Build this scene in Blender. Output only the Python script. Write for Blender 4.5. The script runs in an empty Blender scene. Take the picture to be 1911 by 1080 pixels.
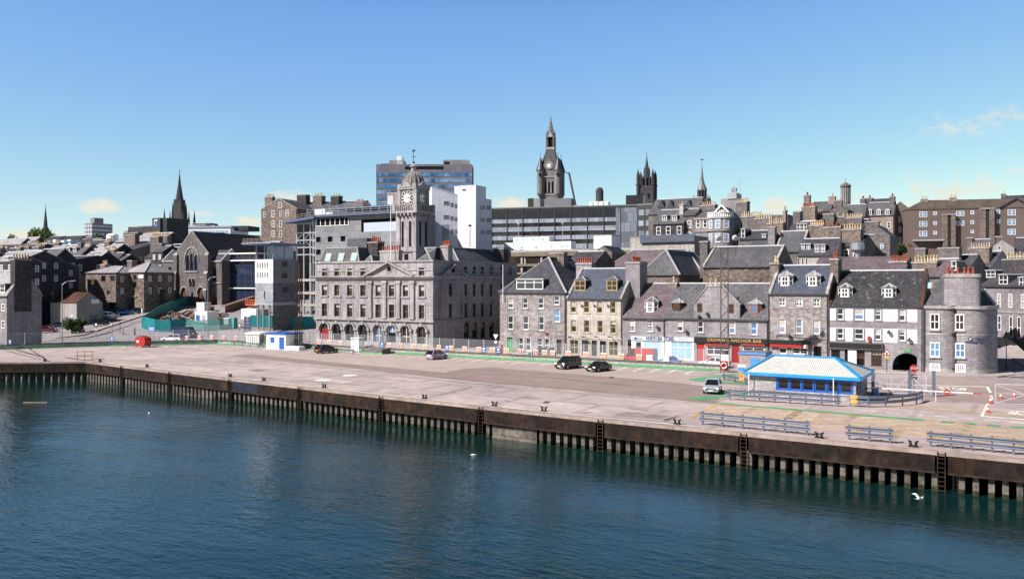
import bpy, bmesh, math, random
from mathutils import Vector
random.seed(7)
SC = bpy.context.scene
COL = SC.collection
R = math.radians
# ------------------------------------------------------------------ camera model (world: x along the street, y into town)
FPX, CX, HY, CAMZ = 1600.0, 955.5, 527.0, 12.0
ANG = R(31.0); CA, SA = math.cos(ANG), math.sin(ANG)
CAMX, CAMY = 92.7, -126.3
def ray(px):
    k = (px-CX)/FPX
    return (-SA+CA*k, CA+SA*k)
def atD(px, D):
    d = ray(px); return (CAMX+D*d[0], CAMY+D*d[1])
def G(px, py, z=0.0):
    D = FPX*(CAMZ-z)/(py-HY); x, y = atD(px, D); return (x, y, z)
def zat(py, D): return CAMZ-(py-HY)*D/FPX
def Dy(px, y): return (y-CAMY)/ray(px)[1]
def P(px, py, D):
    x, y = atD(px, D); return (x, y, zat(py, D))
def height(x, y):
    t = min(1, max(0, (x+80)/50.0)); yl = -24+t*36
    if x > 30: yl += min(1, (x-30)/30)*25
    d = max(0, y-yl)
    return .108*min(d, 110)+.03*max(0, min(d, 500)-110)
class Fr:
    """a vertical plane: origin at pixel column px (depth D or world y), turned th degrees; u to the right, v inwards"""
    def __init__(s, px, y=None, th=0, D=None, base=None):
        if D is None: D = Dy(px, y)
        s.o = atD(px, D); s.th = R(th); s.px = px
        s.c, s.s = math.cos(s.th), math.sin(s.th)
        s.base = (height(*s.o)-.6) if base is None else base
    def D(s, px, v=0):
        d = ray(px)
        return ((s.o[0]-CAMX)*-s.s+(s.o[1]-CAMY)*s.c+v)/(-d[0]*s.s+d[1]*s.c)
    def u(s, px, v=0):
        D = s.D(px, v); x, y = atD(px, D)
        return (x-s.o[0])*s.c+(y-s.o[1])*s.s
    def z(s, px, py, v=0): return zat(py, s.D(px, v))-s.base
    def v(s, px, u):
        """depth inwards where the plane u=const meets pixel column px"""
        d = ray(px); ox, oy = s.o[0]+u*s.c, s.o[1]+u*s.s
        D = ((ox-CAMX)*s.c+(oy-CAMY)*s.s)/(d[0]*s.c+d[1]*s.s)
        x, y = CAMX+D*d[0], CAMY+D*d[1]
        return -(x-s.o[0])*s.s+(y-s.o[1])*s.c
    def Dside(s, px, u):
        d = ray(px); ox, oy = s.o[0]+u*s.c, s.o[1]+u*s.s
        return ((ox-CAMX)*s.c+(oy-CAMY)*s.s)/(d[0]*s.c+d[1]*s.s)
# ------------------------------------------------------------------ mesh builder
class MB:
    def __init__(s): s.v = []; s.f = []; s.m = []
    def add(s, vs, fs, m=0):
        n = len(s.v); s.v += [tuple(p) for p in vs]
        for f in fs: s.f.append([i+n for i in f]); s.m.append(m)
    def poly(s, pts, m=0): s.add(pts, [list(range(len(pts)))], m)
    def box(s, x0, x1, y0, y1, z0, z1, m=0):
        s.add([(x0,y0,z0),(x1,y0,z0),(x1,y1,z0),(x0,y1,z0),(x0,y0,z1),(x1,y0,z1),(x1,y1,z1),(x0,y1,z1)],
              [[0,3,2,1],[4,5,6,7],[0,1,5,4],[1,2,6,5],[2,3,7,6],[3,0,4,7]], m)
    def cbox(s, x, y, z, w, d, h, m=0): s.box(x-w/2, x+w/2, y-d/2, y+d/2, z, z+h, m)
    def prism(s, poly, z0, z1, m=0, top=None):
        n = len(poly); t = top or poly
        s.add([(p[0],p[1],z0) for p in poly]+[(p[0],p[1],z1) for p in t],
              [list(range(n))[::-1], list(range(n, 2*n))]+[[i,(i+1)%n,n+(i+1)%n,n+i] for i in range(n)], m)
    def ext(s, prof, x0, x1, m=0):
        """(y,z) profile extruded along x"""
        n = len(prof)
        s.add([(x0,p[0],p[1]) for p in prof]+[(x1,p[0],p[1]) for p in prof],
              [list(range(n)), list(range(n,2*n))[::-1]]+[[i,n+i,n+(i+1)%n,(i+1)%n] for i in range(n)], m)
    def exty(s, prof, y0, y1, m=0):
        n = len(prof)
        s.add([(p[0],y0,p[1]) for p in prof]+[(p[0],y1,p[1]) for p in prof],
              [list(range(n)), list(range(n,2*n))[::-1]]+[[i,n+i,n+(i+1)%n,(i+1)%n] for i in range(n)], m)
    def cyl(s, a, b, r0, r1=None, n=8, m=0, cap=True):
        r1 = r0 if r1 is None else r1
        a, b = Vector(a), Vector(b); d = (b-a).normalized()
        t = Vector((1,0,0)) if abs(d.x) < .8 else Vector((0,1,0))
        p = d.cross(t).normalized(); q = d.cross(p)
        vs = []
        for c, r in ((a,r0),(b,r1)):
            for i in range(n):
                k = 2*math.pi*i/n; vs.append(c+p*math.cos(k)*r+q*math.sin(k)*r)
        fs = [[i,(i+1)%n,n+(i+1)%n,n+i] for i in range(n)]
        if cap: fs += [list(range(n))[::-1], list(range(n,2*n))]
        s.add(vs, fs, m)
    def tube(s, pts, r, n=6, m=0):
        for a, b in zip(pts[:-1], pts[1:]): s.cyl(a, b, r, r, n, m)
    def lathe(s, prof, c=(0,0,0), n=16, m=0, a0=0):
        vs = []; k = len(prof)
        for i in range(n):
            a = a0+2*math.pi*i/n
            for r, z in prof: vs.append((c[0]+r*math.cos(a), c[1]+r*math.sin(a), c[2]+z))
        s.add(vs, [[i*k+j, ((i+1)%n)*k+j, ((i+1)%n)*k+j+1, i*k+j+1] for i in range(n) for j in range(k-1)], m)
    def bar(s, a, b, w, h, m=0):
        """rectangular bar from a to b, width w across and h upwards (centred)"""
        a, b = Vector(a), Vector(b); d = (b-a).normalized()
        up = Vector((0,0,1)) if abs(d.z) < .95 else Vector((0,1,0))
        sd = d.cross(up).normalized()*w/2; u2 = sd.cross(d).normalized()*h/2
        vs = [p+i*sd+j*u2 for p in (a,b) for i, j in ((-1,-1),(1,-1),(1,1),(-1,1))]
        s.add(vs, [[0,1,2,3],[7,6,5,4],[0,4,5,1],[1,5,6,2],[2,6,7,3],[3,7,4,0]], m)
    def mesh(s, name, mats, smooth=False, norm=True):
        me = bpy.data.meshes.new(name); me.from_pydata(s.v, [], s.f)
        for m in (mats if isinstance(mats, (list, tuple)) else [mats]): me.materials.append(m)
        me.polygons.foreach_set('material_index', s.m)
        if norm:
            bm = bmesh.new(); bm.from_mesh(me); bmesh.ops.recalc_face_normals(bm, faces=bm.faces); bm.to_mesh(me); bm.free()
        if smooth: me.polygons.foreach_set('use_smooth', [True]*len(me.polygons))
        return me
    def build(s, name, mats, parent=None, loc=(0,0,0), rz=0, smooth=False):
        return put(name, s.mesh(name, mats, smooth), parent, loc, rz)
def put(name, me, parent=None, loc=(0,0,0), rz=0):
    o = bpy.data.objects.new(name, me); COL.objects.link(o)
    o.location = loc; o.rotation_euler = (0,0,rz)
    if parent: o.parent = parent
    return o
def tag(o, label=None, cat=None, group=None, kind=None):
    if label: o['label'] = label
    if cat: o['category'] = cat
    if group: o['group'] = group
    if kind: o['kind'] = kind
    return o
def thing(name, label, cat, loc=(0,0,0), rz=0, group=None):
    return tag(put(name, None, None, loc, rz), label, cat, group)
def copy_tree(o, parent=None, loc=None, rz=None):
    c = o.copy(); COL.objects.link(c)
    if parent: c.parent = parent
    if loc is not None: c.location = loc
    if rz is not None: c.rotation_euler = (0,0,rz)
    for ch in list(o.children): copy_tree(ch, c)
    return c
def text(name, body, size, mat, parent, loc, rot=(R(90),0,0), ext=.01, align='CENTER', sx=1, bold=0, fit=None):
    cu = bpy.data.curves.new(name, 'FONT'); cu.body = body; cu.size = size; cu.extrude = ext; cu.offset = bold
    cu.align_x = align; cu.align_y = 'CENTER'; cu.materials.append(mat)
    t = put(name, cu, parent, loc); me = bpy.data.meshes.new_from_object(t); bpy.data.objects.remove(t); bpy.data.curves.remove(cu)
    o = put(name, me, parent, loc); o.rotation_euler = rot
    if fit: xs = [v.co.x for v in me.vertices]; sx = fit/(max(xs)-min(xs))
    o.scale = (sx,1,1); return o
# ------------------------------------------------------------------ materials
def sock(n, a, b=None):
    return n.inputs[a] if a in n.inputs else n.inputs[b]
def mat(name, col, rough=.85, big=(.25,.35), fine=(3,.25), brick=None, streak=0, metal=0, bump=.0, roof=False, spot=None, tone=None, spec=None, tint=None):
    """col base; big/fine = (noise scale, darkening); brick = (w,h,mortar,variation); streak = vertical stains; spot = (scale, threshold, colour); tint = (scale, colour, amount)"""
    m = bpy.data.materials.new(name); m.use_nodes = True; t = m.node_tree; N = t.nodes; L = t.links
    b = N['Principled BSDF']; b.inputs['Roughness'].default_value = rough; b.inputs['Metallic'].default_value = metal
    b.inputs['Specular IOR Level'].default_value = spec if spec is not None else (.18 if rough > .55 else .5)
    tc = N.new('ShaderNodeTexCoord'); oi = N.new('ShaderNodeObjectInfo')
    ad = N.new('ShaderNodeVectorMath'); ad.operation = 'MULTIPLY_ADD'
    L.new(oi.outputs['Random'], ad.inputs[0]); ad.inputs[1].default_value = (57,31,0); L.new(tc.outputs['Object'], ad.inputs[2])
    vec = ad.outputs[0]
    def noise(scale, detail=4, v=vec, rgh=.6):
        n = N.new('ShaderNodeTexNoise'); n.inputs['Scale'].default_value = scale; n.inputs['Detail'].default_value = detail
        n.inputs['Roughness'].default_value = rgh; L.new(v, n.inputs['Vector']); return n.outputs['Fac']
    def ramp(v, a, c, lo, hi):
        r = N.new('ShaderNodeMapRange'); L.new(v, r.inputs[0]); r.inputs[1].default_value = a; r.inputs[2].default_value = c
        r.inputs[3].default_value = lo; r.inputs[4].default_value = hi; return r.outputs[0]
    def mul(c, fac):
        x = N.new('ShaderNodeVectorMath'); x.operation = 'SCALE'; L.new(c, x.inputs[0]); L.new(fac, x.inputs['Scale']); return x.outputs[0]
    def mix(f, c1, c2):
        x = N.new('ShaderNodeMix'); x.data_type = 'RGBA'; L.new(f, x.inputs[0]); L.new(c1, x.inputs[6])
        if isinstance(c2, tuple): x.inputs[7].default_value = (*c2, 1)
        else: L.new(c2, x.inputs[7])
        return x.outputs[2]
    rgb = N.new('ShaderNodeRGB'); rgb.outputs[0].default_value = (*col, 1); c = rgb.outputs[0]
    if tone:
        c = mix(oi.outputs['Random'], c, tone)
    if tint: c = mix(ramp(noise(tint[0], 3), .42, .62, 0, tint[2]), c, tint[1])
    hgt = None
    if brick:
        w, h, mo, va = brick
        sp = N.new('ShaderNodeSeparateXYZ'); L.new(vec, sp.inputs[0]); cb = N.new('ShaderNodeCombineXYZ')
        if roof: L.new(sp.outputs[0], cb.inputs[0])
        else:
            a2 = N.new('ShaderNodeMath'); L.new(sp.outputs[0], a2.inputs[0]); L.new(sp.outputs[1], a2.inputs[1]); L.new(a2.outputs[0], cb.inputs[0])
        L.new(sp.outputs[2], cb.inputs[1])
        bk = N.new('ShaderNodeTexBrick'); L.new(cb.outputs[0], bk.inputs['Vector']); bk.inputs['Scale'].default_value = 1
        bk.inputs['Brick Width'].default_value = w; bk.inputs['Row Height'].default_value = h; bk.inputs['Mortar Size'].default_value = min(w,h)*.05
        bk.inputs['Color1'].default_value = (1+va,)*3+(1,); bk.inputs['Color2'].default_value = (1-va,)*3+(1,); bk.inputs['Mortar'].default_value = (mo,)*3+(1,)
        bk.inputs['Mortar Smooth'].default_value = .3
        bw = N.new('ShaderNodeSeparateColor'); L.new(bk.outputs['Color'], bw.inputs[0]); c = mul(c, bw.outputs[0]); hgt = bw.outputs[0]
    if big: c = mul(c, ramp(noise(big[0], 5), .3, .7, 1-big[1], 1+big[1]*.4))
    if fine: c = mul(c, ramp(noise(fine[0], 5), .3, .7, 1-fine[1], 1+fine[1]))
    if streak:
        mp = N.new('ShaderNodeMapping'); L.new(vec, mp.inputs[0]); mp.inputs['Scale'].default_value = (1.6,1.6,.12)
        c = mul(c, ramp(noise(1.0, 5, mp.outputs[0], .7), .42, .72, 1, 1-streak))
    if spot: c = mix(ramp(noise(spot[0], 6, vec, .75), spot[1], spot[1]+.06, 0, .8), c, spot[2])
    L.new(c, b.inputs['Base Color'])
    if bump:
        bp = N.new('ShaderNodeBump'); bp.inputs['Strength'].default_value = bump; bp.inputs['Distance'].default_value = .05
        L.new(noise((fine or (3,))[0]*1.5, 5), bp.inputs['Height']); L.new(bp.outputs[0], b.inputs['Normal'])
    return m
def glassmat(name, col, tone=None, rough=.06):
    return mat(name, col, rough, None, None, tone=tone, spec=.5)
def flat(name, col, rough=.6, metal=0, v=.12): return mat(name, col, rough, (.5,v), (4,v), metal=metal)
M = {}
def mk(k, *a, **kw): M[k] = mat(k, *a, **kw); return M[k]
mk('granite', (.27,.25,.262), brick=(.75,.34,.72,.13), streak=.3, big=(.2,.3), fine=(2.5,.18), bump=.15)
mk('granite_ashlar', (.37,.34,.355), brick=(1.25,.42,.66,.05), streak=.42, big=(.15,.28), fine=(1.2,.18))
mk('granite_block', (.285,.265,.277), brick=(.78,.36,.62,.14), streak=.25, big=(.2,.25), fine=(3,.15))
mk('granite_rubble', (.275,.25,.253), brick=(.62,.33,.8,.24), streak=.2, big=(.3,.25), fine=(2,.35), bump=.3, tint=(.9,(.36,.30,.25),.4))
mk('granite_cream', (.45,.41,.365), brick=(.8,.4,.8,.08), streak=.25, big=(.25,.25), fine=(2,.12))
mk('granite_trim', (.37,.35,.345), brick=None, streak=.45, big=(.3,.3), fine=(2.5,.2))
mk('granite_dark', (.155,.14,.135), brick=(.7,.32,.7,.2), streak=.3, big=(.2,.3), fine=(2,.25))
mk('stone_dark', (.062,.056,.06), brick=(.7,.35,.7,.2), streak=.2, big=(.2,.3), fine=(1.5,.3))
mk('stone_brown', (.19,.15,.13), brick=(.6,.3,.75,.25), streak=.2, big=(.2,.3), fine=(2,.35), bump=.3)
mk('rubble_brown', (.17,.135,.115), brick=(.7,.36,.55,.4), big=(.3,.3), fine=(1.5,.45), bump=.3, spot=(.9,.62,(.38,.33,.30)))
mk('sandstone', (.30,.235,.20), brick=(.7,.35,.8,.1), streak=.2, big=(.2,.3), fine=(2,.25))
mk('harling', (.26,.215,.19), big=(.15,.25), fine=(5,.2), streak=.25)
mk('harling_grey', (.30,.28,.27), big=(.15,.3), fine=(5,.2), streak=.3)
mk('pinkish', (.15,.112,.10), big=(.12,.15), fine=(6,.15), streak=.15)
mk('render_white', (.66,.67,.74), big=(.3,.12), fine=(2,.06), streak=.16)
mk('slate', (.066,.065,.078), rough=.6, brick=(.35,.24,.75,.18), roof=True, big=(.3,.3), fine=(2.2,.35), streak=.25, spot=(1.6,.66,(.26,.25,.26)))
mk('slate_patchy', (.045,.044,.048), rough=.6, brick=(.35,.24,.75,.2), roof=True, big=(.3,.3), fine=(2.2,.3), spot=(1.3,.59,(.30,.29,.28)))
mk('slate_purple', (.135,.107,.118), rough=.6, brick=(.35,.24,.75,.15), roof=True, big=(.3,.25), fine=(2.2,.2), streak=.3)
mk('slate_blue', (.066,.076,.105), rough=.55, brick=(.35,.24,.75,.15), roof=True, big=(.3,.25), fine=(2.2,.2), streak=.35, spot=(1.2,.67,(.26,.27,.30)))
mk('slate_grey', (.105,.105,.115), rough=.6, brick=(.35,.24,.75,.15), roof=True, big=(.3,.3), fine=(2.2,.3), streak=.25, spot=(1.5,.66,(.30,.29,.28)))
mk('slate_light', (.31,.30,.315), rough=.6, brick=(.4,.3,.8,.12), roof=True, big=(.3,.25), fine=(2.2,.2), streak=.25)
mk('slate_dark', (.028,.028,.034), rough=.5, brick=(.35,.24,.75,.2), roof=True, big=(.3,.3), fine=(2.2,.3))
mk('tile_brown', (.095,.077,.062), rough=.8, brick=(.4,.3,.75,.15), roof=True, big=(.2,.35), fine=(1.5,.3))
mk('tile_rust', (.075,.035,.022), rough=.85, brick=(.6,.4,.75,.15), roof=True, big=(.3,.4), fine=(1,.35), spot=(.8,.66,(.16,.09,.05)))
M['lead'] = flat('lead', (.42,.43,.45), .5)
M['white'] = flat('white_paint', (.78,.77,.74), .45, v=.08)
M['white_blue'] = mat('white_blue', (.76,.81,.92), .6, (.08,.08), (1.5,.05), brick=(3.2,1.6,.93,.02))
M['black'] = flat('black_paint', (.012,.012,.014), .4)
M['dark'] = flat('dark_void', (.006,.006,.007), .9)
M['grey_metal'] = flat('galvanised_steel', (.36,.37,.40), .45, .6)
M['grey'] = flat('grey_paint', (.33,.34,.37), .6)
M['midgrey'] = flat('mid_grey', (.16,.165,.18), .7)
M['dark_grey'] = flat('dark_grey', (.05,.05,.055), .6)
M['blue'] = flat('blue_paint', (.012,.10,.42), .35)
M['blue_light'] = flat('blue_light', (.08,.24,.62), .4)
M['cyan'] = flat('cyan_paint', (.018,.27,.60), .35)
M['red'] = flat('red_paint', (.38,.018,.016), .45)
M['red_deep'] = flat('red_deep', (.24,.012,.012), .4)
M['orange'] = flat('orange_paint', (.75,.16,.03), .5)
M['yellow'] = flat('yellow_paint', (.72,.47,.06), .6)
M['green'] = flat('green_paint', (.06,.29,.12), .6)
M['teal'] = mat('teal_hoarding', (.015,.20,.21), .6, (.2,.35), (1,.2), streak=.2)
M['teal_net'] = flat('teal_net', (.10,.38,.33), .8, v=.3)
M['brown_wood'] = flat('brown_wood', (.10,.035,.018), .5)
M['orange_wood'] = flat('orange_wood', (.36,.12,.02), .45)
M['tan_frame'] = flat('tan_frame', (.40,.30,.13), .5)
M['dark_frame'] = flat('dark_frame', (.13,.105,.08), .5)
M['blind'] = mat('blind', (.30,.28,.26), .8, None, (3,.2), tone=(.42,.40,.38))
M['gold'] = flat('gold_letters', (.55,.38,.12), .4)
M['pot_red'] = flat('terracotta_pot', (.36,.085,.045), .8, v=.3)
M['pot_buff'] = flat('buff_pot', (.60,.44,.27), .8, v=.35)
M['moss'] = flat('moss', (.10,.11,.03), .95, v=.5)
M['concrete'] = mat('concrete', (.40,.37,.34), .9, (.2,.3), (2,.25), streak=.35)
M['precast'] = mat('precast_panel', (.21,.215,.225), .85, (.1,.15), (2,.12), brick=(3.2,1.45,.75,.16))
M['precast_lit'] = mat('precast_lit', (.70,.69,.66), .85, (.1,.12), (2,.06), brick=(2.4,1.3,.88,.1))
M['blockwork'] = mat('blockwork', (.13,.135,.15), .9, (.2,.2), (2,.2), brick=(.9,.45,.7,.2))
M['blockwork_lit'] = mat('blockwork_lit', (.30,.31,.33), .9, (.2,.2), (2,.2), brick=(.9,.45,.7,.15))
M['pane'] = glassmat('pane', (.012,.014,.018), (.05,.06,.075))
M['pane_curtain'] = glassmat('pane_curtain', (.10,.13,.19), (.30,.36,.45))
M['pane_dark'] = glassmat('pane_dark', (.006,.006,.006), (.03,.026,.022))
M['pane_blue'] = glassmat('pane_blue', (.06,.15,.33), (.11,.24,.46), .04)
M['pane_sky'] = glassmat('pane_sky', (.22,.40,.58), (.36,.52,.66))
M['tyre'] = flat('tyre', (.012,.012,.013), .8)
M['rim'] = flat('rim', (.42,.42,.44), .35, .7)
M['lamp_clear'] = flat('lamp_clear', (.75,.75,.72), .15)
M['lamp_red'] = flat('lamp_red', (.42,.01,.01), .2)
M['plate_yellow'] = flat('plate_yellow', (.75,.52,.04), .5)
M['carglass'] = glassmat('car_glass', (.010,.012,.014))
M['skin'] = flat('skin', (.5,.3,.22), .6)
def netmat(name, col, a):
    m = bpy.data.materials.new(name); m.use_nodes = True; N = m.node_tree.nodes; L = m.node_tree.links
    b = N['Principled BSDF']; b.inputs['Base Color'].default_value = (*col,1); b.inputs['Roughness'].default_value = .6; b.inputs['Alpha'].default_value = a
    return m
M['wire'] = netmat('wire_mesh', (.45,.45,.47), .17)
M['net_green'] = netmat('debris_net', (.12,.42,.36), .5)
M['net_white'] = netmat('plastic_sheeting', (.55,.62,.72), .6)
# ------------------------------------------------------------------ building kit (local: u right, v inwards, z up)
WC = {}
def winmesh(w, h, style, fm, pm, lod):
    key = (round(w,2), round(h,2), style, fm, pm, lod)
    if key in WC: return WC[key]
    a, b = MB(), MB(); t = min(.13, w*.13); y0, y1 = -.05, .06
    a.box(-w/2, w/2, y0, y1, 0, t*1.2); a.box(-w/2, w/2, y0, y1, h-t, h)
    a.box(-w/2, -w/2+t, y0, y1, t*1.2, h-t); a.box(w/2-t, w/2, y0, y1, t*1.2, h-t)
    bars = []
    if style in ('sash', 'cross', 'grid', 'two'): bars.append((-w/2+t, w/2-t, h*.5-.05, h*.5+.05))
    if style in ('cross', 'two'): bars.append((-.045, .045, t, h-t))
    if style == 'grid':
        for k in (-1,1): bars.append((k*w/6-.025, k*w/6+.025, t, h-t))
        for k in (.25,.75): bars.append((-w/2+t, w/2-t, h*k-.025, h*k+.025))
    if style == 'three':
        for k in (-1,1): bars.append((k*w/6-.06, k*w/6+.06, t, h-t))
        bars.append((-w/2+t, w/2-t, h*.7-.05, h*.7+.05))
    if style == 'shop':
        n = max(2, int(w/1.1))
        for k in range(1, n): bars.append((-w/2+w*k/n-.05, -w/2+w*k/n+.05, t, h-t))
        bars.append((-w/2+t, w/2-t, h*.66-.05, h*.66+.05))
    if style == 'bars':
        n = max(4, int(w/.22))
        for k in range(1, n): bars.append((-w/2+w*k/n-.025, -w/2+w*k/n+.025, t, h-t))
        for k in (.33,.66): bars.append((-w/2+t, w/2-t, h*k-.025, h*k+.025))
    for i, (x0, x1, z0, z1) in enumerate(bars): a.box(x0, x1, -.04-.004*i, .04, z0, z1)
    b.box(-w/2+t*.5, w/2-t*.5, .0, .02, t*.6, h-t*.5, 1 if lod else 0)
    if lod:
        a.add(b.v, b.f, 1); WC[key] = (a.mesh('window', [M[fm], M[pm]]), None)
    else: WC[key] = (a.mesh('window', M[fm]), b.mesh('pane', M[pm]))
    return WC[key]
def window(root, w, h, loc, rz=0, style='sash', fm='white', pm='pane', lod=False, name='window'):
    a, b = winmesh(w, h, style, fm, pm, lod)
    o = put(name, a, root, loc, rz)
    if b:
        put('pane', b, o)
        if style in ('sash','cross','two','grid') and 1.1 < h < 3 and random.random() < .38:
            k = random.choice((.3,.45,.6)); bk = ('blind', round(w,2), round(h,2), k)
            if bk not in WC: q = MB(); q.box(-w*.42,w*.42,-.006,-.002,h*(1-k),h*.95); WC[bk] = q.mesh('blind', M['blind'])
            put('blind', WC[bk], o)
    return o
def openwall(mb, T, u0, u1, z0, z1, ops, rev=.22, m=0):
    """a wall face with recessed openings; op = (u0,u1,z0,z1,arch_rise)"""
    us = sorted({round(x,4) for x in [u0,u1]+[o[0] for o in ops]+[o[1] for o in ops] if u0 <= x <= u1})
    zs = sorted({round(x,4) for x in [z0,z1]+[o[2] for o in ops]+[o[3] for o in ops] if z0 <= x <= z1})
    for a, b in zip(us[:-1], us[1:]):
        run = None
        for c, d in zip(zs[:-1], zs[1:]):
            x, z = (a+b)/2, (c+d)/2
            if any(o[0] < x < o[1] and o[2] < z < o[3] for o in ops):
                if run: mb.poly([T(a,0,run[0]),T(b,0,run[0]),T(b,0,run[1]),T(a,0,run[1])], m)
                run = None
            else: run = (run[0], d) if run else (c, d)
        if run: mb.poly([T(a,0,run[0]),T(b,0,run[0]),T(b,0,run[1]),T(a,0,run[1])], m)
    for o in ops:
        a, b, c, d = o[:4]; ar = o[4] if len(o) > 4 else 0; e = d-ar
        mb.poly([T(a,0,c),T(a,0,e),T(a,rev,e),T(a,rev,c)], m); mb.poly([T(b,0,c),T(b,rev,c),T(b,rev,e),T(b,0,e)], m)
        mb.poly([T(a,0,c),T(a,rev,c),T(b,rev,c),T(b,0,c)], m)
        if ar:
            n = 12; pts = [((a+b)/2-(b-a)/2*math.cos(math.pi*i/n), e+ar*math.sin(math.pi*i/n)) for i in range(n+1)]
            for p, q in zip(pts[:-1], pts[1:]):
                mb.poly([T(p[0],0,p[1]),T(q[0],0,q[1]),T(q[0],rev,q[1]),T(p[0],rev,p[1])], m)
                mb.poly([T(p[0],0,p[1]),T(p[0],0,d+.0005),T(q[0],0,d+.0005),T(q[0],0,q[1])], m)
        else: mb.poly([T(a,0,d),T(b,0,d),T(b,rev,d),T(a,rev,d)], m)
POT = {}
def potmesh(pm):
    if pm not in POT:
        b = MB(); b.lathe([(.19,0),(.16,.1),(.14,.75),(.17,.78),(.17,.9),(.12,.9),(.1,.5)], n=8); POT[pm] = b.mesh('chimney_pot', M[pm], True)
    return POT[pm]
def chimney(root, u0, u1, v0, v1, z0, z1, n=0, pm='pot_buff', wm='granite_dark', name='chimney', s=1.0):
    b = MB(); b.box(u0, u1, v0, v1, z0, z1-.35, 0); b.box(u0-.12, u1+.12, v0-.12, v1+.12, z1-.35, z1-.12, 1); b.box(u0-.04, u1+.04, v0-.04, v1+.04, z1-.12, z1, 0)
    o = b.build(name, [M[wm], M['granite_trim']], root)
    lu, lv = u1-u0, v1-v0
    for i in range(n):
        k = (i+.5)/n
        p = (u0+lu*k, (v0+v1)/2, z1-.02) if lu >= lv else ((u0+u1)/2, v0+lv*k, z1-.02)
        c = put('chimney_pot', potmesh(pm), o, p, random.random()*6); q = s*random.uniform(.85,1.15); c.scale = (s,s,q)
    return o
def roof(root, kind, u0, u1, d, ze, zr, m, ov=.18, skew=None, lead=True, mw='granite', v0=0, hipback=True, name='roof'):
    """returns the wall pieces (gables) needed under it as polygons in local coordinates"""
    b = MB(); t = .14; gab = []; ft = ov*(zr-ze)/(d/2) if kind in ('gx','hip') else 0
    if kind == 'gx':
        mid = v0+d/2
        b.ext([(v0-ov,ze-ft+.02),(v0-ov,ze-ft+t),(mid,zr+t),(v0+d+ov,ze-ft+t),(v0+d+ov,ze-ft+.02),(mid,zr+.02)], u0-.04, u1+.04, 0)
        if lead: b.ext([(mid-.22,zr+t-.1),(mid,zr+t+.1),(mid+.22,zr+t-.1)], u0+.3, u1-.3, 1)
        for x in (u0, u1):
            gab.append([(x,v0,ze),(x,mid,zr),(x,v0+d,ze)])
            if skew:
                x0, x1 = (x-.06, x+.34) if x == u0 else (x-.34, x+.06)
                b.ext([(v0-ov-.05,ze-ft+t-.1),(v0-ov-.05,ze-ft+t+.2),(mid,zr+t+.2),(v0+d+ov,ze-ft+t+.2),(v0+d+ov,ze-ft+t-.1),(mid,zr+t-.1)], x0, x1, 2)
    elif kind == 'gy':
        mid = (u0+u1)/2; f2 = ov*(zr-ze)/((u1-u0)/2)
        b.exty([(u0-ov,ze-f2+.02),(u0-ov,ze-f2+t),(mid,zr+t),(u1+ov,ze-f2+t),(u1+ov,ze-f2+.02),(mid,zr+.02)], v0-.04, v0+d+.04, 0)
        if lead: b.exty([(mid-.22,zr+t-.1),(mid,zr+t+.1),(mid+.22,zr+t-.1)], v0+.3, v0+d-.3, 1)
        for y in (v0, v0+d):
            gab.append([(u0,y,ze),(mid,y,zr),(u1,y,ze)])
            if skew:
                y0, y1 = (y-.06, y+.34) if y == v0 else (y-.34, y+.06)
                b.exty([(u0-ov-.05,ze-f2+t-.1),(u0-ov-.05,ze-f2+t+.2),(mid,zr+t+.2),(u1+ov+.05,ze-f2+t+.2),(u1+ov+.05,ze-f2+t-.1),(mid,zr+t-.1)], y0, y1, 2)
    elif kind == 'hip':
        w = u1-u0; a, c, e, g = u0-ov, u1+ov, v0-ov, v0+d+ov; z = ze
        if w >= d: r0, r1 = (u0+d*.45, v0+d/2, zr), (u1-d*.45, v0+d/2, zr)
        else: r0, r1 = ((u0+u1)/2, v0+w*.45, zr), ((u0+u1)/2, v0+d-(w*.45 if hipback else -.1), zr)
        pts = [(a,e,z),(c,e,z),(c,g,z),(a,g,z),r0,r1]
        fs = [[0,1,5,4],[1,2,5],[2,3,4,5],[3,0,4],[3,2,1,0]] if w >= d else [[0,1,4],[1,2,5,4],[2,3,5],[3,0,4,5],[3,2,1,0]]
        b.add(pts, fs, 0)
        if lead:
            hips = [(0,4),(1,5),(2,5),(3,4),(4,5)] if w >= d else [(0,4),(1,4),(2,5),(3,5),(4,5)]
            for i, j in hips:
                p, q = Vector(pts[i]), Vector(pts[j]); b.bar(p+Vector((0,0,.05)), q+Vector((0,0,.05)), .3, .12, 1)
    elif kind == 'flat':
        b.box(u0+.3, u1-.3, v0+.3, v0+d-.3, ze-.6, ze-.3, 0)
    o = b.build(name, [M[m], M['lead'], M[skew if isinstance(skew,str) else 'granite_trim']], root)
    return o, gab
def dish(root, fr, px, py, v=0):
    u, z = fr.u(px), fr.z(px, py); b = MB()
    b.lathe([(0,.0),(.18,.03),(.29,.1),(.30,.12),(.17,.05),(0,.03)], n=12)
    o = b.build('satellite_dish', M['dark_grey'], root, (u,-.34,z)); o.rotation_euler = (R(62),0,R(-50))
    c = MB(); c.cyl((0,0,0),(0,.02,-.45),.03,.03,5); c.cyl((0,-0,.1),(0,-.3,.45),.02,.02,5); c.build('bracket', M['dark_grey'], o)
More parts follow.
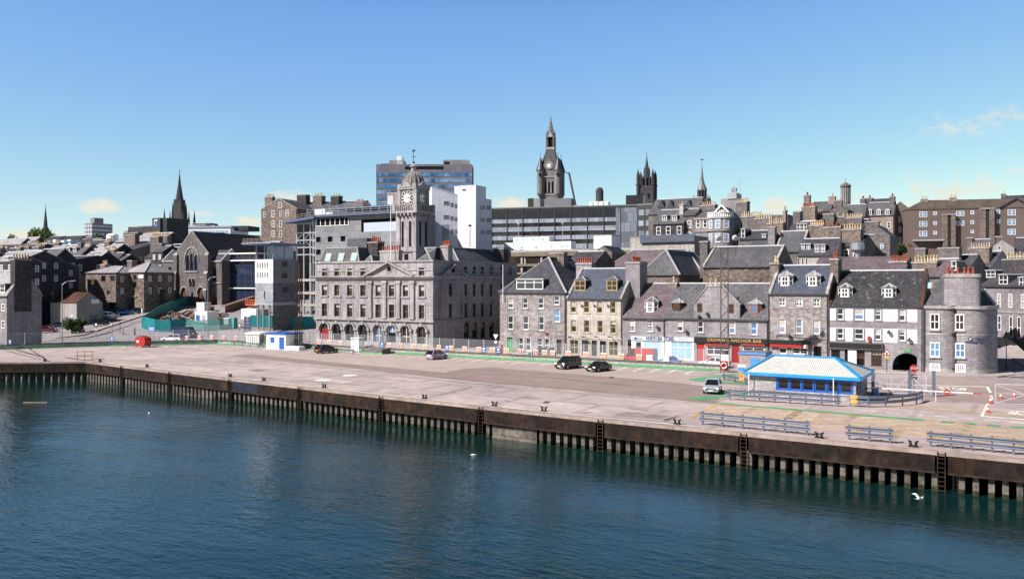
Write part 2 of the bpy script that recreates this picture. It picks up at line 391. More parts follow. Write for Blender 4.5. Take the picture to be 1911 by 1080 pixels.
def dormer(root, fr, slope, px, wpx, pt, pb, style='bay', fm='white', rm='slate_grey', pm='pane', win='cross', wm='white', ov=.12):
    """slope(z) -> v of the main roof; found from the pixel of the window's foot"""
    v = 1.0
    for _ in range(12):
        z = fr.z(px, pb, v); v = .5*v+.5*max(.1, slope(z))
    u = fr.u(px, v); w = fr.u(px+wpx/2, v)-fr.u(px-wpx/2, v); zb = fr.z(px, pb, v); zt = fr.z(px, pt, v); h = zt-zb
    vb = slope(zt)+.3; b = MB()
    o = None
    if style == 'bay':
        v0 = v-.15; vs = v0+w*.26
        pl = [(u-w/2,vb),(u-w/2,vs),(u-w/4,v0),(u+w/4,v0),(u+w/2,vs),(u+w/2,vb)]
        b.prism(pl, zb-.35, zt, 0)
        e = 1.1; rp = [(u+(x-u)*e, y-(.15 if y < vb else 0)) for x, y in pl]
        zr = zt+w*.34; ap = (u, vs+w*.28, zr); vr = slope(zr)+.2
        n = len(rp); pts = [(x,y,zt) for x, y in rp]+[ap,(u,max(vr,ap[1]+.1),zr)]
        b.add(pts, [[0,1,6,7],[1,2,6],[2,3,6],[3,4,6],[4,5,7,6],[0,1,2,3,4,5]], 1)
        for i in (1,2,3,4): b.bar(Vector(pts[i])+Vector((0,0,.03)), Vector(ap)+Vector((0,0,.03)), .16, .1, 2)
        b.bar(Vector(ap), Vector(pts[7]), .2, .1, 2)
        b.prism([(x+(x-u)*.12, y-(.12 if y < vb else 0)) for x, y in pl[1:5]]+[(u+w*.56,vs+.4),(u-w*.56,vs+.4)], zb-.45, zb-.32, 2)
        o = b.build('dormer', [M[wm if wm != 'white' else 'slate_dark'] if False else M[fm], M[rm], M['lead']], root)
        window(o, w/2-.05, h-.1, (u, v0-.01, zb+.05), 0, win, fm, pm, True)
        L2 = math.hypot(w/4, vs-v0)
        for sgn in (-1,1):
            window(o, L2-.08, h-.1, (u+sgn*w*.375, (v0+vs)/2-.01, zb+.05), sgn*math.atan2(vs-v0, w/4), 'sash', fm, pm, True)
        c = MB()
        for sgn in (-1,1): c.box(*( (u-w/2-.02,u-w/2+.05) if sgn < 0 else (u+w/2-.05,u+w/2+.02)), vs+.02, vb, zb-.3, zt)
        c.build('cheek', M['slate_dark'], o)
    else:
        b.box(u-w/2, u+w/2, v-.05, vb, zb-.2, zt, 0)
        if style == 'box':
            b.box(u-w/2-.12, u+w/2+.12, v-.3, slope(zt+.15)+.3, zt, zt+.18, 2)
        elif style == 'gable':
            zr = zt+w*.42; vr = slope(zr)+.3
            b.add([(u-w/2-.1,v-.15,zt),(u+w/2+.1,v-.15,zt),(u,v-.15,zr),(u-w/2-.1,vb,zt),(u+w/2+.1,vb,zt),(u,vr,zr)], [[0,2,5,3],[1,4,5,2]], 1)
            b.poly([(u-w/2,v-.06,zt),(u+w/2,v-.06,zt),(u,v-.06,zr-.06)], 2)
            for sg in (-1,1): b.bar((u+sg*(w/2+.1),v-.16,zt), (u,v-.16,zr), .1, .16, 2)
        elif style == 'hip':
            zr = zt+w*.36; vr = slope(zr)+.3
            p = [(u-w/2-.15,v-.2,zt),(u+w/2+.15,v-.2,zt),(u,v+w*.42,zr),(u-w/2-.15,vb,zt),(u+w/2+.15,vb,zt),(u,max(vr,v+w*.42+.1),zr)]
            b.add(p, [[0,1,2],[0,2,5,3],[1,4,5,2]], 1)
            for i in (0,1): b.bar(p[i], p[2], .14, .1, 2)
        o = b.build('dormer', [M['slate_dark'], M[rm], M['lead']], root)
        window(o, w, h, (u, v-.08, zb), 0, win, fm, pm, True)
    return o
def house(label, px0, px1, eave, ridge, depth, y=None, D=None, th=0, base=None, kind='gx', wall='granite', rm='slate', name='stone_house', cat='house',
          group=None, wins=(), dorms=(), chims=(), skew=None, lod=True, swins=(), auto=None, lead=True, gut=True, surround=False, eref=None, ov=.18, side=None, trim='granite_trim', root=None, sauto=None, wf='white', wp='pane', ws='sash', extra_ops=()):
    """wins rows: (centres, width, top, bottom[, style, frame, pane]) in photo pixels on the front plane"""
    fr = Fr(px0, y, th, D, base); W = fr.u(px1); pm_ = (px0+px1)/2 if eref is None else eref
    if depth is None: depth = fr.v(side, W)
    ze = fr.z(pm_, eave)
    root = root or thing(name, label, cat, (fr.o[0], fr.o[1], fr.base), fr.th, group)
    ops = list(extra_ops); wl = []
    for row in wins:
        cs, w, t, b = row[:4]; st = row[4] if len(row) > 4 else ws; fm = row[5] if len(row) > 5 else wf; pn = row[6] if len(row) > 6 else wp
        z0, z1 = fr.z(cs[0], b), fr.z(cs[0], t)
        for c in cs:
            a, e = fr.u(c-w/2), fr.u(c+w/2)
            if not lod: ops.append((max(.05,a), min(W-.05,e), max(z0,.02), min(z1, ze-.1)))
            wl.append(((a+e)/2, e-a, z0, z1, st, fm, pn))
    if auto:
        n, rows, w, h = auto[:4]; top = auto[4] if len(auto) > 4 else .75; step = auto[5] if len(auto) > 5 else 3.0
        for r in range(rows):
            for i in range(n): wl.append((W*(i+.5)/n+random.uniform(-.1,.1), w, ze-top-h-r*step, ze-top-r*step, ws, wf, wp))
    b = MB()
    openwall(b, lambda u, v, z: (u,v,z), 0, W, 0, ze, ops)
    b.poly([(W,0,0),(W,depth,0),(W,depth,ze),(W,0,ze)]); b.poly([(0,0,0),(0,0,ze),(0,depth,ze),(0,depth,0)])
    b.poly([(0,depth,0),(0,depth,ze),(W,depth,ze),(W,depth,0)]); b.poly([(0,0,ze-.01),(W,0,ze-.01),(W,depth,ze-.01),(0,depth,ze-.01)])
    if kind == 'flat': zr = ze
    else:
        vr = 0 if kind == 'gy' else (depth/2 if kind == 'gx' or W >= depth else W*.45)
        zr = fr.z(fr_px(fr, W/2, vr), ridge, vr) if kind != 'flat' else ze
    ro, gab = roof(root, kind, 0, W, depth, ze, zr, rm, ov, skew, lead)
    for g in gab: b.poly(g)
    if surround:
        for o in ops:
            if o[3]-o[2] > 3.2: continue
            a, e, z0, z1 = o[:4]; k = .17
            b.box(a-k, a, -.035, .02, z0, z1, 1); b.box(e, e+k, -.035, .02, z0, z1, 1); b.box(a-k, e+k, -.04, .02, z1, z1+k*1.2, 1); b.box(a-k-.06, e+k+.06, -.1, .02, z0-.16, z0, 1)
    if kind == 'flat':
        b.box(-.05, W+.05, -.05, .3, ze-.01, ze+.25, 1); b.box(W-.3, W+.05, .3, depth, ze-.01, ze+.25, 1); b.box(-.05, .3, .3, depth, ze-.01, ze+.25, 1)
    b.build('wall', [M[wall], M[trim]], root)
    for u, w, z0, z1, st, fm, pn in wl:
        window(root, w, z1-z0, (u, .14 if not lod else -.01, z0), 0, st, fm, pn, lod)
    if sauto:
        n, rows, w, h = sauto[:4]; top = sauto[4] if len(sauto) > 4 else .9
        for r in range(rows):
            for i in range(n): window(root, w, h, (W+.01, depth*(i+.5)/n, ze-top-h-r*3.1), R(90), ws, wf, wp, True)
    if gut and kind in ('gx','hip'):
        g = MB(); g.box(-.05, W+.05, -ov-.1, -ov+.04, ze-.16-(.1 if kind == 'gx' else 0), ze-.02-(.05 if kind == 'gx' else 0)); g.cyl((W-.15,-.08,0),(W-.15,-.08,ze-.1),.06,.06,6); g.build('gutter', M['dark_grey'], root)
    half = depth/2 if kind == 'gx' or W >= depth else W*.45
    slope = lambda z: half*(z-ze)/max(.1, zr-ze)
    for d in dorms: dormer(root, fr, slope, *d[:4], **(d[4] if len(d) > 4 else {}))
    for c in chims:
        # (px left, px right, py top, v centre (None: ridge), v length, pots, pot material, wall material)
        a, e, t, vc, lv, n = c[:6]; pmm = c[6] if len(c) > 6 else 'pot_buff'; wmm = c[7] if len(c) > 7 else 'granite_dark'
        vc = half if vc is None else vc; v0 = max(.02, vc-lv/2)
        u0, u1 = fr.u(a, v0), fr.u(e, v0); chimney(root, u0, u1, v0, v0+lv, max(0.1, ze-2 if kind != 'flat' else ze-.6), fr.z((a+e)/2, t, v0), n, pmm, wmm)
    return root, fr, W, depth, ze, zr
def fr_px(fr, u, v):
    x, y = fr.o[0]+u*fr.c-v*fr.s, fr.o[1]+u*fr.s+v*fr.c
    dx, dy = x-CAMX, y-CAMY
    return CX+FPX*(dx*CA+dy*SA)/(-dx*SA+dy*CA)
def unit(root, name, mb, mats, loc=(0,0,0), rz=0, smooth=False): return mb.build(name, mats, root, loc, rz, smooth)
# ------------------------------------------------------------------ camera, sun, sky
cam = bpy.data.cameras.new('camera'); co = bpy.data.objects.new('camera', cam); COL.objects.link(co)
co.location = (CAMX, CAMY, CAMZ); co.rotation_euler = (R(90), 0, ANG)
cam.sensor_width = 36; cam.lens = FPX/1911*36; cam.shift_y = -(540-HY)/1911; cam.clip_start = .5; cam.clip_end = 20000
SC.camera = co
sd = Vector((.66, 1.036, -1.02)).normalized()
sun = bpy.data.lights.new('sun', 'SUN'); so = bpy.data.objects.new('sun', sun); COL.objects.link(so)
sun.energy = 5.0; sun.angle = R(.5); sun.color = (1, .925, .89); so.rotation_euler = sd.to_track_quat('-Z', 'Y').to_euler()
W = bpy.data.worlds.new('World'); SC.world = W; W.use_nodes = True; wt = W.node_tree; WN, WL = wt.nodes, wt.links
bg = WN['Background']; sky = WN.new('ShaderNodeTexSky'); sky.sky_type = 'NISHITA'; sky.sun_disc = False
sky.sun_elevation = math.asin(-sd.z); sky.sun_rotation = math.atan2(-sd.x, -sd.y); sky.air_density = 1.0; sky.dust_density = .05; sky.ozone_density = 3.0
bg.inputs['Strength'].default_value = .066
tc = WN.new('ShaderNodeTexCoord')
def wmath(op, a, b=None, c=None):
    n = WN.new('ShaderNodeMath'); n.operation = op
    for i, x in enumerate((a, b, c)):
        if x is None: continue
        if isinstance(x, (int, float)): n.inputs[i].default_value = x
        else: WL.new(x, n.inputs[i])
    return n.outputs[0]
def wdot(v):
    n = WN.new('ShaderNodeVectorMath'); n.operation = 'DOT_PRODUCT'; WL.new(tc.outputs['Generated'], n.inputs[0]); n.inputs[1].default_value = v; return n.outputs['Value']
da, de = wdot((CA, SA, 0)), wdot((0, 0, 1)); front = wdot((-SA, CA, 0))
wn = WN.new('ShaderNodeTexNoise'); wn.inputs['Scale'].default_value = 34; wn.inputs['Detail'].default_value = 7; wn.inputs['Roughness'].default_value = .62
mp = WN.new('ShaderNodeMapping'); WL.new(tc.outputs['Generated'], mp.inputs[0]); mp.inputs['Scale'].default_value = (1,1,1.7); WL.new(mp.outputs[0], wn.inputs[0])
tot = None
for px, py, rx, ry, den in [(195,386,46,18,1),(548,368,70,14,1),(470,412,50,12,1),(40,436,60,16,.9),(110,432,40,10,.8),(955,380,70,18,1.1),(1456,382,46,22,1),(395,398,60,8,.6),
                            (1845,228,150,30,.42),(1800,350,260,46,.5),(1650,362,160,24,.4),(70,418,26,10,.6)]:
    v = Vector(((px-CX)/FPX, 1, (HY-py)/FPX)); n = v.length; a0, e0 = v.x/n, v.z/n
    x = wmath('DIVIDE', wmath('SUBTRACT', da, a0), rx/FPX*.9); z = wmath('DIVIDE', wmath('SUBTRACT', de, e0), ry/FPX*1.1)
    r = wmath('SQRT', wmath('ADD', wmath('MULTIPLY', x, x), wmath('MULTIPLY', z, z)))
    k = wmath('MULTIPLY', wmath('SUBTRACT', 1.0, r), den)
    tot = k if tot is None else wmath('MAXIMUM', tot, k)
c1 = wmath('ADD', tot, wmath('MULTIPLY', wmath('SUBTRACT', wn.outputs['Fac'], .5), 2.6))
mr = WN.new('ShaderNodeMapRange'); mr.interpolation_type = 'SMOOTHSTEP'; WL.new(c1, mr.inputs[0]); mr.inputs[1].default_value = .1; mr.inputs[2].default_value = 1.0; mr.inputs[3].default_value = 0; mr.inputs[4].default_value = 1
msk = wmath('MULTIPLY', wmath('MULTIPLY', mr.outputs[0], wmath('GREATER_THAN', front, .2)), wmath('GREATER_THAN', tot, 0.0))
msk = wmath('MULTIPLY', msk, wmath('MINIMUM', 1.0, wmath('MULTIPLY', tot, 4.0)))
ss = WN.new('ShaderNodeSeparateColor'); WL.new(sky.outputs[0], ss.inputs[0]); cc = WN.new('ShaderNodeCombineColor')
for i, (g, k) in enumerate(((1.03, 1.17), (.86, 1.64), (.2, 5.55))): WL.new(wmath('MULTIPLY', wmath('POWER', ss.outputs[i], g), k), cc.inputs[i])
dz = WN.new('ShaderNodeMapRange'); dz.interpolation_type = 'SMOOTHSTEP'; WL.new(de, dz.inputs[0]); dz.inputs[1].default_value = .28; dz.inputs[2].default_value = .48; dz.inputs[3].default_value = 1; dz.inputs[4].default_value = .09
zs = WN.new('ShaderNodeVectorMath'); zs.operation = 'SCALE'; WL.new(cc.outputs[0], zs.inputs[0]); WL.new(dz.outputs[0], zs.inputs['Scale'])
cm = WN.new('ShaderNodeMix'); cm.data_type = 'RGBA'; WL.new(msk, cm.inputs[0]); WL.new(zs.outputs[0], cm.inputs[6]); cm.inputs[7].default_value = (7.9, 7.6, 6.6, 1)
WL.new(cm.outputs[2], bg.inputs['Color'])
SC.view_settings.view_transform = 'Standard'; SC.view_settings.look = 'None'; SC.view_settings.exposure = .74; SC.view_settings.gamma = 1
# ------------------------------------------------------------------ ground sheets
def sheet(name, pts, m, z=None, kind='structure'):
    b = MB(); b.poly([(p[0], p[1], p[2] if z is None else z) for p in pts]); return tag(b.build(name, M[m] if isinstance(m,str) else m), None, None, None, kind)
WZ = -2.8
def water_mat():
    m = bpy.data.materials.new('harbour_water'); m.use_nodes = True; N, L = m.node_tree.nodes, m.node_tree.links; b = N['Principled BSDF']
    b.inputs['Roughness'].default_value = .03; b.inputs['Specular Tint'].default_value = (.62,.90,.93,1); b.inputs['IOR'].default_value = 1.33
    t = N.new('ShaderNodeTexCoord')
    def nz(scale, sx, sy, rot, det=3):
        p = N.new('ShaderNodeMapping'); p.inputs['Scale'].default_value = (sx,sy,1); p.inputs['Rotation'].default_value = (0,0,R(rot)); L.new(t.outputs['Object'], p.inputs[0])
        n = N.new('ShaderNodeTexNoise'); n.inputs['Scale'].default_value = scale; n.inputs['Detail'].default_value = det; n.inputs['Roughness'].default_value = .55; L.new(p.outputs[0], n.inputs[0]); return n.outputs['Fac']
    h1 = nz(.55, 1, 2.4, 20, 4); h2 = nz(1.7, 1, 2.2, -8, 3); h3 = nz(.09, 1, 1.8, 10, 2)
    def mm(op, a, c):
        x = N.new('ShaderNodeMath'); x.operation = op
        for i, k in enumerate((a,c)):
            if isinstance(k,(int,float)): x.inputs[i].default_value = k
            else: L.new(k, x.inputs[i])
        return x.outputs[0]
    amp = N.new('ShaderNodeMapRange'); L.new(nz(.028, 1, 1.3, 30, 3), amp.inputs[0]); amp.inputs[1].default_value = .35; amp.inputs[2].default_value = .65; amp.inputs[3].default_value = .3; amp.inputs[4].default_value = 1.5
    h = mm('MULTIPLY', mm('ADD', mm('ADD', h1, mm('MULTIPLY', h2, .42)), mm('MULTIPLY', h3, 1.5)), amp.outputs[0])
    bp = N.new('ShaderNodeBump'); bp.inputs['Strength'].default_value = .35; bp.inputs['Distance'].default_value = .19; L.new(h, bp.inputs['Height']); L.new(bp.outputs[0], b.inputs['Normal'])
    mx = N.new('ShaderNodeMix'); mx.data_type = 'RGBA'; L.new(nz(.03,1,1,0,3), mx.inputs[0]); mx.inputs[6].default_value = (.002,.016,.012,1); mx.inputs[7].default_value = (.003,.021,.023,1); L.new(mx.outputs[2], b.inputs['Base Color'])
    return m
sheet('water', [(-900,-1500),(900,-1500),(900,-30),(-900,-30)], water_mat(), WZ)
mk('asphalt', (.175,.145,.15), big=(.05,.18), fine=(.8,.14), spot=(.25,.66,(.12,.10,.105)))
mk('deck_asphalt', (.26,.20,.185), big=(.03,.16), fine=(.35,.12), spot=(.12,.66,(.23,.195,.19)), streak=.0)
mk('deck_concrete', (.42,.345,.33), brick=(9,6.5,.80,.05), big=(.05,.22), fine=(.45,.2), spot=(.3,.66,(.21,.175,.155)), tint=(.09,(.36,.31,.30),.8))
# patterns on the horizontal deck run in x and y rather than in z
nt = M['deck_concrete'].node_tree
for n in nt.nodes:
    if n.type == 'COMBXYZ':
        for l in list(n.inputs[0].links)+list(n.inputs[1].links): nt.links.remove(l)
        s_ = [k for k in nt.nodes if k.type == 'SEPXYZ'][0]; nt.links.new(s_.outputs[0], n.inputs[0]); nt.links.new(s_.outputs[1], n.inputs[1])
mk('road', (.27,.25,.26), big=(.05,.2), fine=(.7,.15)); mk('paving', (.36,.32,.29), big=(.1,.2), fine=(1,.15))
mk('earth', (.12,.11,.10), big=(.03,.3), fine=(.3,.3)); M['line_white'] = mat('line_white', (.74,.72,.66), .8, (.4,.2), (2,.25)); M['line_yellow'] = mat('line_yellow', (.62,.40,.09), .8, (.4,.25), (1.5,.35), spot=(1.2,.60,(.36,.30,.25)))
M['path_green'] = mat('path_green', (.10,.33,.15), .8, (.3,.3), (2,.25), spot=(1,.66,(.28,.28,.22)))
EDGE = [Vector(p) for p in ((-90,-92,0),(-29.3,-48.3,0),(7.6,-53.0,0),(34.6,-56.0,0),(60.5,-58.1,0),(92.4,-58.9,0),(150,-59.6,0))]
def yedge(x):
    for a, b in zip(EDGE[:-1], EDGE[1:]):
        if a.x <= x <= b.x: return a.y+(b.y-a.y)*(x-a.x)/(b.x-a.x)
    return EDGE[-1].y
WALLP = [(-76,-58,0), (-65,-41,0), (-56.5,-26,0), (-43,-12.3,0), (-34,-11.5,0), (30,-11.5,0), (57.5,-11.5,0)]
sheet('quay_deck', [tuple(p) for p in EDGE]+[(150,-5.6,0),(57.5,-5.6,0)]+WALLP[::-1]+[(-110,-75,0)], 'deck_concrete', 0.0)
def terrain():
    b = MB(); xs = [-1500,-1000,-700,-500,-400,-320,-270]+[-240+8*i for i in range(55)]+[220,260,320,400,500,700,1000,1500]
    ys = [-44+6*i for i in range(40)]+[210,240,280,330,400,500,650,900,1300,1800]
    for y in ys:
        for x in xs:
            b.v.append((x,y,height(x,y)-.08))
    n = len(xs)
    for j in range(len(ys)-1):
        for i in range(n-1): b.f.append([j*n+i,j*n+i+1,(j+1)*n+i+1,(j+1)*n+i]); b.m.append(0)
    tag(b.build('ground', M['road']), None, None, None, 'structure')
terrain()
sheet('street', [(-56.5,-26,0),(-43,-12.3,0),(-34,-11.4,0),(57.5,-11.4,0),(57.5,-5.6,0),(240,-5.6,0),(240,-2.2,0),(-30,-2.2,0),(-46,-6,0)], 'road', .012)
b = MB(); sp = [(0,.03),(5,.03),(21.6,.5),(45.9,3.1),(75,6.5)]
for (ya,za),(yb,zb_) in zip(sp[:-1],sp[1:]):
    xl = lambda y: 86.5-y*.1; xr = lambda y: 96.4-y*.18
    b.poly([(xl(ya),ya,za),(xr(ya),ya,za),(xr(yb),yb,zb_),(xl(yb),yb,zb_)],0); b.poly([(xr(ya)-1.6,ya,za+.12),(xr(ya)+1,ya,za+.12),(xr(yb)+1,yb,zb_+.12),(xr(yb)-1.6,yb,zb_+.12)],1)
    b.poly([(xr(ya)-1.6,ya,za),(xr(ya)-1.6,ya,za+.12),(xr(yb)-1.6,yb,zb_+.12),(xr(yb)-1.6,yb,zb_)],1)
tag(b.build('side_street', [M['road'], M['paving']]), None, None, None, 'structure')
b = MB(); pv = [(58,-3.2),(79,-3.4),(86,-3.0),(89.5,-1.2),(91.3,2.2),(91,6),(89,18),(80,18),(80,.3),(58,.3)]; b.prism(pv, -.1, .12); tag(b.build('corner_pavement', M['paving']), None, None, None, 'structure')
b = MB(); b.box(-29, 57.99, -2.2, .3, -.1, .11); tag(b.build('pavement', M['paving']), None, None, None, 'structure')
# asphalt driving strip on the deck, drawn through points of the photo
sheet('asphalt_strip', [G(*p, .004) for p in [(425,664),(640,685),(850,708),(1000,722),(1150,735),(1330,752),(1338,748),(1352,733),(1330,722),(1285,716),(1200,708),(1050,696),(915,685),(862,688),(830,695),(700,683),(550,669),(470,660)]], 'deck_asphalt')
sheet('bay_asphalt', [G(*p, .002) for p in [(470,658),(560,657),(700,661),(950,676),(1180,691),(1290,700),(1290,716),(1200,708),(1050,696),(915,685),(862,688),(830,695),(700,683),(550,669)]], 'deck_asphalt').data.materials[0] = mk('bay_asphalt', (.375,.31,.285), big=(.03,.12), fine=(.35,.1), spot=(.12,.7,(.28,.24,.23)))
sheet('gate_road', [(60.5,-27,.003),(112,-30,.003),(240,-36,.003),(240,-5.6,.003),(60.5,-5.6,.003)], mk('gate_asphalt', (.31,.245,.225), big=(.04,.2), fine=(.5,.14), spot=(.3,.68,(.2,.18,.17))))
def lines(name, segs, w, m, z=.014):
    b = MB()
    for s in segs:
        p, q = Vector(G(s[0],s[1],0)), Vector(G(s[2],s[3],0)); d = (q-p).normalized(); n = Vector((-d.y,d.x,0))*(s[4] if len(s) > 4 else w)/2
        b.poly([(k.x,k.y,z) for k in (p-n,q-n,q+n,p+n)])
    return tag(b.build(name, M[m]), None, None, None, 'structure')
b = MB()
for i in range(30):
    x = -14+i*2.42
    if 3.5 < x < 6.5 or x > 56: continue
    p, q = Vector((x,-13.5,0)), Vector((x+.6,-18.6,0)); n = Vector((.11,.013,0)); b.poly([(k.x,k.y,.016) for k in (p-n,q-n,q+n,p+n)])
for i in range(7):
    p = Vector((-55.2+i*1.75,-26.6+i*1.85,0))+Vector((1.2,-1.1,0)); q = p+Vector((3.6,-3.4,0)); n = Vector((.05,.055,0)); b.poly([(k.x,k.y,.016) for k in (p-n,q-n,q+n,p+n)])
for i in range(11):
    p = Vector((-40+i*2.3,-13.8,0)); q = p+Vector((.6,-5,0)); n = Vector((.11,.013,0))
    if p.x < -15: b.poly([(k.x,k.y,.016) for k in (p-n,q-n,q+n,p+n)])
tag(b.build('parking_lines', M['line_white']), None, None, None, 'structure')
b = MB()
for i in range(94):
    x = -25+i
    if x not in (26, 27, 46): b.poly([(x,yedge(x)+.98,.034),(x+1,yedge(x+1)+.98,.034),(x+1,yedge(x+1)+1.22,.034),(x,yedge(x)+1.22,.034)])
tag(b.build('edge_line', M['line_white']), None, None, None, 'structure')
lines('kerb_strip', [(430,668,640,688.5),(640,688.5,860,712),(860,712,1060,731),(1060,731,1330,753.5)], .5, 'concrete', .018)
# yellow hatching by the quay rails
b = MB()
def yline(p, q, w=.2, z=.012):
    p, q = Vector((*p,0)), Vector((*q,0)); d = (q-p).normalized(); n = Vector((-d.y,d.x,0))*w/2; b.poly([(k.x,k.y,z) for k in (p-n,q-n,q+n,p+n)])
def clip(x0, y0, sl, X0=66.6, X1=100, Y0=-53.2, Y1=-43.4):
    xa, xb = X0, X1
    for Y in (Y0, Y1):
        x = x0+(Y-y0)/sl
        if (Y == Y0) == (sl > 0): xa = max(xa, x)
        else: xb = min(xb, x)
    if xb > xa+.5: yline((xa, y0+sl*(xa-x0)), (xb, y0+sl*(xb-x0)), z=.012 if sl < 0 else .0155)
for i in range(-8, 22): clip(66.6+i*2.9, -43.4, -.8); clip(66.6+i*2.9-4, -53.2, .8)
yline((66.4,-43.2),(90,-43.9), z=.019); yline((66.4,-43.2),(67.2,-53.4), z=.019)
tag(b.build('yellow_hatching', M['line_yellow']), None, None, None, 'structure')
b = MB()
gp = lambda pts: b.poly([(*p, .022) for p in pts])
gp([(66.3,-42.3),(85,-43.2),(85,-44.2),(66.3,-43.1)])
gp([(62.2,-40.6),(66.4,-33.5),(67.2,-33.5),(64.3,-41.0),(66.3,-42.3)])
for i in range(10): gp([(86.3+i*1.75,-43.4),(87.3+i*1.75,-43.45),(87.3+i*1.75,-44.3),(86.3+i*1.75,-44.25)])
gp([(56.6,-23.6),(59.3,-14.5),(60.4,-14.5),(58.6,-23.0),(66.3,-25),(66.3,-26.2),(57.5,-25)])
gp([(-33,-12.2),(56,-12.2),(56,-13.1),(-33,-13.1)]); gp([(-42,-13.2),(-33,-12.2),(-33,-13.1),(-41.6,-14.1)])
gp([(-56,-27.2),(-43,-14),(-43,-14.8),(-55.6,-28)]); gp([(-65,-42.5),(-56,-27.2),(-55.6,-28),(-64.4,-42.9)])
tag(b.build('green_walkway', M['path_green']), None, None, None, 'structure')
b = MB()
for i in range(9):
    x, y = -62+i*1.2, -41+i*1.6; yline((x,y),(x+2.6,y-1.2), z=.014)
tag(b.build('yellow_bays', M['line_yellow']), None, None, None, 'structure')
b = MB()
yline((79,-16.4),(89,-13.8),.5,.02); yline((88.8,-14.2),(89.3,-19.5),.28,.024); yline((89.4,-22),(89.6,-26),.28,.02); yline((89.4,-29),(89.2,-38.6),.28,.02); yline((89.2,-38.7),(104,-39.6),.5,.024)
for i in range(7): yline((79.5+i*2.0,-40.4-i*.12),(80.7+i*2.0,-40.47-i*.12),.3,.02)
yline((58,-12.5),(69,-12.5),.1,.02)
tag(b.build('white_road_lines', M['line_white']), None, None, None, 'structure')
b = MB()
for k in range(2): yline((80,-33.5-k*1.6),(100,-36.5-k*1.9),.28,.02)
yline((81,-3.9),(87,-3.5),.12,.02); yline((87,-3.5),(90.4,-1.6),.12,.02); yline((90.4,-1.6),(92,2.2),.12,.036); yline((92,2.2),(91.6,5),.12,.036); yline((60,-3.7),(81,-3.9),.12,.02); yline((60,-4.1),(81,-4.3),.12,.02); yline((95,-1),(94.0,5),.12,.036)
tag(b.build('yellow_road_lines', M['line_yellow']), None, None, None, 'structure')
tag(text('stop_marking', 'STOP', 4.0, M['line_white'], None, (85.6,-17.9,.03), (0,0,R(12)), .002, sx=.30, bold=.09), None, None, None, 'structure')
tag(text('stop_marking', 'STOP', 3.6, M['line_white'], None, (92.6,-34.6,.03), (0,0,R(180+8)), .002, sx=.34, bold=.08), None, None, None, 'structure')
# ------------------------------------------------------------------ quay wall
mk('fender', (.019,.0135,.0115), rough=.75, big=(.35,.5), fine=(1.4,.5), streak=.55, tint=(.5,(.05,.024,.013),.6), spot=(.8,.68,(.06,.05,.042)), bump=.3)
mk('fender_blue', (.022,.03,.055), rough=.7, big=(.35,.4), fine=(1.4,.4), streak=.4)
mk('pile', (.15,.13,.11), brick=(3,.62,.45,.3), big=(.8,.4), fine=(2.5,.45), streak=.5, spot=(1.5,.6,(.05,.045,.04)), bump=.4)
mk('rust', (.045,.026,.018), big=(.5,.4), fine=(2,.4))
qroot = thing('quay_wall', 'long dark quay wall of rusty steel plates above concrete piles', 'quay wall')
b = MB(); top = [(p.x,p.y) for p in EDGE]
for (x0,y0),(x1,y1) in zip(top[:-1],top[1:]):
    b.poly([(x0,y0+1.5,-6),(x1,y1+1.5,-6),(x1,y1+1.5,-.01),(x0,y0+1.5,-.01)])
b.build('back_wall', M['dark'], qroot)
b = MB()
for (x0,y0),(x1,y1) in zip(top[:-1],top[1:]):
    b.add([(x0,y0-.06,-.22),(x1,y1-.06,-.22),(x1,y1-.06,.03),(x0,y0-.06,.03),(x0,y0+.8,.03),(x1,y1+.8,.03),(x1,y1+.8,-.22),(x0,y0+.8,-.22)], [[0,1,2,3],[3,2,5,4],[0,1,6,7]])
b.build('coping', mk('coping', (.34,.27,.235), big=(.2,.3), fine=(1.2,.3), spot=(.7,.6,(.16,.11,.085))), qroot)
def yE(x): return yedge(x)
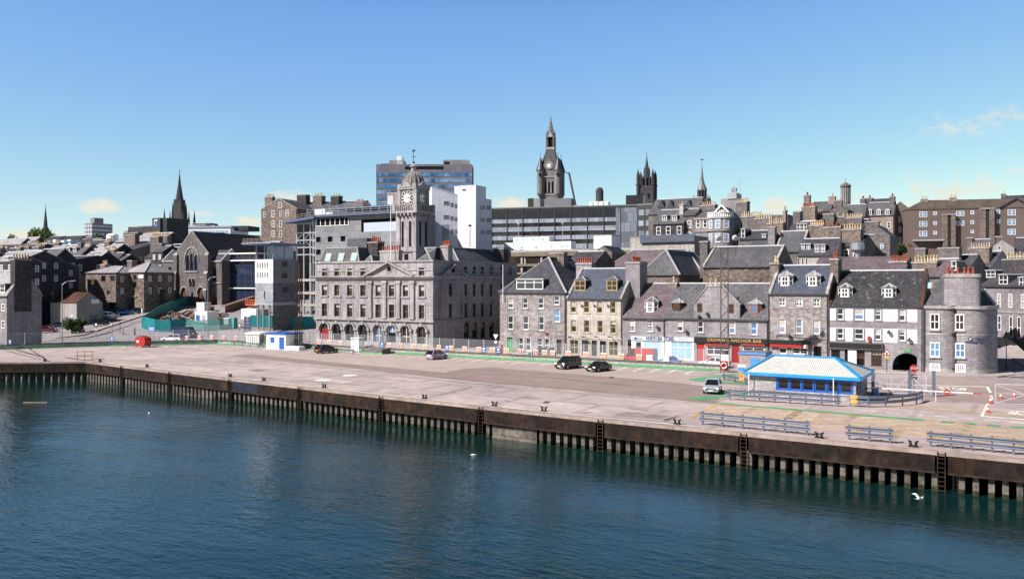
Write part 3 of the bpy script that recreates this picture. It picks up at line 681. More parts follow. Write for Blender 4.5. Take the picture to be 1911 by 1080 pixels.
# ladders at the gaps between the fender plates (photo columns)
gaps = [228,318,430,560,712,898,1121,1388,1757]
gx = []
for p in gaps:
    y = -55.0
    for _ in range(8):
        d = Dy(p, y); x = atD(p, d)[0]; y = yE(x)
    gx.append(x)
ends = [-90, -52, -29.3]+[]+gx+[113,135,150]
ends = sorted(ends)
for i, (a, c) in enumerate(zip(ends[:-1], ends[1:])):
    bm_ = MB(); x0, x1 = a+(.42 if a in gx else .03), c-(.42 if c in gx else .03)
    kn = [x0]+[p.x for p in EDGE if x0 < p.x < x1]+[x1]
    for xa, xb in zip(kn[:-1], kn[1:]):
        ya, yb = yE(xa), yE(xb)
        bm_.add([(xa,ya-.12,-1.4),(xb,yb-.12,-1.4),(xb,yb-.12,-.2),(xa,ya-.12,-.2),(xa,ya+.5,-1.4),(xb,yb+.5,-1.4),(xb,yb+.5,-.2),(xa,ya+.5,-.2)], [[0,1,2,3],[0,4,5,1],[3,2,6,7],[0,3,7,4],[1,5,6,2]], 0)
        bm_.add([(xa,ya-.26,-1.46),(xb,yb-.26,-1.46),(xb,yb-.26,-1.37),(xa,ya-.26,-1.37),(xa,ya+.2,-1.46),(xb,yb+.2,-1.46),(xb,yb+.2,-1.37),(xa,ya+.2,-1.37)], [[0,1,2,3],[0,4,5,1],[3,2,6,7]], 1)
    for k in range(1, max(1,int((x1-x0)/6.4))):
        xs_ = x0+(x1-x0)*k/max(1,int((x1-x0)/6.4)); bm_.box(xs_-.03, xs_+.03, yE(xs_)-.15, yE(xs_), -1.36, -.22, 1)
    o = bm_.build('steel_fender_plate', [M['fender'], M['rust']], qroot)
    if abs(a-gx[2]) < .01:
        bm_ = MB(); xa, xb = x0+.1, x0+5.2; bm_.add([(xa,yE(xa)-.14,-1.33),(xb,yE(xb)-.14,-1.33),(xb,yE(xb)-.14,-.24),(xa,yE(xa)-.14,-.24)], [[0,1,2,3]])
        tag(bm_.build('steel_fender_plate', M['fender_blue'], qroot), 'navy blue steel plate')
pile = MB(); pile.box(-.19,.19,0,.9,-2.45,-1.35); pile.box(-.195,.195,-.006,.9,-4.5,-2.45,1); pm_me = pile.mesh('pile', [M['pile'], mk('weed', (.035,.038,.02), big=(1,.4), fine=(4,.5))]); rest = MB(); npile = 0
x = 102.0
while x > -60:
    y = yE(x)
    if all(abs(x-g) > .42 for g in gx) and not 48.9 < x < 54.2:
        if npile < 100: put('pile', pm_me, qroot, (x+random.uniform(-.05,.05), y+.12, 0), math.atan2(yE(x+.5)-y, .5)); npile += 1
        else: rest.box(x-.19, x+.19, y+.12, y+1, -4.5, -1.35)
    x -= .88
tag(rest.build('far_piles', M['pile'], qroot), None, None, None, 'stuff')
b = MB(); b.add([(48.9,yE(48.9)+.1,-5),(54.0,yE(54)+.1,-5),(54.0,yE(54)+.1,-1.35),(48.9,yE(48.9)+.1,-1.35)], [[0,1,2,3]]); b.build('concrete_infill', M['pile'], qroot)
for g in gx:
    b = MB(); y = yE(g)
    for sg in (-.24,.24): b.box(g+sg-.03, g+sg+.03, y-.14, y-.06, -3.6, .05)
    for k in range(11): b.cyl((g-.24,y-.1,-.1-k*.32),(g+.24,y-.1,-.1-k*.32),.028,.028,5)
    b.build('ladder', M['rust'], qroot)
# ------------------------------------------------------------------ street wall and fence
b = MB(); fb = MB()
for p, q in zip(WALLP[:-1], WALLP[1:]):
    P0, P1 = Vector(p), Vector(q); d = (P1-P0).normalized(); n = Vector((-d.y,d.x,0))
    for (o0,o1,z0,z1,m) in ((0,.45,-.1,.62,0),(-.12,.55,.62,.78,1),(-.35,0,-.1,.2,2)):
        a, c = P0+n*o0, P1+n*o0; e, f = P1+n*o1, P0+n*o1
        b.prism([(a.x,a.y),(c.x,c.y),(e.x,e.y),(f.x,f.y)], z0, z1, m)
wl = thing('retaining_wall', 'low concrete wall with green kerb along the back of the quay', 'wall'); b.build('wall', [M['concrete'], M['granite_dark'], M['path_green']], wl)
# worn patches, covers and cracks on the quay deck
mk('patch_dark', (.25,.205,.19), big=(.2,.25), fine=(.8,.2)); mk('patch_light', (.47,.40,.37), big=(.2,.2), fine=(.8,.2)); mk('stain', (.13,.10,.085), big=(.6,.5), fine=(2,.5))
b = MB(); random.seed(11)
def quad_px(pts, m, z): b.poly([G(*p)[:2]+(z,) for p in pts], m)
for pts, m in (([(1462,780),(1478,782),(1500,766),(1486,764)],0),([(1490,783),(1512,786),(1530,772),(1512,768)],1),([(460,690),(478,693),(500,691),(482,688)],0),([(1012,752),(1022,753),(1028,749),(1018,748)],2),([(835,693),(842,694),(846,692),(838,691)],0),([(1136,705),(1144,706),(1146,703),(1138,702)],2),
    ([(700,732),(760,722),(762,723),(704,734)],1),([(820,735),(880,722),(882,723.5),(824,737)],0),([(1235,783),(1262,776),(1268,773),(1258,780),(1244,785)],2),([(310,684),(385,692),(420,690),(335,682)],1),([(560,706),(640,716),(660,712),(590,703)],1),([(1000,756),(1080,764),(1110,756),(1040,750)],1),([(1140,775),(1230,782),(1250,776),(1170,768)],0)):
    quad_px(pts, m, .008)
for px, py in ((653,700),(603,709)):
    x, y, _ = G(px,py); b.cyl((x,y,0),(x,y,.012),.95,.95,18,3)
for i in range(60):
    px = random.uniform(300,1300); py = 675+(px-160)*.108+random.uniform(8,60)-40; x, y, _ = G(px, max(665,py)); a = random.uniform(-.3,.9); l = random.uniform(.4,3.0); w = random.uniform(.05,.22)
    if y > yedge(x)+1.5 and y < -15: d = Vector((math.cos(a)*l, math.sin(a)*l, 0)); n = Vector((-math.sin(a)*w, math.cos(a)*w, 0)); p = Vector((x,y,.0095+i*.00005)); b.poly([tuple(p), tuple(p+d*.4-n), tuple(p+d), tuple(p+d*.6+n)], random.choice((0,2,2,1)))
for i in range(14):
    x0 = random.uniform(-20,60); y0 = random.uniform(-44,-24); pts = [(x0+k*3.2, y0+random.uniform(-.5,.5)-k*.35) for k in range(6)]
    for p, q in zip(pts[:-1],pts[1:]): b.poly([(p[0],p[1],.0135),(q[0],q[1],.0135),(q[0],q[1]+.09,.0135),(p[0],p[1]+.09,.0135)], 2)
tag(b.build('deck_patches', [M['patch_dark'], M['patch_light'], M['stain'], M['line_white']]), None, None, None, 'structure')
# ------------------------------------------------------------------ harbour office with clock tower (front plane y = 0)
def clock(root, loc, r, rz, fm='black'):
    b = MB(); b.lathe([(0,0),(r*1.18,0),(r*1.18,.12),(r,.12),(r,.1),(0,.1)], n=24, m=0)
    b.lathe([(r,.125),(r,.14),(.0,.14)], n=24, m=1)
    o = b.build('clock_face', [M['granite_trim'], M[fm]], root, loc); o.rotation_euler = (R(90),0,rz)
    c = MB()
    for k in range(12):
        a = math.pi*k/6; c.bar((math.sin(a)*r*.66,math.cos(a)*r*.66,.15),(math.sin(a)*r*.92,math.cos(a)*r*.92,.15), r*.13, .01)
    c.lathe([(r*.6,.146),(r*.6,.15),(0,.15)], n=20)
    c.build('dial_marks', M['white'], o)
    h = MB()
    for a, l, w in ((R(97),r*.55,.11*r),(R(88),r*.82,.08*r)): h.bar((0,0,.165),(math.sin(a)*l,math.cos(a)*l,.165), w, .01)
    h.build('hands', M[fm], o)
    return o
def harbour_office():
    fr = Fr(590, 0, 0, base=0); W = fr.u(808); Dp = fr.v(965, W)
    r = thing('harbour_office', 'grey granite harbour office with domed clock tower, pediments and arched ground floor', 'office building', (fr.o[0], fr.o[1], 0))
    zp, zc, zs = fr.z(808,485), fr.z(808,516.5), fr.z(808,599)
    cols = [605.7,629,653,677.7,706,731,757,787]
    ops = []; wl = []
    def row(pxs, w, t, b, fm='dark_frame', st='sash', arch=0, pn='pane_dark', ref=606):
        z0, z1 = fr.z(ref,b), fr.z(ref,t)
        for c in pxs:
            a, e = fr.u(c-w/2), fr.u(c+w/2); ar = (e-a)/2*.95 if arch else 0
            ops.append((a,e,z0,z1,ar)); wl.append((a,e,z0,z1,ar,st,fm,pn))
    row([605.7,629,653,677.7], 9.5, 501.5, 515); row([787], 10.5, 499.5, 514.5, ref=787)
    row(cols, 10, 531.5, 551.5, ref=606); row(cols, 10, 566, 590, ref=606)
    row(cols, 16.5, 602.5, 641, arch=1, st='plain')
    b = MB(); T = lambda u, v, z: (u,v,z); openwall(b, T, 0, W, 0, zp, ops, .35)
    # the shaded side front, seen to the right
    sf = Fr(808, 0, 90, base=0); sops = []; swl = []
    def srow(pxs, w, t, bt, arch=0, mid=None):
        for c in pxs:
            D = fr.Dside(c, W); v = fr.v(c, W); z0, z1 = zat(bt,D), zat(t,D); a, e = v-w/2, v+w/2
            if arch: z1 += .6
            ops_ = (a,e,max(.3,z0),z1,w/2*.95 if arch else 0); sops.append(ops_); swl.append(ops_)
    up = [869.5,885.5,900.5,917,936,953]
    srow(up, 1.25, 497, 511); srow([841]+up[:5], 1.25, 529, 552); srow([841]+up[:4], 1.25, 566, 592); srow([871,886.5,902,918], 1.9, 606, 631, 1)
    openwall(b, lambda u, v, z: (W-v, u, z), 0, Dp, 0, zp, sops, .35)
    b.poly([(0,0,0),(0,Dp,0),(0,Dp,zp),(0,0,zp)]); b.poly([(0,Dp,0),(W,Dp,0),(W,Dp,zp),(0,Dp,zp)]); b.poly([(0,0,zp-.9),(W,0,zp-.9),(W,Dp,zp-.9),(0,Dp,zp-.9)])
    b.box(.01, W-.01, .35, .4, zp-1, zp); 
    b.build('wall', M['granite_ashlar'], r)
    # string courses, cornice, parapet cap; pilasters; window margins; quoins
    t = MB()
    def course(z, h, p, m=0):
        t.box(-p, W+p, -p, .02, z, z+h, m); t.box(W-.02, W+p, .02, Dp, z, z+h, m); t.box(-p, .02, .02, Dp, z, z+h, m)
    course(zs-.25, .3, .38); course(zs+.05, .22, .2); course(zc-.3, .3, .5); course(zc, .22, .75); course(zp-.3, .3, .22); course(zp-1.9, .18, .12)
    course(zc-.95, .16, .1); course(0, .8, .1)
    for o in ops:
        a, e, z0, z1 = o[:4]
        if len(o) > 4 and o[4]: continue
        k = .24
        t.box(a-k, a, -.07, .03, z0, z1); t.box(e, e+k, -.07, .03, z0, z1); t.box(a-k, e+k, -.09, .03, z1, z1+k)
        if z1-z0 < 2.2 and z0 < zc+2: t.box(a-k-.1, e+k+.1, -.16, .03, z0-.2, z0)
        t.box(a-k-.15, e+k+.15, -.22, .03, z0-.26, z0)
    for c in cols:     # arch hoods with keystone
        u = fr.u(c); zt = fr.z(606,602.5); w = fr.u(c+8.2)-u
        for i in range(9):
            a = math.pi*i/8; p = Vector((u-math.cos(a)*(w+.22), -.12, zt-w*.95+math.sin(a)*(w+.22)))
            if i: t.bar(pp, p, .34, .34)
            pp = p
        t.box(u-.24, u+.24, -.4, .05, zt-.1, zt+.55)
        for s_ in (-1,1): t.box(u+s_*(w+.3)-.28, u+s_*(w+.3)+.28, -.38, .05, zt-w-.1, zt-w+.45); t.box(u+s_*(w+.25)-.2, u+s_*(w+.25)+.2, -.14, .05, .3, zt-w)
    for c in (691.5,718.5,744,770.5):    # pilasters under the pediment
        u = fr.u(c); t.box(u-.42, u+.42, -.3, .03, zs+.3, zc-.75); t.box(u-.6, u+.6, -.42, .03, zc-1.25, zc-.7); t.box(u-.55, u+.55, -.4, .03, zs+.25, zs+.7)
    for k in range(14):
        z = zs+.5+k*.56
        if z < zc-.8: t.box(-.06, .75 if k%2 else .5, -.06, .02, z, z+.4); t.box(W-(.75 if k%2 else .5), W+.05, -.06, .02, z, z+.4)
    pu0, pu1 = fr.u(686), fr.u(773); pm_ = (pu0+pu1)/2; zt = fr.z(727,492.5)+.1
    t.exty([(pu0,zc+.2),(pu1,zc+.2),(pm_,zt)], -.35, .1, 0)
    for q in (pu0-.35, pu1+.35): t.bar((q,-.5,zc+.22),(pm_,-.5,zt+.2), .9, .3)
    t.cyl((pm_,-.42,zc+1.55),(pm_,-.3,zc+1.55),.75,.75,16,0); t.cyl((pm_,-.46,zc+1.55),(pm_,-.3,zc+1.55),.5,.5,16,1)
    # side pediment
    q0, q1 = fr.v(819,W), fr.v(866,W); qm = (q0+q1)/2
    t.ext([(q0,zc+.2),(q1,zc+.2),(qm,zt-.5)], W-.1, W+.3, 0)
    for q in (q0,q1): t.bar((W+.45,q,zc+.22),(W+.45,qm,zt-.3), .9, .3)
    t.cyl((W+.3,qm,zc+1.3),(W+.36,qm,zc+1.3),.5,.5,14,1)
    for v in (q0+.6, q1-.6): t.box(W-.02, W+.25, v-.4, v+.4, zs+.3, zc-.7)
    t.build('stone_trim', [M['granite_trim'], M['dark']], r)
    for i, (a,e,z0,z1,ar,st,fm,pn) in enumerate(wl):
        w, h = e-a, z1-z0
        o = window(r, w, h, ((a+e)/2,.3,z0), 0, 'sash' if not ar else 'cross', 'dark_frame' if not ar else ('white' if i%8 in (1,2,3) else 'granite_dark'), 'pane_curtain' if ar and i%8 in (1,2) else pn)
    for a,e,z0,z1,ar in swl: window(r, e-a, z1-z0, (W-.3,(a+e)/2,z0), R(90), 'sash', 'dark_frame', 'pane_dark')
    d = MB(); u = fr.u(731); d.box(u-.8, u+.8, .2, .28, .1, 2.6); d.build('door', M['dark'], r)
    d = MB(); u = fr.u(605.7); d.box(u-.95, u+.95, .2, .27, .1, 2.9); d.build('door', M['red_deep'], r)
    # roofs behind the parapet
    b = MB()
    def hip(u0,u1,v0,v1,ze,zr,i,m=0):
        pts = [(u0,v0,ze),(u1,v0,ze),(u1,v1,ze),(u0,v1,ze),(u0+i,v0+i*.7,zr),(u1-i,v0+i*.7,zr),(u1-i,v1-i*.7,zr),(u0+i,v1-i*.7,zr)]
        b.add(pts, [[0,1,5,4],[1,2,6,5],[2,3,7,6],[3,0,4,7],[4,5,6,7]], m)
        for k in range(4): b.bar(pts[k], pts[k+4], .22, .16, 1); b.bar(pts[4+k], pts[4+(k+1)%4], .22, .12, 1)
    ul, ur = fr.u(596,2), fr.u(676,2); zr = fr.z(640,463,4)
    hip(ul, ur, 1.2, 10, zp-.8, zr, 1.6)
    hip(fr.u(676,2), fr.u(700,2), 1.5, 10, zp-.8, fr.z(690,477,3), 1.5)
    hip(fr.u(770,2), W-.8, 1.2, 10, zp-.8, fr.z(815,462,5), 4.0)
    hip(W-9, W-.8, 10.1, Dp-.6, zp-.8, fr.z(880,461,14), 4.0)
    b.build('roof', [M['slate_grey'], M['lead']], r)
    for c in (613,637,661):
        z0, z1 = fr.z(c,485,2), fr.z(c,474,2.6); o = MB(); o.box(-.75,.75,-.06,.1,0,1.7,0); o.box(-.6,.6,-.09,.02,.15,1.55,1)
        s_ = o.build('skylight', [M['tan_frame'], M['pane_sky']], r, (fr.u(c,1.7),1.38,zp+.1)); s_.rotation_euler = (R(-19),0,0)
    chimney(r, fr.u(715,3), fr.u(750,3), 2, 3.2, zp-1, fr.z(730,467,2), 8, 'pot_red', 'granite_trim')
    chimney(r, fr.u(693,6), fr.u(711,6), 5, 7, zp-1, fr.z(700,450,5), 5, 'pot_red', 'stone_dark')
    chimney(r, fr.u(828,6), fr.u(842,6), 5, 6.5, zp-1, fr.z(835,458,5), 6, 'pot_red', 'granite_trim')
    b = MB(); b.box(fr.u(654,8), fr.u(690,8), 7, 10, zp-1, fr.z(670,445,8), 0); b.build('roof_plant_box', M['slate_grey'], r)
    chimney(r, W-3.4, W-.9, Dp-4, Dp-2, zp-1, zp+3.2, 0, 'pot_red', 'stone_dark')
    b = MB(); b.cyl((fr.u(728,1),1.2,zp-.2),(fr.u(728,1),1.2,fr.z(728,372,1)),.09,.05,6); b.build('flagpole', M['white'], r)
    # ---- clock tower: square, corner towards nothing; front face 740-780 px, side 780-806
    yv = 9.0; tu0, tu1 = fr.u(741,yv), fr.u(776,yv); tw = tu1-tu0; tc = (tu0+tu1)/2
    td = tw; zt0 = zp-2; zA = fr.z(758,398,yv); zB = fr.z(758,347.5,yv); zD = fr.z(758,321.5,yv+tw/2)
    c = MB(); c.box(tu0,tu1,yv,yv+td,zt0,zA+.2,0)
    for k in (-.20,.20):
        c.box(tc+k*tw-.28, tc+k*tw+.28, yv-.02, yv+.05, zt0+5, zA-1.6, 2); c.box(tu1-.05,tu1+.02,yv+td/2+k*tw-.28,yv+td/2+k*tw+.28,zt0+5,zA-1.6,2)
    for s0 in (tu0-.18, tu1-.85): c.box(s0, s0+1.03, yv-.18, yv+.9, zt0, zA, 0)
    c.box(tu1-.85, tu1+.18, yv+td-.9, yv+td+.18, zt0, zA, 0)
    c.box(tu0-.3,tu1+.3,yv-.3,yv+td+.3,zt0+4.0,zt0+4.4,1); c.box(tc-.5,tc+.5,yv-.06,yv,zt0+2.4,zt0+3.6,2)
    # balcony
    c.box(tu0-.75,tu1+.75,yv-.75,yv+td+.75,zA,zA+.45,1)
    for k in range(5): x = tu0+tw*(k+.5)/5; c.box(x-.16,x+.16,yv-.7,yv,zA-.5,zA,1); c.box(tu1,tu1+.7,yv+td*(k+.5)/5-.16,yv+td*(k+.5)/5+.16,zA-.5,zA,1)
    zb = zA+1.75
    for k in range(12): x = tu0-.4+(tw+.8)*(k+.5)/12; c.box(x-.09,x+.09,yv-.62,yv-.45,zA+.45,zb-.2,1); c.box(tu1+.45,tu1+.62,yv-.4+(td+.8)*(k+.5)/12-.09,yv-.4+(td+.8)*(k+.5)/12+.09,zA+.45,zb-.2,1)
    for x0,x1,y0,y1 in ((tu0-.7,tu1+.7,yv-.7,yv-.35),(tu1+.35,tu1+.7,yv-.7,yv+td+.7)): c.box(x0,x1,y0,y1,zb-.2,zb,1)
    for x in (tu0-.35,tu1+.35): c.box(x-.4,x+.4,yv-.75,yv+.05,zA+.45,zb+.15,1)
    c.box(tu1-.05,tu1+.75,yv+td-.05,yv+td+.75,zA+.45,zb+.15,1)
    # clock stage
    i = .35; zK = zB-.6
    c.box(tu0+i,tu1-i,yv+i,yv+td-i,zA+.4,zK,0); c.box(tc-.55,tc+.55,yv+i-.04,yv+i+.1,zA+.6,zA+2.3,2); c.box(tu1-i-.1,tu1-i+.04,yv+td/2-.55,yv+td/2+.55,zA+.6,zA+2.3,2)
    for x in (tu0+i,tu1-i): c.box(x-.4,x+.4,yv+i-.25,yv+i+.5,zA+.4,zK,1)
    c.box(tu1-i-.4,tu1-i+.25,yv+td-i-.5,yv+td-i+.25,zA+.4,zK,1)
    c.box(tu0+.0,tu1-.0,yv,yv+td,zK,zK+.45,1)
    # pedimented hood over each face
    for q in (0,1):
        if q == 0: c.exty([(tu0+.8,zK+.4),(tu1-.8,zK+.4),(tc,zB+1.1)], yv-.1, yv+1.2, 1)
        else: c.ext([(yv+.8,zK+.4),(yv+td-.8,zK+.4),(yv+td/2,zB+1.1)], tu1-1.2, tu1+.1, 1)
    for x in (tu0+.5,tu1-.5):
        for y in (yv+.5,yv+td-.5): c.box(x-.45,x+.45,y-.45,y+.45,zK+.4,zB+.5,1)
    c.build('clock_tower', [M['granite_ashlar'], M['granite_trim'], M['dark']], r)
    rr = tw*.47; hd = zD-zB
    dm = MB(); prof = [(rr*1.04,0),(rr*1.04,.25)]+[(rr*math.cos(a)**.9 if a < 1.5 else .3, .25+(hd-.25)*math.sin(a)) for a in [k*.13 for k in range(0,11)]]
    dm.lathe(prof, (0,0,0), 16, 0)
    for k in range(16):
        a = 2*math.pi*k/16
        for (r0,z0),(r1,z1) in zip(prof[1:-1],prof[2:]): dm.bar((r0*math.cos(a),r0*math.sin(a),z0),(r1*math.cos(a),r1*math.sin(a),z1),.14,.14,1)
    zq = hd-.12
    dm.lathe([(.8,zq-.25),(.8,zq+.12),(.5,zq+.18),(.5,zq+1.0),(.82,zq+1.05),(.82,zq+1.2),(.6,zq+1.35),(.3,zq+1.6),(.1,zq+1.8),(0,zq+1.8)], n=10, m=1)
    dm.build('dome', [mat('dome_stone', (.20,.185,.17), .8, (.3,.3), (2,.25), brick=(2,.5,.65,.05), streak=.3), M['granite_trim']], r, (tc,yv+td/2,zB), 0)
    v = MB(); z0 = zq+1.7; v.cyl((0,0,z0),(0,0,z0+2.7),.07,.04,6); v.lathe([(0,z0),(.3,z0+.25),(0,z0+.6)], n=8)
    v.bar((-.55,0,z0+1.4),(.55,0,z0+1.4),.05,.07); v.bar((0,-.55,z0+1.4),(0,.55,z0+1.4),.05,.07)
    v.add([(-.55,0,z0+2.4),(.55,0,z0+2.45),(.4,0,z0+2.7),(.1,0,z0+2.95),(-.3,0,z0+2.7)], [[0,1,2,3,4]]); v.add([(-.5,.06,z0+2.4),(.5,.06,z0+2.45),(.1,.06,z0+2.95)], [[0,1,2]])
    v.build('weathervane', M['dark_grey'], r, (tc,yv+td/2,zB))
    zc2 = (zA+zK)/2+1.0
    clock(r, (tc, yv+.35, fr.z(758,369.5,yv)), 1.42, 0); clock(r, (tu1-.35, yv+td/2, fr.z(758,369.5,yv)), 1.42, R(90))
    return fr, W, zp
harbour_office()
# ------------------------------------------------------------------ the row of houses facing the quay (plane y = 0)
def shopfront(root, fr, a, e, t, b, wins=(), doors=(), m='white', v=-.12):
    """timber frontage with glazed openings; all in photo pixels"""
    u0, u1, z0, z1 = fr.u(a), fr.u(e), 0, fr.z(a,t); ops = []
    for w in wins: ops.append((fr.u(w[0]), fr.u(w[1]), fr.z(w[0],w[3]), fr.z(w[0],w[2])))
    for d in doors: ops.append((fr.u(d[0]), fr.u(d[1]), .08, fr.z(d[0],d[2])))
    f = MB(); openwall(f, lambda u,q,z: (u,q+v,z), u0, u1, z0, z1, ops, .2); f.box(u0,u1,v+.001,v+.1,z1-.01,z1+.04); f.poly([(u0,v,0),(u0,0,0),(u0,0,z1),(u0,v,z1)]); f.poly([(u1,v,0),(u1,v,z1),(u1,0,z1),(u1,0,0)])
    f.build('shopfront', M[m], root)
    for w, o in zip(wins, ops): window(root, o[1]-o[0], o[3]-o[2], ((o[0]+o[1])/2, v+.1, o[2]), 0, w[4] if len(w) > 4 else 'shop', w[5] if len(w) > 5 else 'white', w[6] if len(w) > 6 else 'pane')
    for d, o in zip(doors, ops[len(wins):]):
        q = MB(); q.box(o[0],o[1],v+.1,v+.15,.08,o[3]); h = q.build('door', M[d[3]], root)
        k = MB(); k.box(o[1]-.2,o[1]-.12,v+.05,v+.1,1.0,1.15); k.build('handle', M['gold'], h)
def doorway(root, fr, px, w, t, m='dark', glass=True, v=.1, fan=True):
    u0, u1, z1 = fr.u(px-w/2), fr.u(px+w/2), fr.z(px,t); q = MB(); zt = 2.3 if fan else z1
    q.box(u0,u1,v,v+.06,.05,zt,0)
    for k in (0,1):
        for z in (.25,1.25): q.box(u0+.1+k*(u1-u0)/2, u0-.1+(k+1)*(u1-u0)/2, v-.02, v, z, z+.8, 0)
    o = q.build('door', M[m], root)
    if fan and z1 > 2.5:
        g = MB(); g.box(u0,u1,v+.01,v+.05,zt+.05,z1); g.build('fanlight', M['pane'], o)
    k = MB(); k.box(u1-.2,u1-.12,v-.07,v-.02,1.0,1.15); k.build('handle', M['gold'], o)
def op(fr, px, w, t, b=None):
    return (fr.u(px-w/2), fr.u(px+w/2), .02 if b is None else fr.z(px,b), fr.z(px,t))
def downpipe(root, fr, px, t):
    b = MB(); b.cyl((fr.u(px),-.08,0),(fr.u(px),-.08,fr.z(px,t)),.07,.07,6); b.build('downpipe', M['dark_grey'], root)
F0 = Fr(933, 0, 0, base=0)
M['blue_letters'] = flat('blue_letters', (.01,.02,.16), .5); M['sign_white'] = flat('sign_white', (.56,.57,.60), .5)
# A: rubble house with a hipped roof
rA, fA, *_ = house('four storey grey rubble house with hipped slate roof and wide white dormer', 933, 1056, 546, 480, 20, y=0, base=0, kind='hip', wall='granite_rubble', rm='slate', lod=False, surround=True, cat='house',
    wins=[([952.5,980,1009],10.5,556,575),([1038.5],11,552.5,569),([952.5,981,1010],10.5,589.5,614.5),([1039.5],11,577.5,601,'sash','white','pane_blue'),([972,985.5,1007,1020.5],9.5,630,654,'sash','white','pane')],
    extra_ops=[op(F0,952,10.5,629),op(F0,1043.5,9,633)], chims=[(1026,1052,470,9,1.4,0,'pot_buff','stone_brown')])
doorway(rA, fA, 952, 10.5, 629, 'green'); doorway(rA, fA, 1043.5, 9, 633, 'black')
W_A = fA.u(1056); zeA, zrA = fA.z(994,546), None
dormer(rA, fA, lambda z: (W_A*.45)*(z-zeA)/8.3, 989, 50, 521.5, 540, 'box', 'white', 'lead', 'pane', 'three')
b = MB(); b.cyl((fA.u(940.5),-.35,fA.z(940,563)),(fA.u(940.5),-.35,fA.z(940,494)),.07,.05,6); b.bar((fA.u(940.5),-.35,fA.z(940,560)),(fA.u(940.5),0,fA.z(940,560)),.06,.06); b.build('flagpole', M['white'], rA)
b = MB(); b.box(fA.u(1018),fA.u(1022),-.25,0,fA.z(1020,624),fA.z(1020,620)); b.build('alarm_box', M['red'], rA)
b = MB()
for i in range(4): b.exty([(fA.u(935)-.01+i*.0,fA.z(935,620)),(fA.u(935)+1.2,fA.z(935,626)),(fA.u(935)+1.2,fA.z(935,620))], -.03-.002*i, .01)
# B: cream ashlar house
F0 = Fr(1058, 0, 0, base=0)
rB, fB, WB, dB, zeB, zrB = house('cream ashlar house with four bays, brown sash windows and two hipped dormers', 1058, 1161, 556.5, 502, 11, y=0, base=0, wall='granite_cream', rm='slate_blue', lod=False, surround=True, skew=True, trim='granite_cream',
    wins=[([1070,1094.5,1119,1144],10,562,583,'sash','tan_frame','pane_dark'),([1070.5,1095,1120,1144.5],10,597,619.5,'sash','tan_frame','pane_dark'),([1071.5],16,634,661,'cross','tan_frame','pane_dark'),([1145],17,637,664,'cross','tan_frame','pane_dark')],
    extra_ops=[op(F0,1092,11.5,634),op(F0,1109,10,635),op(F0,1125.5,12,636)],
    dorms=[(1083,20,523.5,542.5,dict(style='hip',fm='tan_frame',rm='slate_grey',pm='pane_dark')),(1142.5,20,523,542.5,dict(style='hip',fm='tan_frame',rm='slate_grey',pm='pane_dark'))],
    chims=[(1075,1104,490,7.5,1.2,7,'pot_red','granite_block'),(1167,1194,488,4.5,3.2,6,'pot_red','granite_block')])
for p, w, t in ((1092,11.5,634),(1109,10,635),(1125.5,12,636)): doorway(rB, fB, p, w, t, 'black')
def wall_lamps(root, fr, pxs, py, l=.9):
    for p in pxs:
        b = MB(); u, z = fr.u(p), fr.z(p,py); b.bar((u,0,z),(u,-l,z+.1),.06,.06); b.cbox(u,-l-.1,z-.02,.42,.3,.18); b.build('wall_lamp', M['dark_grey'], root)
wall_lamps(rB, fB, (1080,1104,1129), 561); wall_lamps(rB, fB, (1068,1093,1117,1142), 628.5)
b = MB(); b.box(0,WB,-.12,.0,fB.z(1100,632),fB.z(1100,629)); b.build('string_course', M['granite_cream'], rB)
# C: low purple-slate house with the ship chandler's shop
F0 = Fr(1160, 0, 0, base=0)
rC, fC, WC_, dC, zeC, zrC = house('low granite house with purple slate roof above the left part of the white shop front', 1162, 1241, 593, 530, 10.5, y=0, base=0, wall='granite_block', rm='slate_purple', lod=False, surround=True,
    wins=[([1179.5],11,597,618.5,'grid'),([1213,],11,597,618.5,'grid')], dorms=[(1214,25,562.5,583,dict(style='bay',rm='slate_purple',win='grid'))],
    chims=[(1246,1263,526,5.2,1.6,1,'pot_buff','stone_brown')], extra_ops=[op(F0,1173,7,633)])
doorway(rC, fC, 1173, 7, 633, 'dark')
shopfront(rC, fC, 1179, 1240.5, 634, 672, [(1186,1198,636,654,'plain'),(1201,1235,636,668,'shop','white','pane_sky')], [(1188,1198,655,'black')], 'white')
s_ = MB(); s_.box(fC.u(1186)-.35,fC.u(1186)+.35,0,.08,0,1.2); k = s_.build('skylight', M['dark_grey'], rC, (0,2.2,zeC+2.2)); k.rotation_euler = (R(-42),0,0)
b = MB(); b.box(fC.u(1179),fC.u(1240.8),-.3,-.05,fC.z(1200,634.5),fC.z(1200,627)); sg = b.build('shop_sign', M['sign_white'], rC)
text('lettering', 'NORTH SEA', .74, M['blue_letters'], sg, (fC.u(1222),-.32,(fC.z(1200,634.5)+fC.z(1200,627))/2), bold=.02, fit=fC.u(1237)-fC.u(1206.5))
b = MB(); b.cyl((fC.u(1190)-.2,-.31,fC.z(1190,631)),(fC.u(1190)-.2,-.33,fC.z(1190,631)),.22,.22,10); b.bar((fC.u(1190)-.6,-.32,fC.z(1190,631)),(fC.u(1190)+.9,-.32,fC.z(1190,631)),.02,.12); b.build('emblem', M['blue'], sg)
dish(rC, fC, 1228, 610)
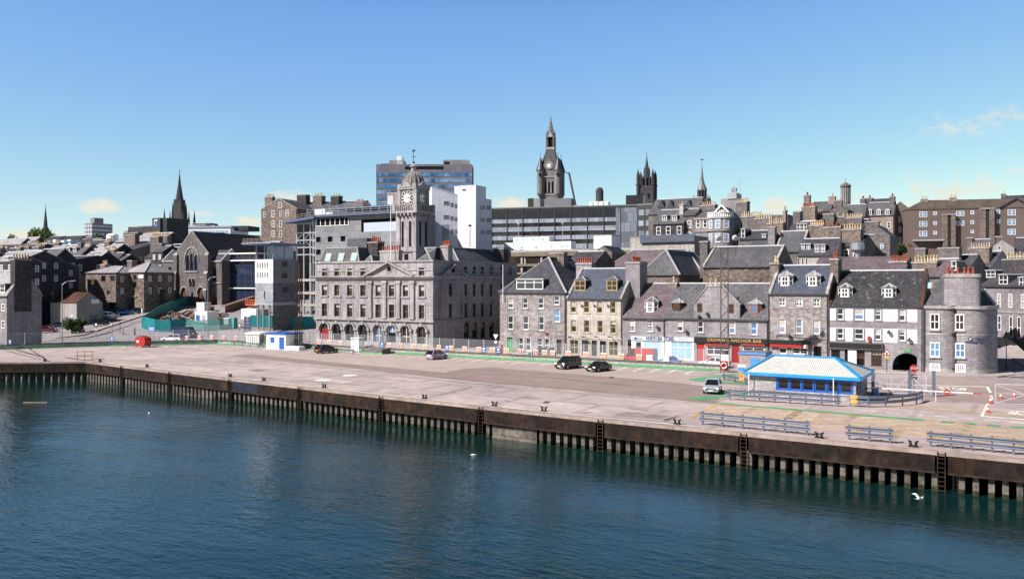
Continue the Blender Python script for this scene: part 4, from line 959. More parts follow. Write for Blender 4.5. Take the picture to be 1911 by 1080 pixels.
# D: house with a central gable above the bar
F0 = Fr(1241, 0, 0, base=0)
rD, fD, WD, dD, zeD, zrD = house('granite house with broad central chimney gable above the black bar sign', 1241.5, 1434, 594.5, 530, 10.5, y=0, base=0, wall='granite_block', rm='slate_grey', lod=False, surround=True,
    wins=[([1269],11,598,618,'sash'),([1307],11,599,620.5,'sash'),([1366],12,600.5,622.5,'sash','white','pane_blue'),([1407],12,601.5,624.5,'sash','white','pane_blue')],
    dorms=[(1263.5,22,565,580,dict(style='bay',fm='brown_wood',rm='slate_light',win='grid',pm='pane_dark')),(1408,26,567,585,dict(style='bay',fm='orange_wood',rm='slate_light',win='plain',pm='pane_blue'))])
gu = [fD.u(p) for p in (1295,1320,1350,1381)]; gz = [zeD-.02, fD.z(1295,567), fD.z(1335,534)]
b = MB(); gops = [(fD.u(1301.5),fD.u(1310.5),fD.z(1306,582),fD.z(1306,566)), (fD.u(1360.5),fD.u(1369.5),fD.z(1365,584),fD.z(1365,567))]
prof = [(gu[0],gz[0]),(gu[3],gz[0]),(gu[3],gz[1]),(gu[2],gz[2]),(gu[1],gz[2]),(gu[0],gz[1])]
b.exty(prof, -.06, .5)
for q in ((gu[0]-.1,gz[1],gu[1],gz[2]),(gu[3]+.1,gz[1],gu[2],gz[2])): b.bar((q[0],.2,q[1]),(q[2],.2,q[3]),.75,.14,1)
b.box(gu[1]-.15,gu[2]+.15,-.15,.7,gz[2]-.02,gz[2]+.2,1)
ga = b.build('wallhead_gable', [M['granite_block'], M['granite_trim']], rD)
gr = MB(); vv = 6.5; zr_ = gz[2]-.3; um = (gu[0]+gu[3])/2
gr.add([(gu[0]-.1,.5,gz[1]-.05),(um,.5,zr_),(gu[3]+.1,.5,gz[1]-.05),(gu[0]-.1,5.0,gz[1]-.05),(um,5.2,zr_),(gu[3]+.1,5.0,gz[1]-.05)], [[0,1,4,3],[1,2,5,4]]); gr.build('gable_roof', M['slate_grey'], rD)
for a in gops: window(rD, a[1]-a[0], a[3]-a[2], ((a[0]+a[1])/2,-.07,a[2]), 0, 'sash', 'brown_wood', 'pane_dark')
for p in (1326,1335.5,1344.5): c = put('chimney_pot', potmesh('pot_buff'), ga, (fD.u(p),.25,gz[2]+.18)); c.scale = (1,1,1.05)
for p in ((1306,590),(1321,585),(1282,618)): dish(rD, fD, *p)
shopfront(rD, fD, 1242, 1296, 634.5, 672, [(1252,1293,636.5,670,'shop','white','pane_sky')], [], 'white')
b = MB(); b.box(fD.u(1241.8),fD.u(1296),-.3,-.05,fD.z(1270,636),fD.z(1270,629)); sg = b.build('shop_sign', M['sign_white'], rD)
text('lettering', 'STORES', .74, M['blue_letters'], sg, (fD.u(1250),-.32,(fD.z(1270,636)+fD.z(1270,629))/2), bold=.02, fit=fD.u(1259.5)-fD.u(1241.8))
b = MB(); b.box(fD.u(1266),fD.u(1283),-.32,-.3,fD.z(1270,632.9),fD.z(1270,632.2)); b.build('small_print', M['blue'], sg)
shopfront(rD, fD, 1297, 1433, 640, 672, [(1319,1360,645.5,661.5,'shop','white','pane'),(1386,1427,647,664,'shop','white','pane')], [(1301,1315,636.5,'red'),(1366,1380,642,'red_deep')], 'granite_block')
for a, e in ((1319,1360),(1386,1427)):
    b = MB(); b.box(fD.u(a),fD.u(e),-.2,-.1,.1,fD.z(a,663 if a < 1350 else 665.5)-.1); b.build('red_panel', M['red'], rD)
    b = MB(); b.box(fD.u(a)-.1,fD.u(e)+.1,-.45,-.1,fD.z(a,643.8),fD.z(a,640.6)); b.build('red_awning', M['red'], rD)
b = MB(); b.box(fD.u(1297.5),fD.u(1434),-.42,-.13,fD.z(1360,640.5),fD.z(1360,630)); sg = b.build('bar_sign', M['black'], rD)
text('lettering', 'CROWN & ANCHOR BAR', .58, M['gold'], sg, (fD.u(1371),-.43,fD.z(1360,634.8)), sx=1.22)
# E: three bays, blue slate, two white bay dormers
F0 = Fr(1435, 0, 0, base=0)
rE, fE, WE, dE, zeE, zrE = house('tall three bay granite house with blue slate roof and two white bay dormers', 1435.5, 1546, 547, 496, 11, y=0, base=0, wall='granite_rubble', rm='slate_blue', lod=False, surround=True, skew=True,
    wins=[([1459.5,1491,1524],12.5,556.5,571,'two'),([1459.5,1491,1524],12.5,595.5,621.5,'sash','white','pane_curtain'),([1461],15,648.5,660,'plain','white','pane_dark'),([1493],29,649,661,'two','white','pane_dark')],
    extra_ops=[op(F0,1525,15,646)], dorms=[(1465.5,27,514.5,534,dict(style='bay',rm='slate_light')),(1517,27,514.5,534.5,dict(style='bay',rm='slate_light'))],
    chims=[(1437,1453,489,5.2,3,2,'pot_buff','stone_brown'),(1549,1564,481,5,3,2,'pot_red','stone_brown')])
doorway(rE, fE, 1525, 15, 646, 'dark', fan=False)
b = MB(); b.box(0,fE.u(1514),-.4,-.05,fE.z(1475,642),fE.z(1475,634.5),0); b.box(fE.u(1438),fE.u(1513),-.5,-.05,fE.z(1475,647.5),fE.z(1475,642.6),1); b.build('bar_fascia', [M['black'], M['red']], rE)
b = MB(); b.lathe([(0,0),(.3,0),(.3,.1),(0,.12)], n=12); o = b.build('round_sign', M['white'], rE, (fE.u(1505.5),-.5,fE.z(1505,646))); o.rotation_euler = (R(90),0,0)
dish(rE, fE, 1474, 626); downpipe(rE, fE, 1434.8, 548)
b = MB(); b.tube([(fE.u(1448),-.06,fE.z(1448,629)),(fE.u(1450),-.06,fE.z(1450,626)),(fE.u(1495),-.06,fE.z(1495,630)),(fE.u(1545),-.06,fE.z(1545,635))],.04,4); b.build('cable', M['dark_grey'], rE)
b = MB(); b.box(0,WE,-.06,.01,fE.z(1490,575.5),fE.z(1490,573)); b.build('string_course', M['granite_trim'], rE)
# F: white rendered house with an arched pend
F0 = Fr(1547, 0, 0, base=0)
arch = (F0.u(1665), F0.u(1719), .02, F0.z(1690,658.5), 1.7)
rF, fF, WF, dF, zeF, zrF = house('white rendered house with patchy slate roof, black bar front and arched pend', 1547.5, 1722.5, 569.5, 506, 12, y=0, base=0, wall='render_white', rm='slate_patchy', lod=False, skew='tile_rust', trim='granite',
    wins=[([1568],12,575.5,596.5,'sash'),([1603],18,576,597,'sash','white','pane_blue'),([1638.5],11.5,576.5,597.5,'sash'),([1683.5],12,577,599,'sash'),([1568],12,612,632.5,'sash'),([1603],18,612.5,633.5,'sash'),([1638.5],11.5,613,634,'sash'),([1683.5],12,615,636,'sash'),
          ([1604],20,653,681,'grid','brown_wood','pane_dark'),([1636],20,654,684,'grid','brown_wood','pane_dark'),([1559.5],17,652,690,'plain','dark_grey','pane_dark')],
    extra_ops=[arch, op(F0,1583,14,652)], dorms=[(1577,27,537,555,dict(style='bay',rm='slate_grey')),(1658.5,27,537.5,555.5,dict(style='bay',rm='slate_grey'))], surround=False)
doorway(rF, fF, 1583, 14, 652, 'dark', fan=False)
b = MB(); P_ = -.03
zb0, zb1 = fF.z(1630,612), fF.z(1630,599); zg = fF.z(1630,638)
b.box(0,WF,P_,.005,zb0,zb1); b.box(0,WF,-.05,.005,fF.z(1630,574.5),zeF-.05)
b.box(WF-.7,WF+.02,P_-.012,.005,0,zeF-.4)
for row_ in (rF,):
    for px, w, t, bt in [(1568,12,575.5,596.5),(1603,18,576,597),(1638.5,11.5,576.5,597.5),(1683.5,12,577,599),(1568,12,612,632.5),(1603,18,612.5,633.5),(1638.5,11.5,613,634),(1683.5,12,615,636)]:
        a, e = fF.u(px-w/2), fF.u(px+w/2); z0, z1 = fF.z(px,bt), fF.z(px,t)
        b.box(a-.16,a,P_-.03,.01,z0,z1); b.box(e,e+.16,P_-.03,.01,z0,z1); b.box(a-.2,e+.2,-.12,.01,z0-.15,z0)
gops = [arch]
b.build('stone_band', M['granite'], rF)
c = MB(); openwall(c, lambda u,v,z: (u,v-.045,z), 0, WF, 0, zg, [arch, op(fF,1604,20,653,681), op(fF,1636,20,654,684), op(fF,1559.5,17,652,690), op(fF,1583,14,652)], .05); c.build('stone_ground_storey', M['granite_block'], rF)
c = MB(); c.box(arch[0]-.6,arch[1]+.6,.05,11.9,0,arch[3]+.3)
d = MB(); d.box(arch[0]-.3,arch[1]+.3,9.0,9.05,0,arch[3]); d.build('passage_back', M['dark'], rF)
b = MB(); b.box(0,fF.u(1648.5),-.4,-.02,fF.z(1600,651.5),fF.z(1600,639),0)
z0, z1, u1 = fF.z(1600,651.5), fF.z(1600,639), fF.u(1648.5)
for q in ((.05,u1-.05,z0+.04,z0+.09),(.05,u1-.05,z1-.08,z1-.04),(.05,.09,z0+.04,z1-.04),(u1-.09,u1-.05,z0+.04,z1-.04)): b.box(q[0],q[1],-.415,-.4,q[2],q[3],1)
b.build('bar_fascia', [M['black'], M['sandstone']], rF)
b = MB(); b.box(fF.u(1619.5),fF.u(1624.5),-.4,0,fF.z(1622,636),fF.z(1622,627)); b.build('alarm_box', M['red'], rF)
b = MB(); b.box(fF.u(1686),fF.u(1700),-.12,0,fF.z(1693,657),fF.z(1693,652)); b.build('plaque', M['path_green'], rF)
b = MB(); b.cbox(fF.u(1593),-1.1,.05,1.1,.1,2.6); b.build('notice_board', M['white'], rF)
dish(rF, fF, 1660, 619.5); dish(rF, fF, 1698, 634)
downpipe(rF, fF, 1547, 570); downpipe(rF, fF, 1723.5, 570)
# G: round-cornered building with a huge curved chimney
M['navy_letters'] = flat('navy_letters', (.03,.035,.10), .5)
def round_building():
    fr = Fr(1725, 0, 0, base=0); r = thing('round_cornered_house', 'grey granite corner building with two curved bows and a huge curved chimney head', 'house', (fr.o[0],fr.o[1],0))
    ze = fr.z(1760,571); u1 = fr.u(1785); u2 = fr.u(1861, 3.5); rad1 = (u1)*.5
    # plan: two bows on the front, then the rounded corner back along the side street
    def bow(ua, ub, dep, n, a0=0, a1=math.pi):
        cx, hw = (ua+ub)/2, (ub-ua)/2
        return [(cx-hw*math.cos(a0+(a1-a0)*i/n), .9-dep*math.sin(a0+(a1-a0)*i/n)) for i in range(n+1)]
    f1, f2, b2 = u1*.5, u1+(u2-u1)*.34, 5.0
    pts = [(0,.3),(.02,0),(f1,0)]+[(f1+(u1-f1)*math.sin(math.pi/2*i/8), 1.3*(1-math.cos(math.pi/2*i/8))) for i in range(1,9)]
    pts += [(u1+.02,.12),(u1+.15,0),(f2,0)]+[(f2+(u2-f2)*math.sin(math.pi/2*i/14), b2*(1-math.cos(math.pi/2*i/14))) for i in range(1,15)]
    pts += [(u2-.1,9),(u2-.5,14)]
    back = [(0,14)]
    b = MB(); b.prism(pts+back, 0, ze, 0)
    def off(p, o):
        q = []
        for i, c in enumerate(p):
            a, e = Vector(p[max(0,i-1)]), Vector(p[min(len(p)-1,i+1)]); d = (e-a).normalized(); q.append((c[0]+d.y*o, c[1]-d.x*o))
        return q
    for z0, z1, o in ((ze-.35,ze+.05,.22),(ze*.57,ze*.57+.22,.05),(0,.7,.08)): b.prism(off(pts,o)+back, z0, z1, 1)
    b.build('wall', [M['granite_block'], M['granite_trim']], r)
    for px, w, t, bt, st, pn in [(1744.5,17,585,615,'two','pane_dark'),(1745,18,638.5,665.5,'two','pane_blue'),(1745,19,678,692,'bars','pane_curtain'),(1791,16.5,586,616,'two','pane_dark'),(1792,18,640,667,'two','pane_blue'),(1792.5,19,679,694.5,'bars','pane_curtain')]:
        v = 0; u = fr.u(px,v); sl = 0
        w_ = fr.u(px+w/2,v)-fr.u(px-w/2,v); z0, z1 = fr.z(px,bt,v), fr.z(px,t,v); ang = math.atan(sl)
        window(r, w_*1.05, z1-z0, (u, v-.06, z0), ang, st, 'white', pn, True)
        s_ = MB(); s_.box(-w_*.62,w_*.62,-.18,.1,-.18,0); s_.build('window_sill', M['granite_trim'], r, (u,v-.02,z0), ang)
    # mono-pitch slates to the left, big chimney head
    zr = fr.z(1765,508,7); b = MB(); b.add([(0,.2,ze),(u1*.9,.2,ze),(u2-.3,3.6,ze),(u2-.3,13.5,ze),(0,13.5,ze),(u1*.45,7,zr),(u2*.6,7,zr)], [[0,1,6,5],[1,2,6],[2,3,6],[3,4,5,6],[4,0,5]], 0); b.build('roof', M['slate_grey'], r)
    v = .4; ca, cb = fr.u(1761,v), fr.u(1829,v); zt = fr.z(1795,511,v)
    def sup(a, e, v0, v1, n=10): return [(a,v0+.6)]+[(a+(e-a)*(.5-.5*math.cos(math.pi*i/n)), v0+.6-.75*math.sin(math.pi*i/n)) for i in range(n+1)][1:-1]+[(e,v0+.6),(e,v1),(a,v1)]
    b = MB(); b.prism(sup(ca,cb,.15,2.6), ze-.3, zt-.45, 0); b.prism(sup(ca-.12,cb+.12,.05,2.7), zt-.45, zt, 1)
    for px in (1769,1777.5,1788,1800,1807.5,1816): pass
    ch = b.build('chimney', [M['granite_block'], M['granite_trim']], r)
    for px in (1769,1777.5,1788,1800,1807.5,1816): put('chimney_pot', potmesh('pot_red'), ch, (fr.u(px,1.2),1.3,zt-.02))
    o = MB(); o.box(-.45,.45,0,.08,0,1.3,0); o.box(-.33,.33,-.03,0,.1,1.2,1); k = o.build('skylight', [M['tan_frame'], M['pane_sky']], r, (fr.u(1732,3),3.2,ze+2.3)); k.rotation_euler = (R(-50),0,0)
    u = fr.u(1811,.1); z = fr.z(1811,635,.1); b = MB(); b.cyl((u,.02,z+.2),(u,-.06,z+.2),.26,.26,12); b.cyl((u,-.06,z+.2),(u,-.07,z+.2),.11,.11,10,1); b.box(u-.62,u+.62,-.05,.3,z-.32,z-.1); b.build('emblem', [M['navy_letters'], M['white']], r)
    b = MB()
    for k, (px, dz, l) in enumerate(((1823,.25,.5),(1829,.25,.4),(1835,.25,.45),(1841,.25,.4),(1826,-.15,.5),(1833,-.15,.4))):
        uu = fr.u(px,.9); t = math.asin(min(1,(uu-f2)/(u2-f2))); vv = b2*(1-math.cos(t)); b.bar((uu-l*.5*math.cos(t),vv-.06-l*.5*math.sin(t)*.6,z+dz),(uu+l*.5*math.cos(t),vv-.06+l*.5*math.sin(t)*.6,z+dz),.04,.2)
    b.build('lettering', M['navy_letters'], r)
    downpipe(r, fr, 1725.5, 571)
round_building()
# ------------------------------------------------------------------ behind the front row
def GT(px, py):
    """where the ray through a photo point meets the terrain"""
    D = 120.0
    while D < 600:
        x, y = atD(px, D)
        if zat(py, D) <= height(x, y): break
        D += .25
    return (x, y, height(x, y)), D
BK = 'roofs behind the quay houses'
house('grey stone store with hipped slate roof behind the chandler shop', 1194, 1268, 513, 466.5, 22, y=24, base=2, kind='hip', wall='stone_brown', rm='slate_grey', group=BK)
house('long purple slate roofed store with pale ridges behind the cream house', 1116, 1311, 510, 466, 12, y=36, base=2, kind='hip', wall='granite_dark', rm='slate_purple', group=BK)
house('long rubble store with weathered slate roof behind the bar gable', 1312, 1447, 497, 460.5, 13, y=21, base=1, wall='rubble_brown', rm='slate_grey', skew=True, chims=[(1306,1320,449,6.5,1.6,0)], group=BK)
r, fr, W_, d_, ze, zr = house('long purple slate roof with round metal vent behind the white house', 1516, 1690, 507, 480, 12, y=25, base=1, wall='granite_dark', rm='slate_purple', lead=False, group=BK)
b = MB(); u = fr.u(1600,6); b.lathe([(.4,0),(.4,1.0),(.7,1.1),(1.15,1.5),(1.15,2.6),(.9,2.75),(0,2.75)], (u,6,zr-.2), 14); b.build('roof_vent', M['grey_metal'], r, smooth=False)
house('dark slate roofed house with gap behind the rubble house dormer', 1058, 1112, 490, 470, 9, y=26, base=2, wall='granite_dark', rm='slate', chims=[(1105,1117,470,5,2,0,'pot_buff','stone_dark')], group=BK)
house('small rubble gable hut beside the car park deck', 1110, 1142, 471, 459, 8, y=48, base=8, kind='gy', wall='rubble_brown', rm='slate_dark', group=BK)
r, fr, *_ = house('grey slate roofed house with tall chimney above the long rubble store', 1447, 1497, 469, 432, 11, y=48, base=4, wall='granite_dark', rm='slate_grey', skew=True, wins=[([1465],10,473,484,'grid')], chims=[(1433,1446,422,3,1.6,1,'pot_red','granite')], group=BK)
house('slate roofed house with two pairs of white dormers', 1489, 1562, 476, 446, 9, y=46, base=4, wall='granite_cream', rm='slate', wins=[([1490.5,1498,1505],3.5,481,494,'plain')], dorms=[(1499,7,456,466,dict(style='box',win='two')),(1509,7,456,466,dict(style='box',win='two')),(1525,8,457,471,dict(style='box',win='two')),(1536,8,457,471,dict(style='box',win='two'))], group=BK)
house('low house with skylights and white bay front under the grey gable', 1556, 1607, 463, 446, 9, y=52, base=4, wall='render_white', rm='slate_purple', wins=[([1563],7,466,478,'two')], group=BK)
r, fr, W_, *_ = house('big blind grey stone gable with stepped chimney shoulder', 1606, 1661, 440, 419, 12, y=58, base=5, kind='gy', wall='granite_dark', rm='slate', wins=[([1646],6,454,464,'sash','white','pane_blue')], chims=[(1614,1640,412,1.2,1.6,0,'pot_buff','granite_dark'),(1606,1632,436,-.01,.8,0,'pot_buff','harling_grey')], group=BK)
# front-right roofscape: stacks and slates between the white house and the round corner
CH = 'slate houses with chimney stacks on the hill'
house('house with brown stone stack of many buff pots behind the white house', 1708, 1766, 515, 484, 10, y=22, base=1, th=-20, wall='granite_dark', rm='slate_purple', chims=[(1702,1748,487,3,1.5,8,'pot_buff','stone_brown'),(1659,1692,486,5,1.3,7,'pot_red','granite_dark')], dorms=[(1781,9,488,505,dict(style='box',win='sash'))], group=CH)
house('slate roofed house with flowering stack over the round corner', 1766, 1808, 506, 476, 10, y=84, base=-4, th=-20, wall='granite_dark', rm='slate', chims=[(1750,1790,461,2,1.4,0,'pot_buff','granite_dark'),(1708,1727,462,5,1.4,0,'pot_buff','granite_dark')], dorms=[(1779.5,8,489,508,dict(style='box',win='sash'))], group=CH)
house('house with tall brown stack of cream pots and white gable', 1808, 1850, 500, 470, 10, y=92, base=-6, th=-25, wall='harling_grey', rm='slate', chims=[(1808,1846,461,2,1.4,8,'pot_buff','stone_brown')], group=CH)
r, fr, *_ = house('pale harled gable house with two small windows by the street bend', 1847, 1893, 463, 447, 12, y=100, base=4, kind='gy', wall='harling_grey', rm='slate', wins=[([1865],5,459,472,'sash'),([1865],5,486,494,'sash')], chims=[(1858,1870,440,.8,1.2,0)], group=CH)
house('slate roofed house with white flashing beside the harled gable', 1806, 1850, 470, 447, 9, y=104, base=4, wall='harling_grey', rm='slate_grey', wins=[([1797+20],4,474,484,'sash')], chims=[(1803,1815,442,4,1.4,0)], group=CH)
house('grey slate roofed range at the top of the side street', 1893, 1960, 470, 444, 12, y=100, base=4, wall='harling_grey', rm='slate', group=CH)
# houses of the side street, facades turned to the left
fs = dict(name='street_house', group='granite houses along the side street')
r, fr, W_, *_ = house('pale granite terrace along the side street with arched doors', 1829, 1985, 533, 498, 10, D=152, th=-56, base=-1, wall='granite', rm='slate', lod=True, eref=1835, wins=[([1864.5,1886,1909],6.5,548,573,'grid'),([1865.5],6.5,588,616,'sash'),([1887,1902],6,590,630,'sash','white','pane_dark'),([1835],6,537,558,'grid')],
    dorms=[(1850,17,505,518,dict(style='box',win='two')),(1873.5,16,513,531,dict(style='box',win='two')),(1910,14,518,535,dict(style='box',win='two'))], **fs)
chimney(r, fr.u(1872,3.5), fr.u(1925,3.5), 3.4, 4.8, ze, fr.z(1900,481,3.5), 9, 'pot_buff', 'stone_dark')
b = MB(); zs_ = fr.z(1887,582); b.box(0,W_,-.1,.02,zs_-.15,zs_+.1); b.build('string_course', M['granite_trim'], r)

# ---- hill to the right: stacks, roofs, apartment block
r, fr, W_, dp, ze, zr = house('brown rendered four storey apartment block under a long brown tile roof', 1692, 1965, 391, 372, 13, D=262, th=17, base=8, kind='hip', wall='pinkish', rm='tile_brown', eref=1720, lead=False,
    wins=[([1719,1727],6.5,395,405),([1745],6.5,395,401),([1719,1727],6.5,413,423),([1745],6.5,413,419.5),([1719,1727],6.5,431,441),([1745],6.5,431,437.5),([1788,1796],7,394,403),([1814.5],6.5,393,400),([1788,1796],7,412,421,'sash','white','pane_blue'),([1814.5],6.5,411,418),([1814.5],6,429,435),
          ([1863],6.5,391,399),([1884,1892],7,391,402),([1863],6.5,409.5,417),([1884,1892],7,409,420),([1884,1892],7,427.5,438)], gut=False, name='apartment_block', cat='apartment block', wp='pane_blue')
for a, e, t in ((1758,1781,402),(1828,1853,391)):
    b = MB(); u0, u1 = fr.u(a), fr.u(e); um = (u0+u1)/2
    for p, q in ((u0,um-.5),(um+.5,u1)): b.box(p,q,-1.6,.2,0,fr.z(a,t),0)
    b.box(um-.5,um+.5,-1.1,.2,0,fr.z(a,t)-.4,1); b.box(u0-.1,u1+.1,-1.75,.3,fr.z(a,t),fr.z(a,t)+.3,2); b.build('stair_tower', [M['stone_brown'], M['pane_dark'], M['granite_trim']], r)
b = MB(); u0, u1 = fr.u(1866), fr.u(1925); b.exty([(u0,ze),(u1,ze),((u0+u1)/2,ze+2.6)], -.12, 3, 0); b.build('gablet', M['pinkish'], r)
b = MB(); um = (u0+u1)/2
for q in (u0-.3,u1+.3): b.bar((q,-.2,ze+.1),(um,-.2,ze+2.8), .7, .25)
b.build('bargeboard', M['dark_grey'], r)
b = MB(); b.box(fr.u(1703),fr.u(1760),-1.8,0,fr.z(1720,450),fr.z(1720,447.5)); b.build('walkway', M['grey'], r)
for a, e, t in ((1719,1731,371),(1773,1785,368)): chimney(r, fr.u(a,6), fr.u(e,6), 5.5, 6.8, ze, fr.z(a,t,5.5), 3, 'pot_buff', 'sandstone')
house('slate roof with brick stack behind the long brown tile roof', 1868, 1960, 370, 364, 10, D=330, base=10, wall='granite_dark', rm='slate', chims=[(1868,1877,361,4,2,2)], group=CH)
house('pink sandstone gable house with three side windows next to the apartment block', 1667, 1694, 388, 377, 14, D=270, th=12, base=8, kind='gy', wall='pinkish', rm='slate', auto=(1,3,1.0,1.8,2.6,3.3), group=CH)
house('granite house with three pointed white dormers on a slate roof', 1613, 1668, 402, 378, 10, D=270, base=8, wall='sandstone', rm='slate_grey', auto=(3,3,1.1,1.9,2.2,3.4), dorms=[(1623,8,392,401,dict(style='gable',win='two')),(1640,8,392,401,dict(style='gable',win='two')),(1656,8,392,401,dict(style='gable',win='two'))], chims=[(1605,1614,370,5,3,3,'pot_red'),(1660,1669,366,5,3,3,'pot_red')], group=CH)
house('slate roof range with paired stacks behind the pointed dormers', 1613, 1664, 380, 371, 8, D=310, base=8, wall='granite_dark', rm='slate', chims=[(1617,1628,369,3,2,4,'pot_red')], group=CH)
house('grey slate roofed house left of the pointed dormers', 1574, 1614, 404, 382, 9, D=262, base=8, wall='granite_dark', rm='slate_grey', group=CH)
house('rubble gable house with capped stack below the round tower', 1549, 1582, 392, 384, 10, D=248, base=8, kind='gy', wall='granite_dark', rm='slate', chims=[(1556,1571,373,1,1.6,0)], group=CH)
house('dark slate house beside the tall brick stack', 1514, 1550, 394, 376, 9, D=262, base=8, wall='granite_dark', rm='slate_grey', chims=[(1500,1511,364,4,2,3,'pot_red','stone_brown'),(1546,1558,366,4,2,2,'pot_buff','sandstone')], group=CH)
stk = [('low roof with broad stack of nine buff pots by the round bay house',1378,1424,436,418,200,[(1382,1419,402,2,1.3,10)]),
 ('slate roof with stone stack of six pots left of the grey skyline',1404,1444,440,424,192,[(1408,1440,406,2,1.3,7)]),
 ('small slate roof with brown stack of six pale pots',1430,1466,446,432,186,[(1432,1461,415,2,1.3,7,'pot_buff','stone_brown')]),
 ('slate roof with dormers below the tall brown stack',1468,1512,437,413,205,[(1480,1493,394,4,1.6,0),(1461,1466,392,4,1,1,'pot_red','sandstone')]),
 ('brown stone house with red potted stack under the skyline',1492,1528,420,408,215,[(1496,1521,385,2,1.4,8,'pot_red','stone_brown')]),
 ('slate roof with grassy topped stack on the hill',1530,1560,424,410,214,[(1514,1535,398,2,1.3,6),(1536,1556,398,1.5,1.3,0)]),
 ('slate roof with rounded grey stack on the hill',1558,1580,426,412,212,[(1557,1577,403,2,1.3,2)]),
 ('slate roof with stack of mixed pots below the grey slate house',1580,1612,424,410,210,[(1578,1608,405,2,1.4,9)]),
 ('house with brown stack of eight cream pots in the valley of roofs',1508,1540,452,434,176,[(1509,1536,419,2,1.4,8,'pot_buff','stone_brown')]),
 ('house with dark stone stack of five red pots in the valley of roofs',1536,1572,452,436,172,[(1535,1569,422,2,1.6,5,'pot_red','stone_brown')]),
 ('house with brown stone stack of broken pots beside the blind gable',1570,1606,458,440,168,[(1571,1606,426,2,1.6,7,'pot_buff','stone_brown')]),
 ('slate roof with grey stack behind the round bay house',1346,1384,410,398,225,[(1373,1394,376,2,1.6,7)]),
 ('dark roof with stone stack left of the round bay house',1300,1336,402,392,230,[(1306,1334,382,2,1.6,8)])]
for lab,a,e,ev,rg,D,ch in stk: house(lab, a, e, ev, rg, 8, D=D, th=-12, base=4, wall='granite_dark', rm=random.choice(['slate','slate_grey','slate_patchy']), chims=ch, group=CH, auto=(2,1,1.0,1.6))
house('slate roof with three narrow white dormers below the skyline', 1484, 1512, 433, 414, 8, D=196, base=4, wall='granite_dark', rm='slate', dorms=[(1490,5.5,418,430,dict(style='box',win='sash')),(1497,5.5,418,430,dict(style='box',win='sash')),(1503.5,5.5,418,430,dict(style='box',win='sash'))], group=CH)
house('slate house with white dormer left of the tall red potted stack', 1380, 1436, 445, 431, 9, D=184, base=4, wall='granite_dark', rm='slate', dorms=[(1387,7,428,444,dict(style='box',win='sash')),(1426,7,438,446,dict(style='box',win='two'))], group=CH)
house('low slate shed roof with pale ridge right of the round bay house', 1392, 1436, 462, 447, 8, D=180, base=4, wall='granite_dark', rm='slate_grey', group=CH)
house('long grey skyline hall with low roof', 1412, 1470, 402, 394, 14, D=330, base=8, kind='flat', wall='granite_dark', rm='slate', name='hall', cat='hall')
# ---- house with the round bay, roofs left of it
def round_bay():
    fr = Fr(1297, D=205, th=0, base=4); r = thing('round_bay_house', 'granite house with three storey round bay, roof balustrade and white pediment', 'house', (*fr.o, fr.base))
    W = fr.u(1369); ze = fr.z(1330,405); c = fr.u(1345); rad = fr.u(1368)-c; b = MB()
    pts = [(0,0),(c-rad,0)]+[(c-rad*math.cos(math.pi*i/16), -rad*.75*math.sin(math.pi*i/16)) for i in range(1,16)]+[(c+rad,0),(c+rad,10),(0,10)]
    b.prism(pts, 0, ze, 0); tp = [(p[0]+(.25 if p[0] > c else -.25), p[1]-.25) for p in pts]
    b.prism(tp, ze-.5, ze-.1, 1); b.prism(tp, fr.z(1330,432), fr.z(1330,430.5), 1)
    b.build('wall', [M['granite'], M['granite_trim']], r)
    q = MB()
    for i in range(18):
        a = math.pi*(i+.5)/18; q.box(c-rad*math.cos(a)-.14, c-rad*math.cos(a)+.14, -rad*.75*math.sin(a)-.14, -rad*.75*math.sin(a)+.14, ze-.1, ze+.8)
    q.prism([(p[0],p[1]) for p in tp[1:18]]+[(c,.5)], ze+.8, ze+.95); q.build('balustrade', M['white'], r)
    for yy, h in ((411,16),(437,16)):
        for a in (.28,.5,.72): window(r, 1.25, h*205/1600, (c-rad*math.cos(math.pi*a), -rad*.75*math.sin(math.pi*a)-.03, fr.z(1340,yy+h)), math.atan2(.75*math.cos(math.pi*a), math.sin(math.pi*a))*-1, 'grid', 'white', 'pane_blue', True)
    for px in (1303,1316): window(r, 1.0, 2.0, (fr.u(px), -.02, fr.z(px,425)), 0, 'sash', 'white', 'pane', True)
    zt = fr.z(1343,384); g = MB(); g.exty([(c-2.6,ze),(c+2.6,ze),(c,zt)], .8, 8, 0)
    for s_ in (-1,1): g.bar((c+s_*2.8,.6,ze),(c,.6,zt+.2),.4,.3,1)
    g.build('roof', [M['slate_dark'], M['white']], r); window(r, 1.2, 1.2, (c,.75,ze+.4), 0, 'two', 'white', 'pane', True)
    g = MB(); g.add([(0,0,ze),(c-2.4,0,ze),(c-2.0,5,zt),(0.8,5,zt-.5),(0,10,ze),(c,10,ze)], [[0,1,2,3],[0,3,4],[3,2,5,4]]); g.build('side_roof', M['slate_grey'], r)
round_bay()
r, fr, W_, dp, ze, zr = house('long slate roofed hall with row of triangular dark dormers', 1210, 1300, 398, 371, 12, D=250, base=6, wall='granite_dark', rm='slate_grey')
for px in (1236,1253,1287):
    b = MB(); u = fr.u(px,3); z = fr.z(px,388,3); b.exty([(u-1.1,z),(u+1.1,z),(u,z+2.2)], 2.0, 5); b.build('dormer', M['slate_dark'], r)
house('dark stone house with two white dormers below the triangular dormers', 1219, 1277, 417, 392, 10, D=225, base=5, wall='stone_dark', rm='slate_grey', dorms=[(1240.5,9,403,412,dict(style='box',win='two')),(1259,9,403,412,dict(style='box',win='two'))], auto=(3,2,1.2,2.2), chims=[(1268,1275,381,4,2,1,'pot_buff','granite_cream')], group=CH)
house('brown stone house wall with blue curtained window', 1274, 1298, 401, 390, 8, D=222, base=5, wall='stone_brown', rm='slate_grey', auto=(1,2,1.2,2.0,1.4), wp='pane_curtain', group=CH)
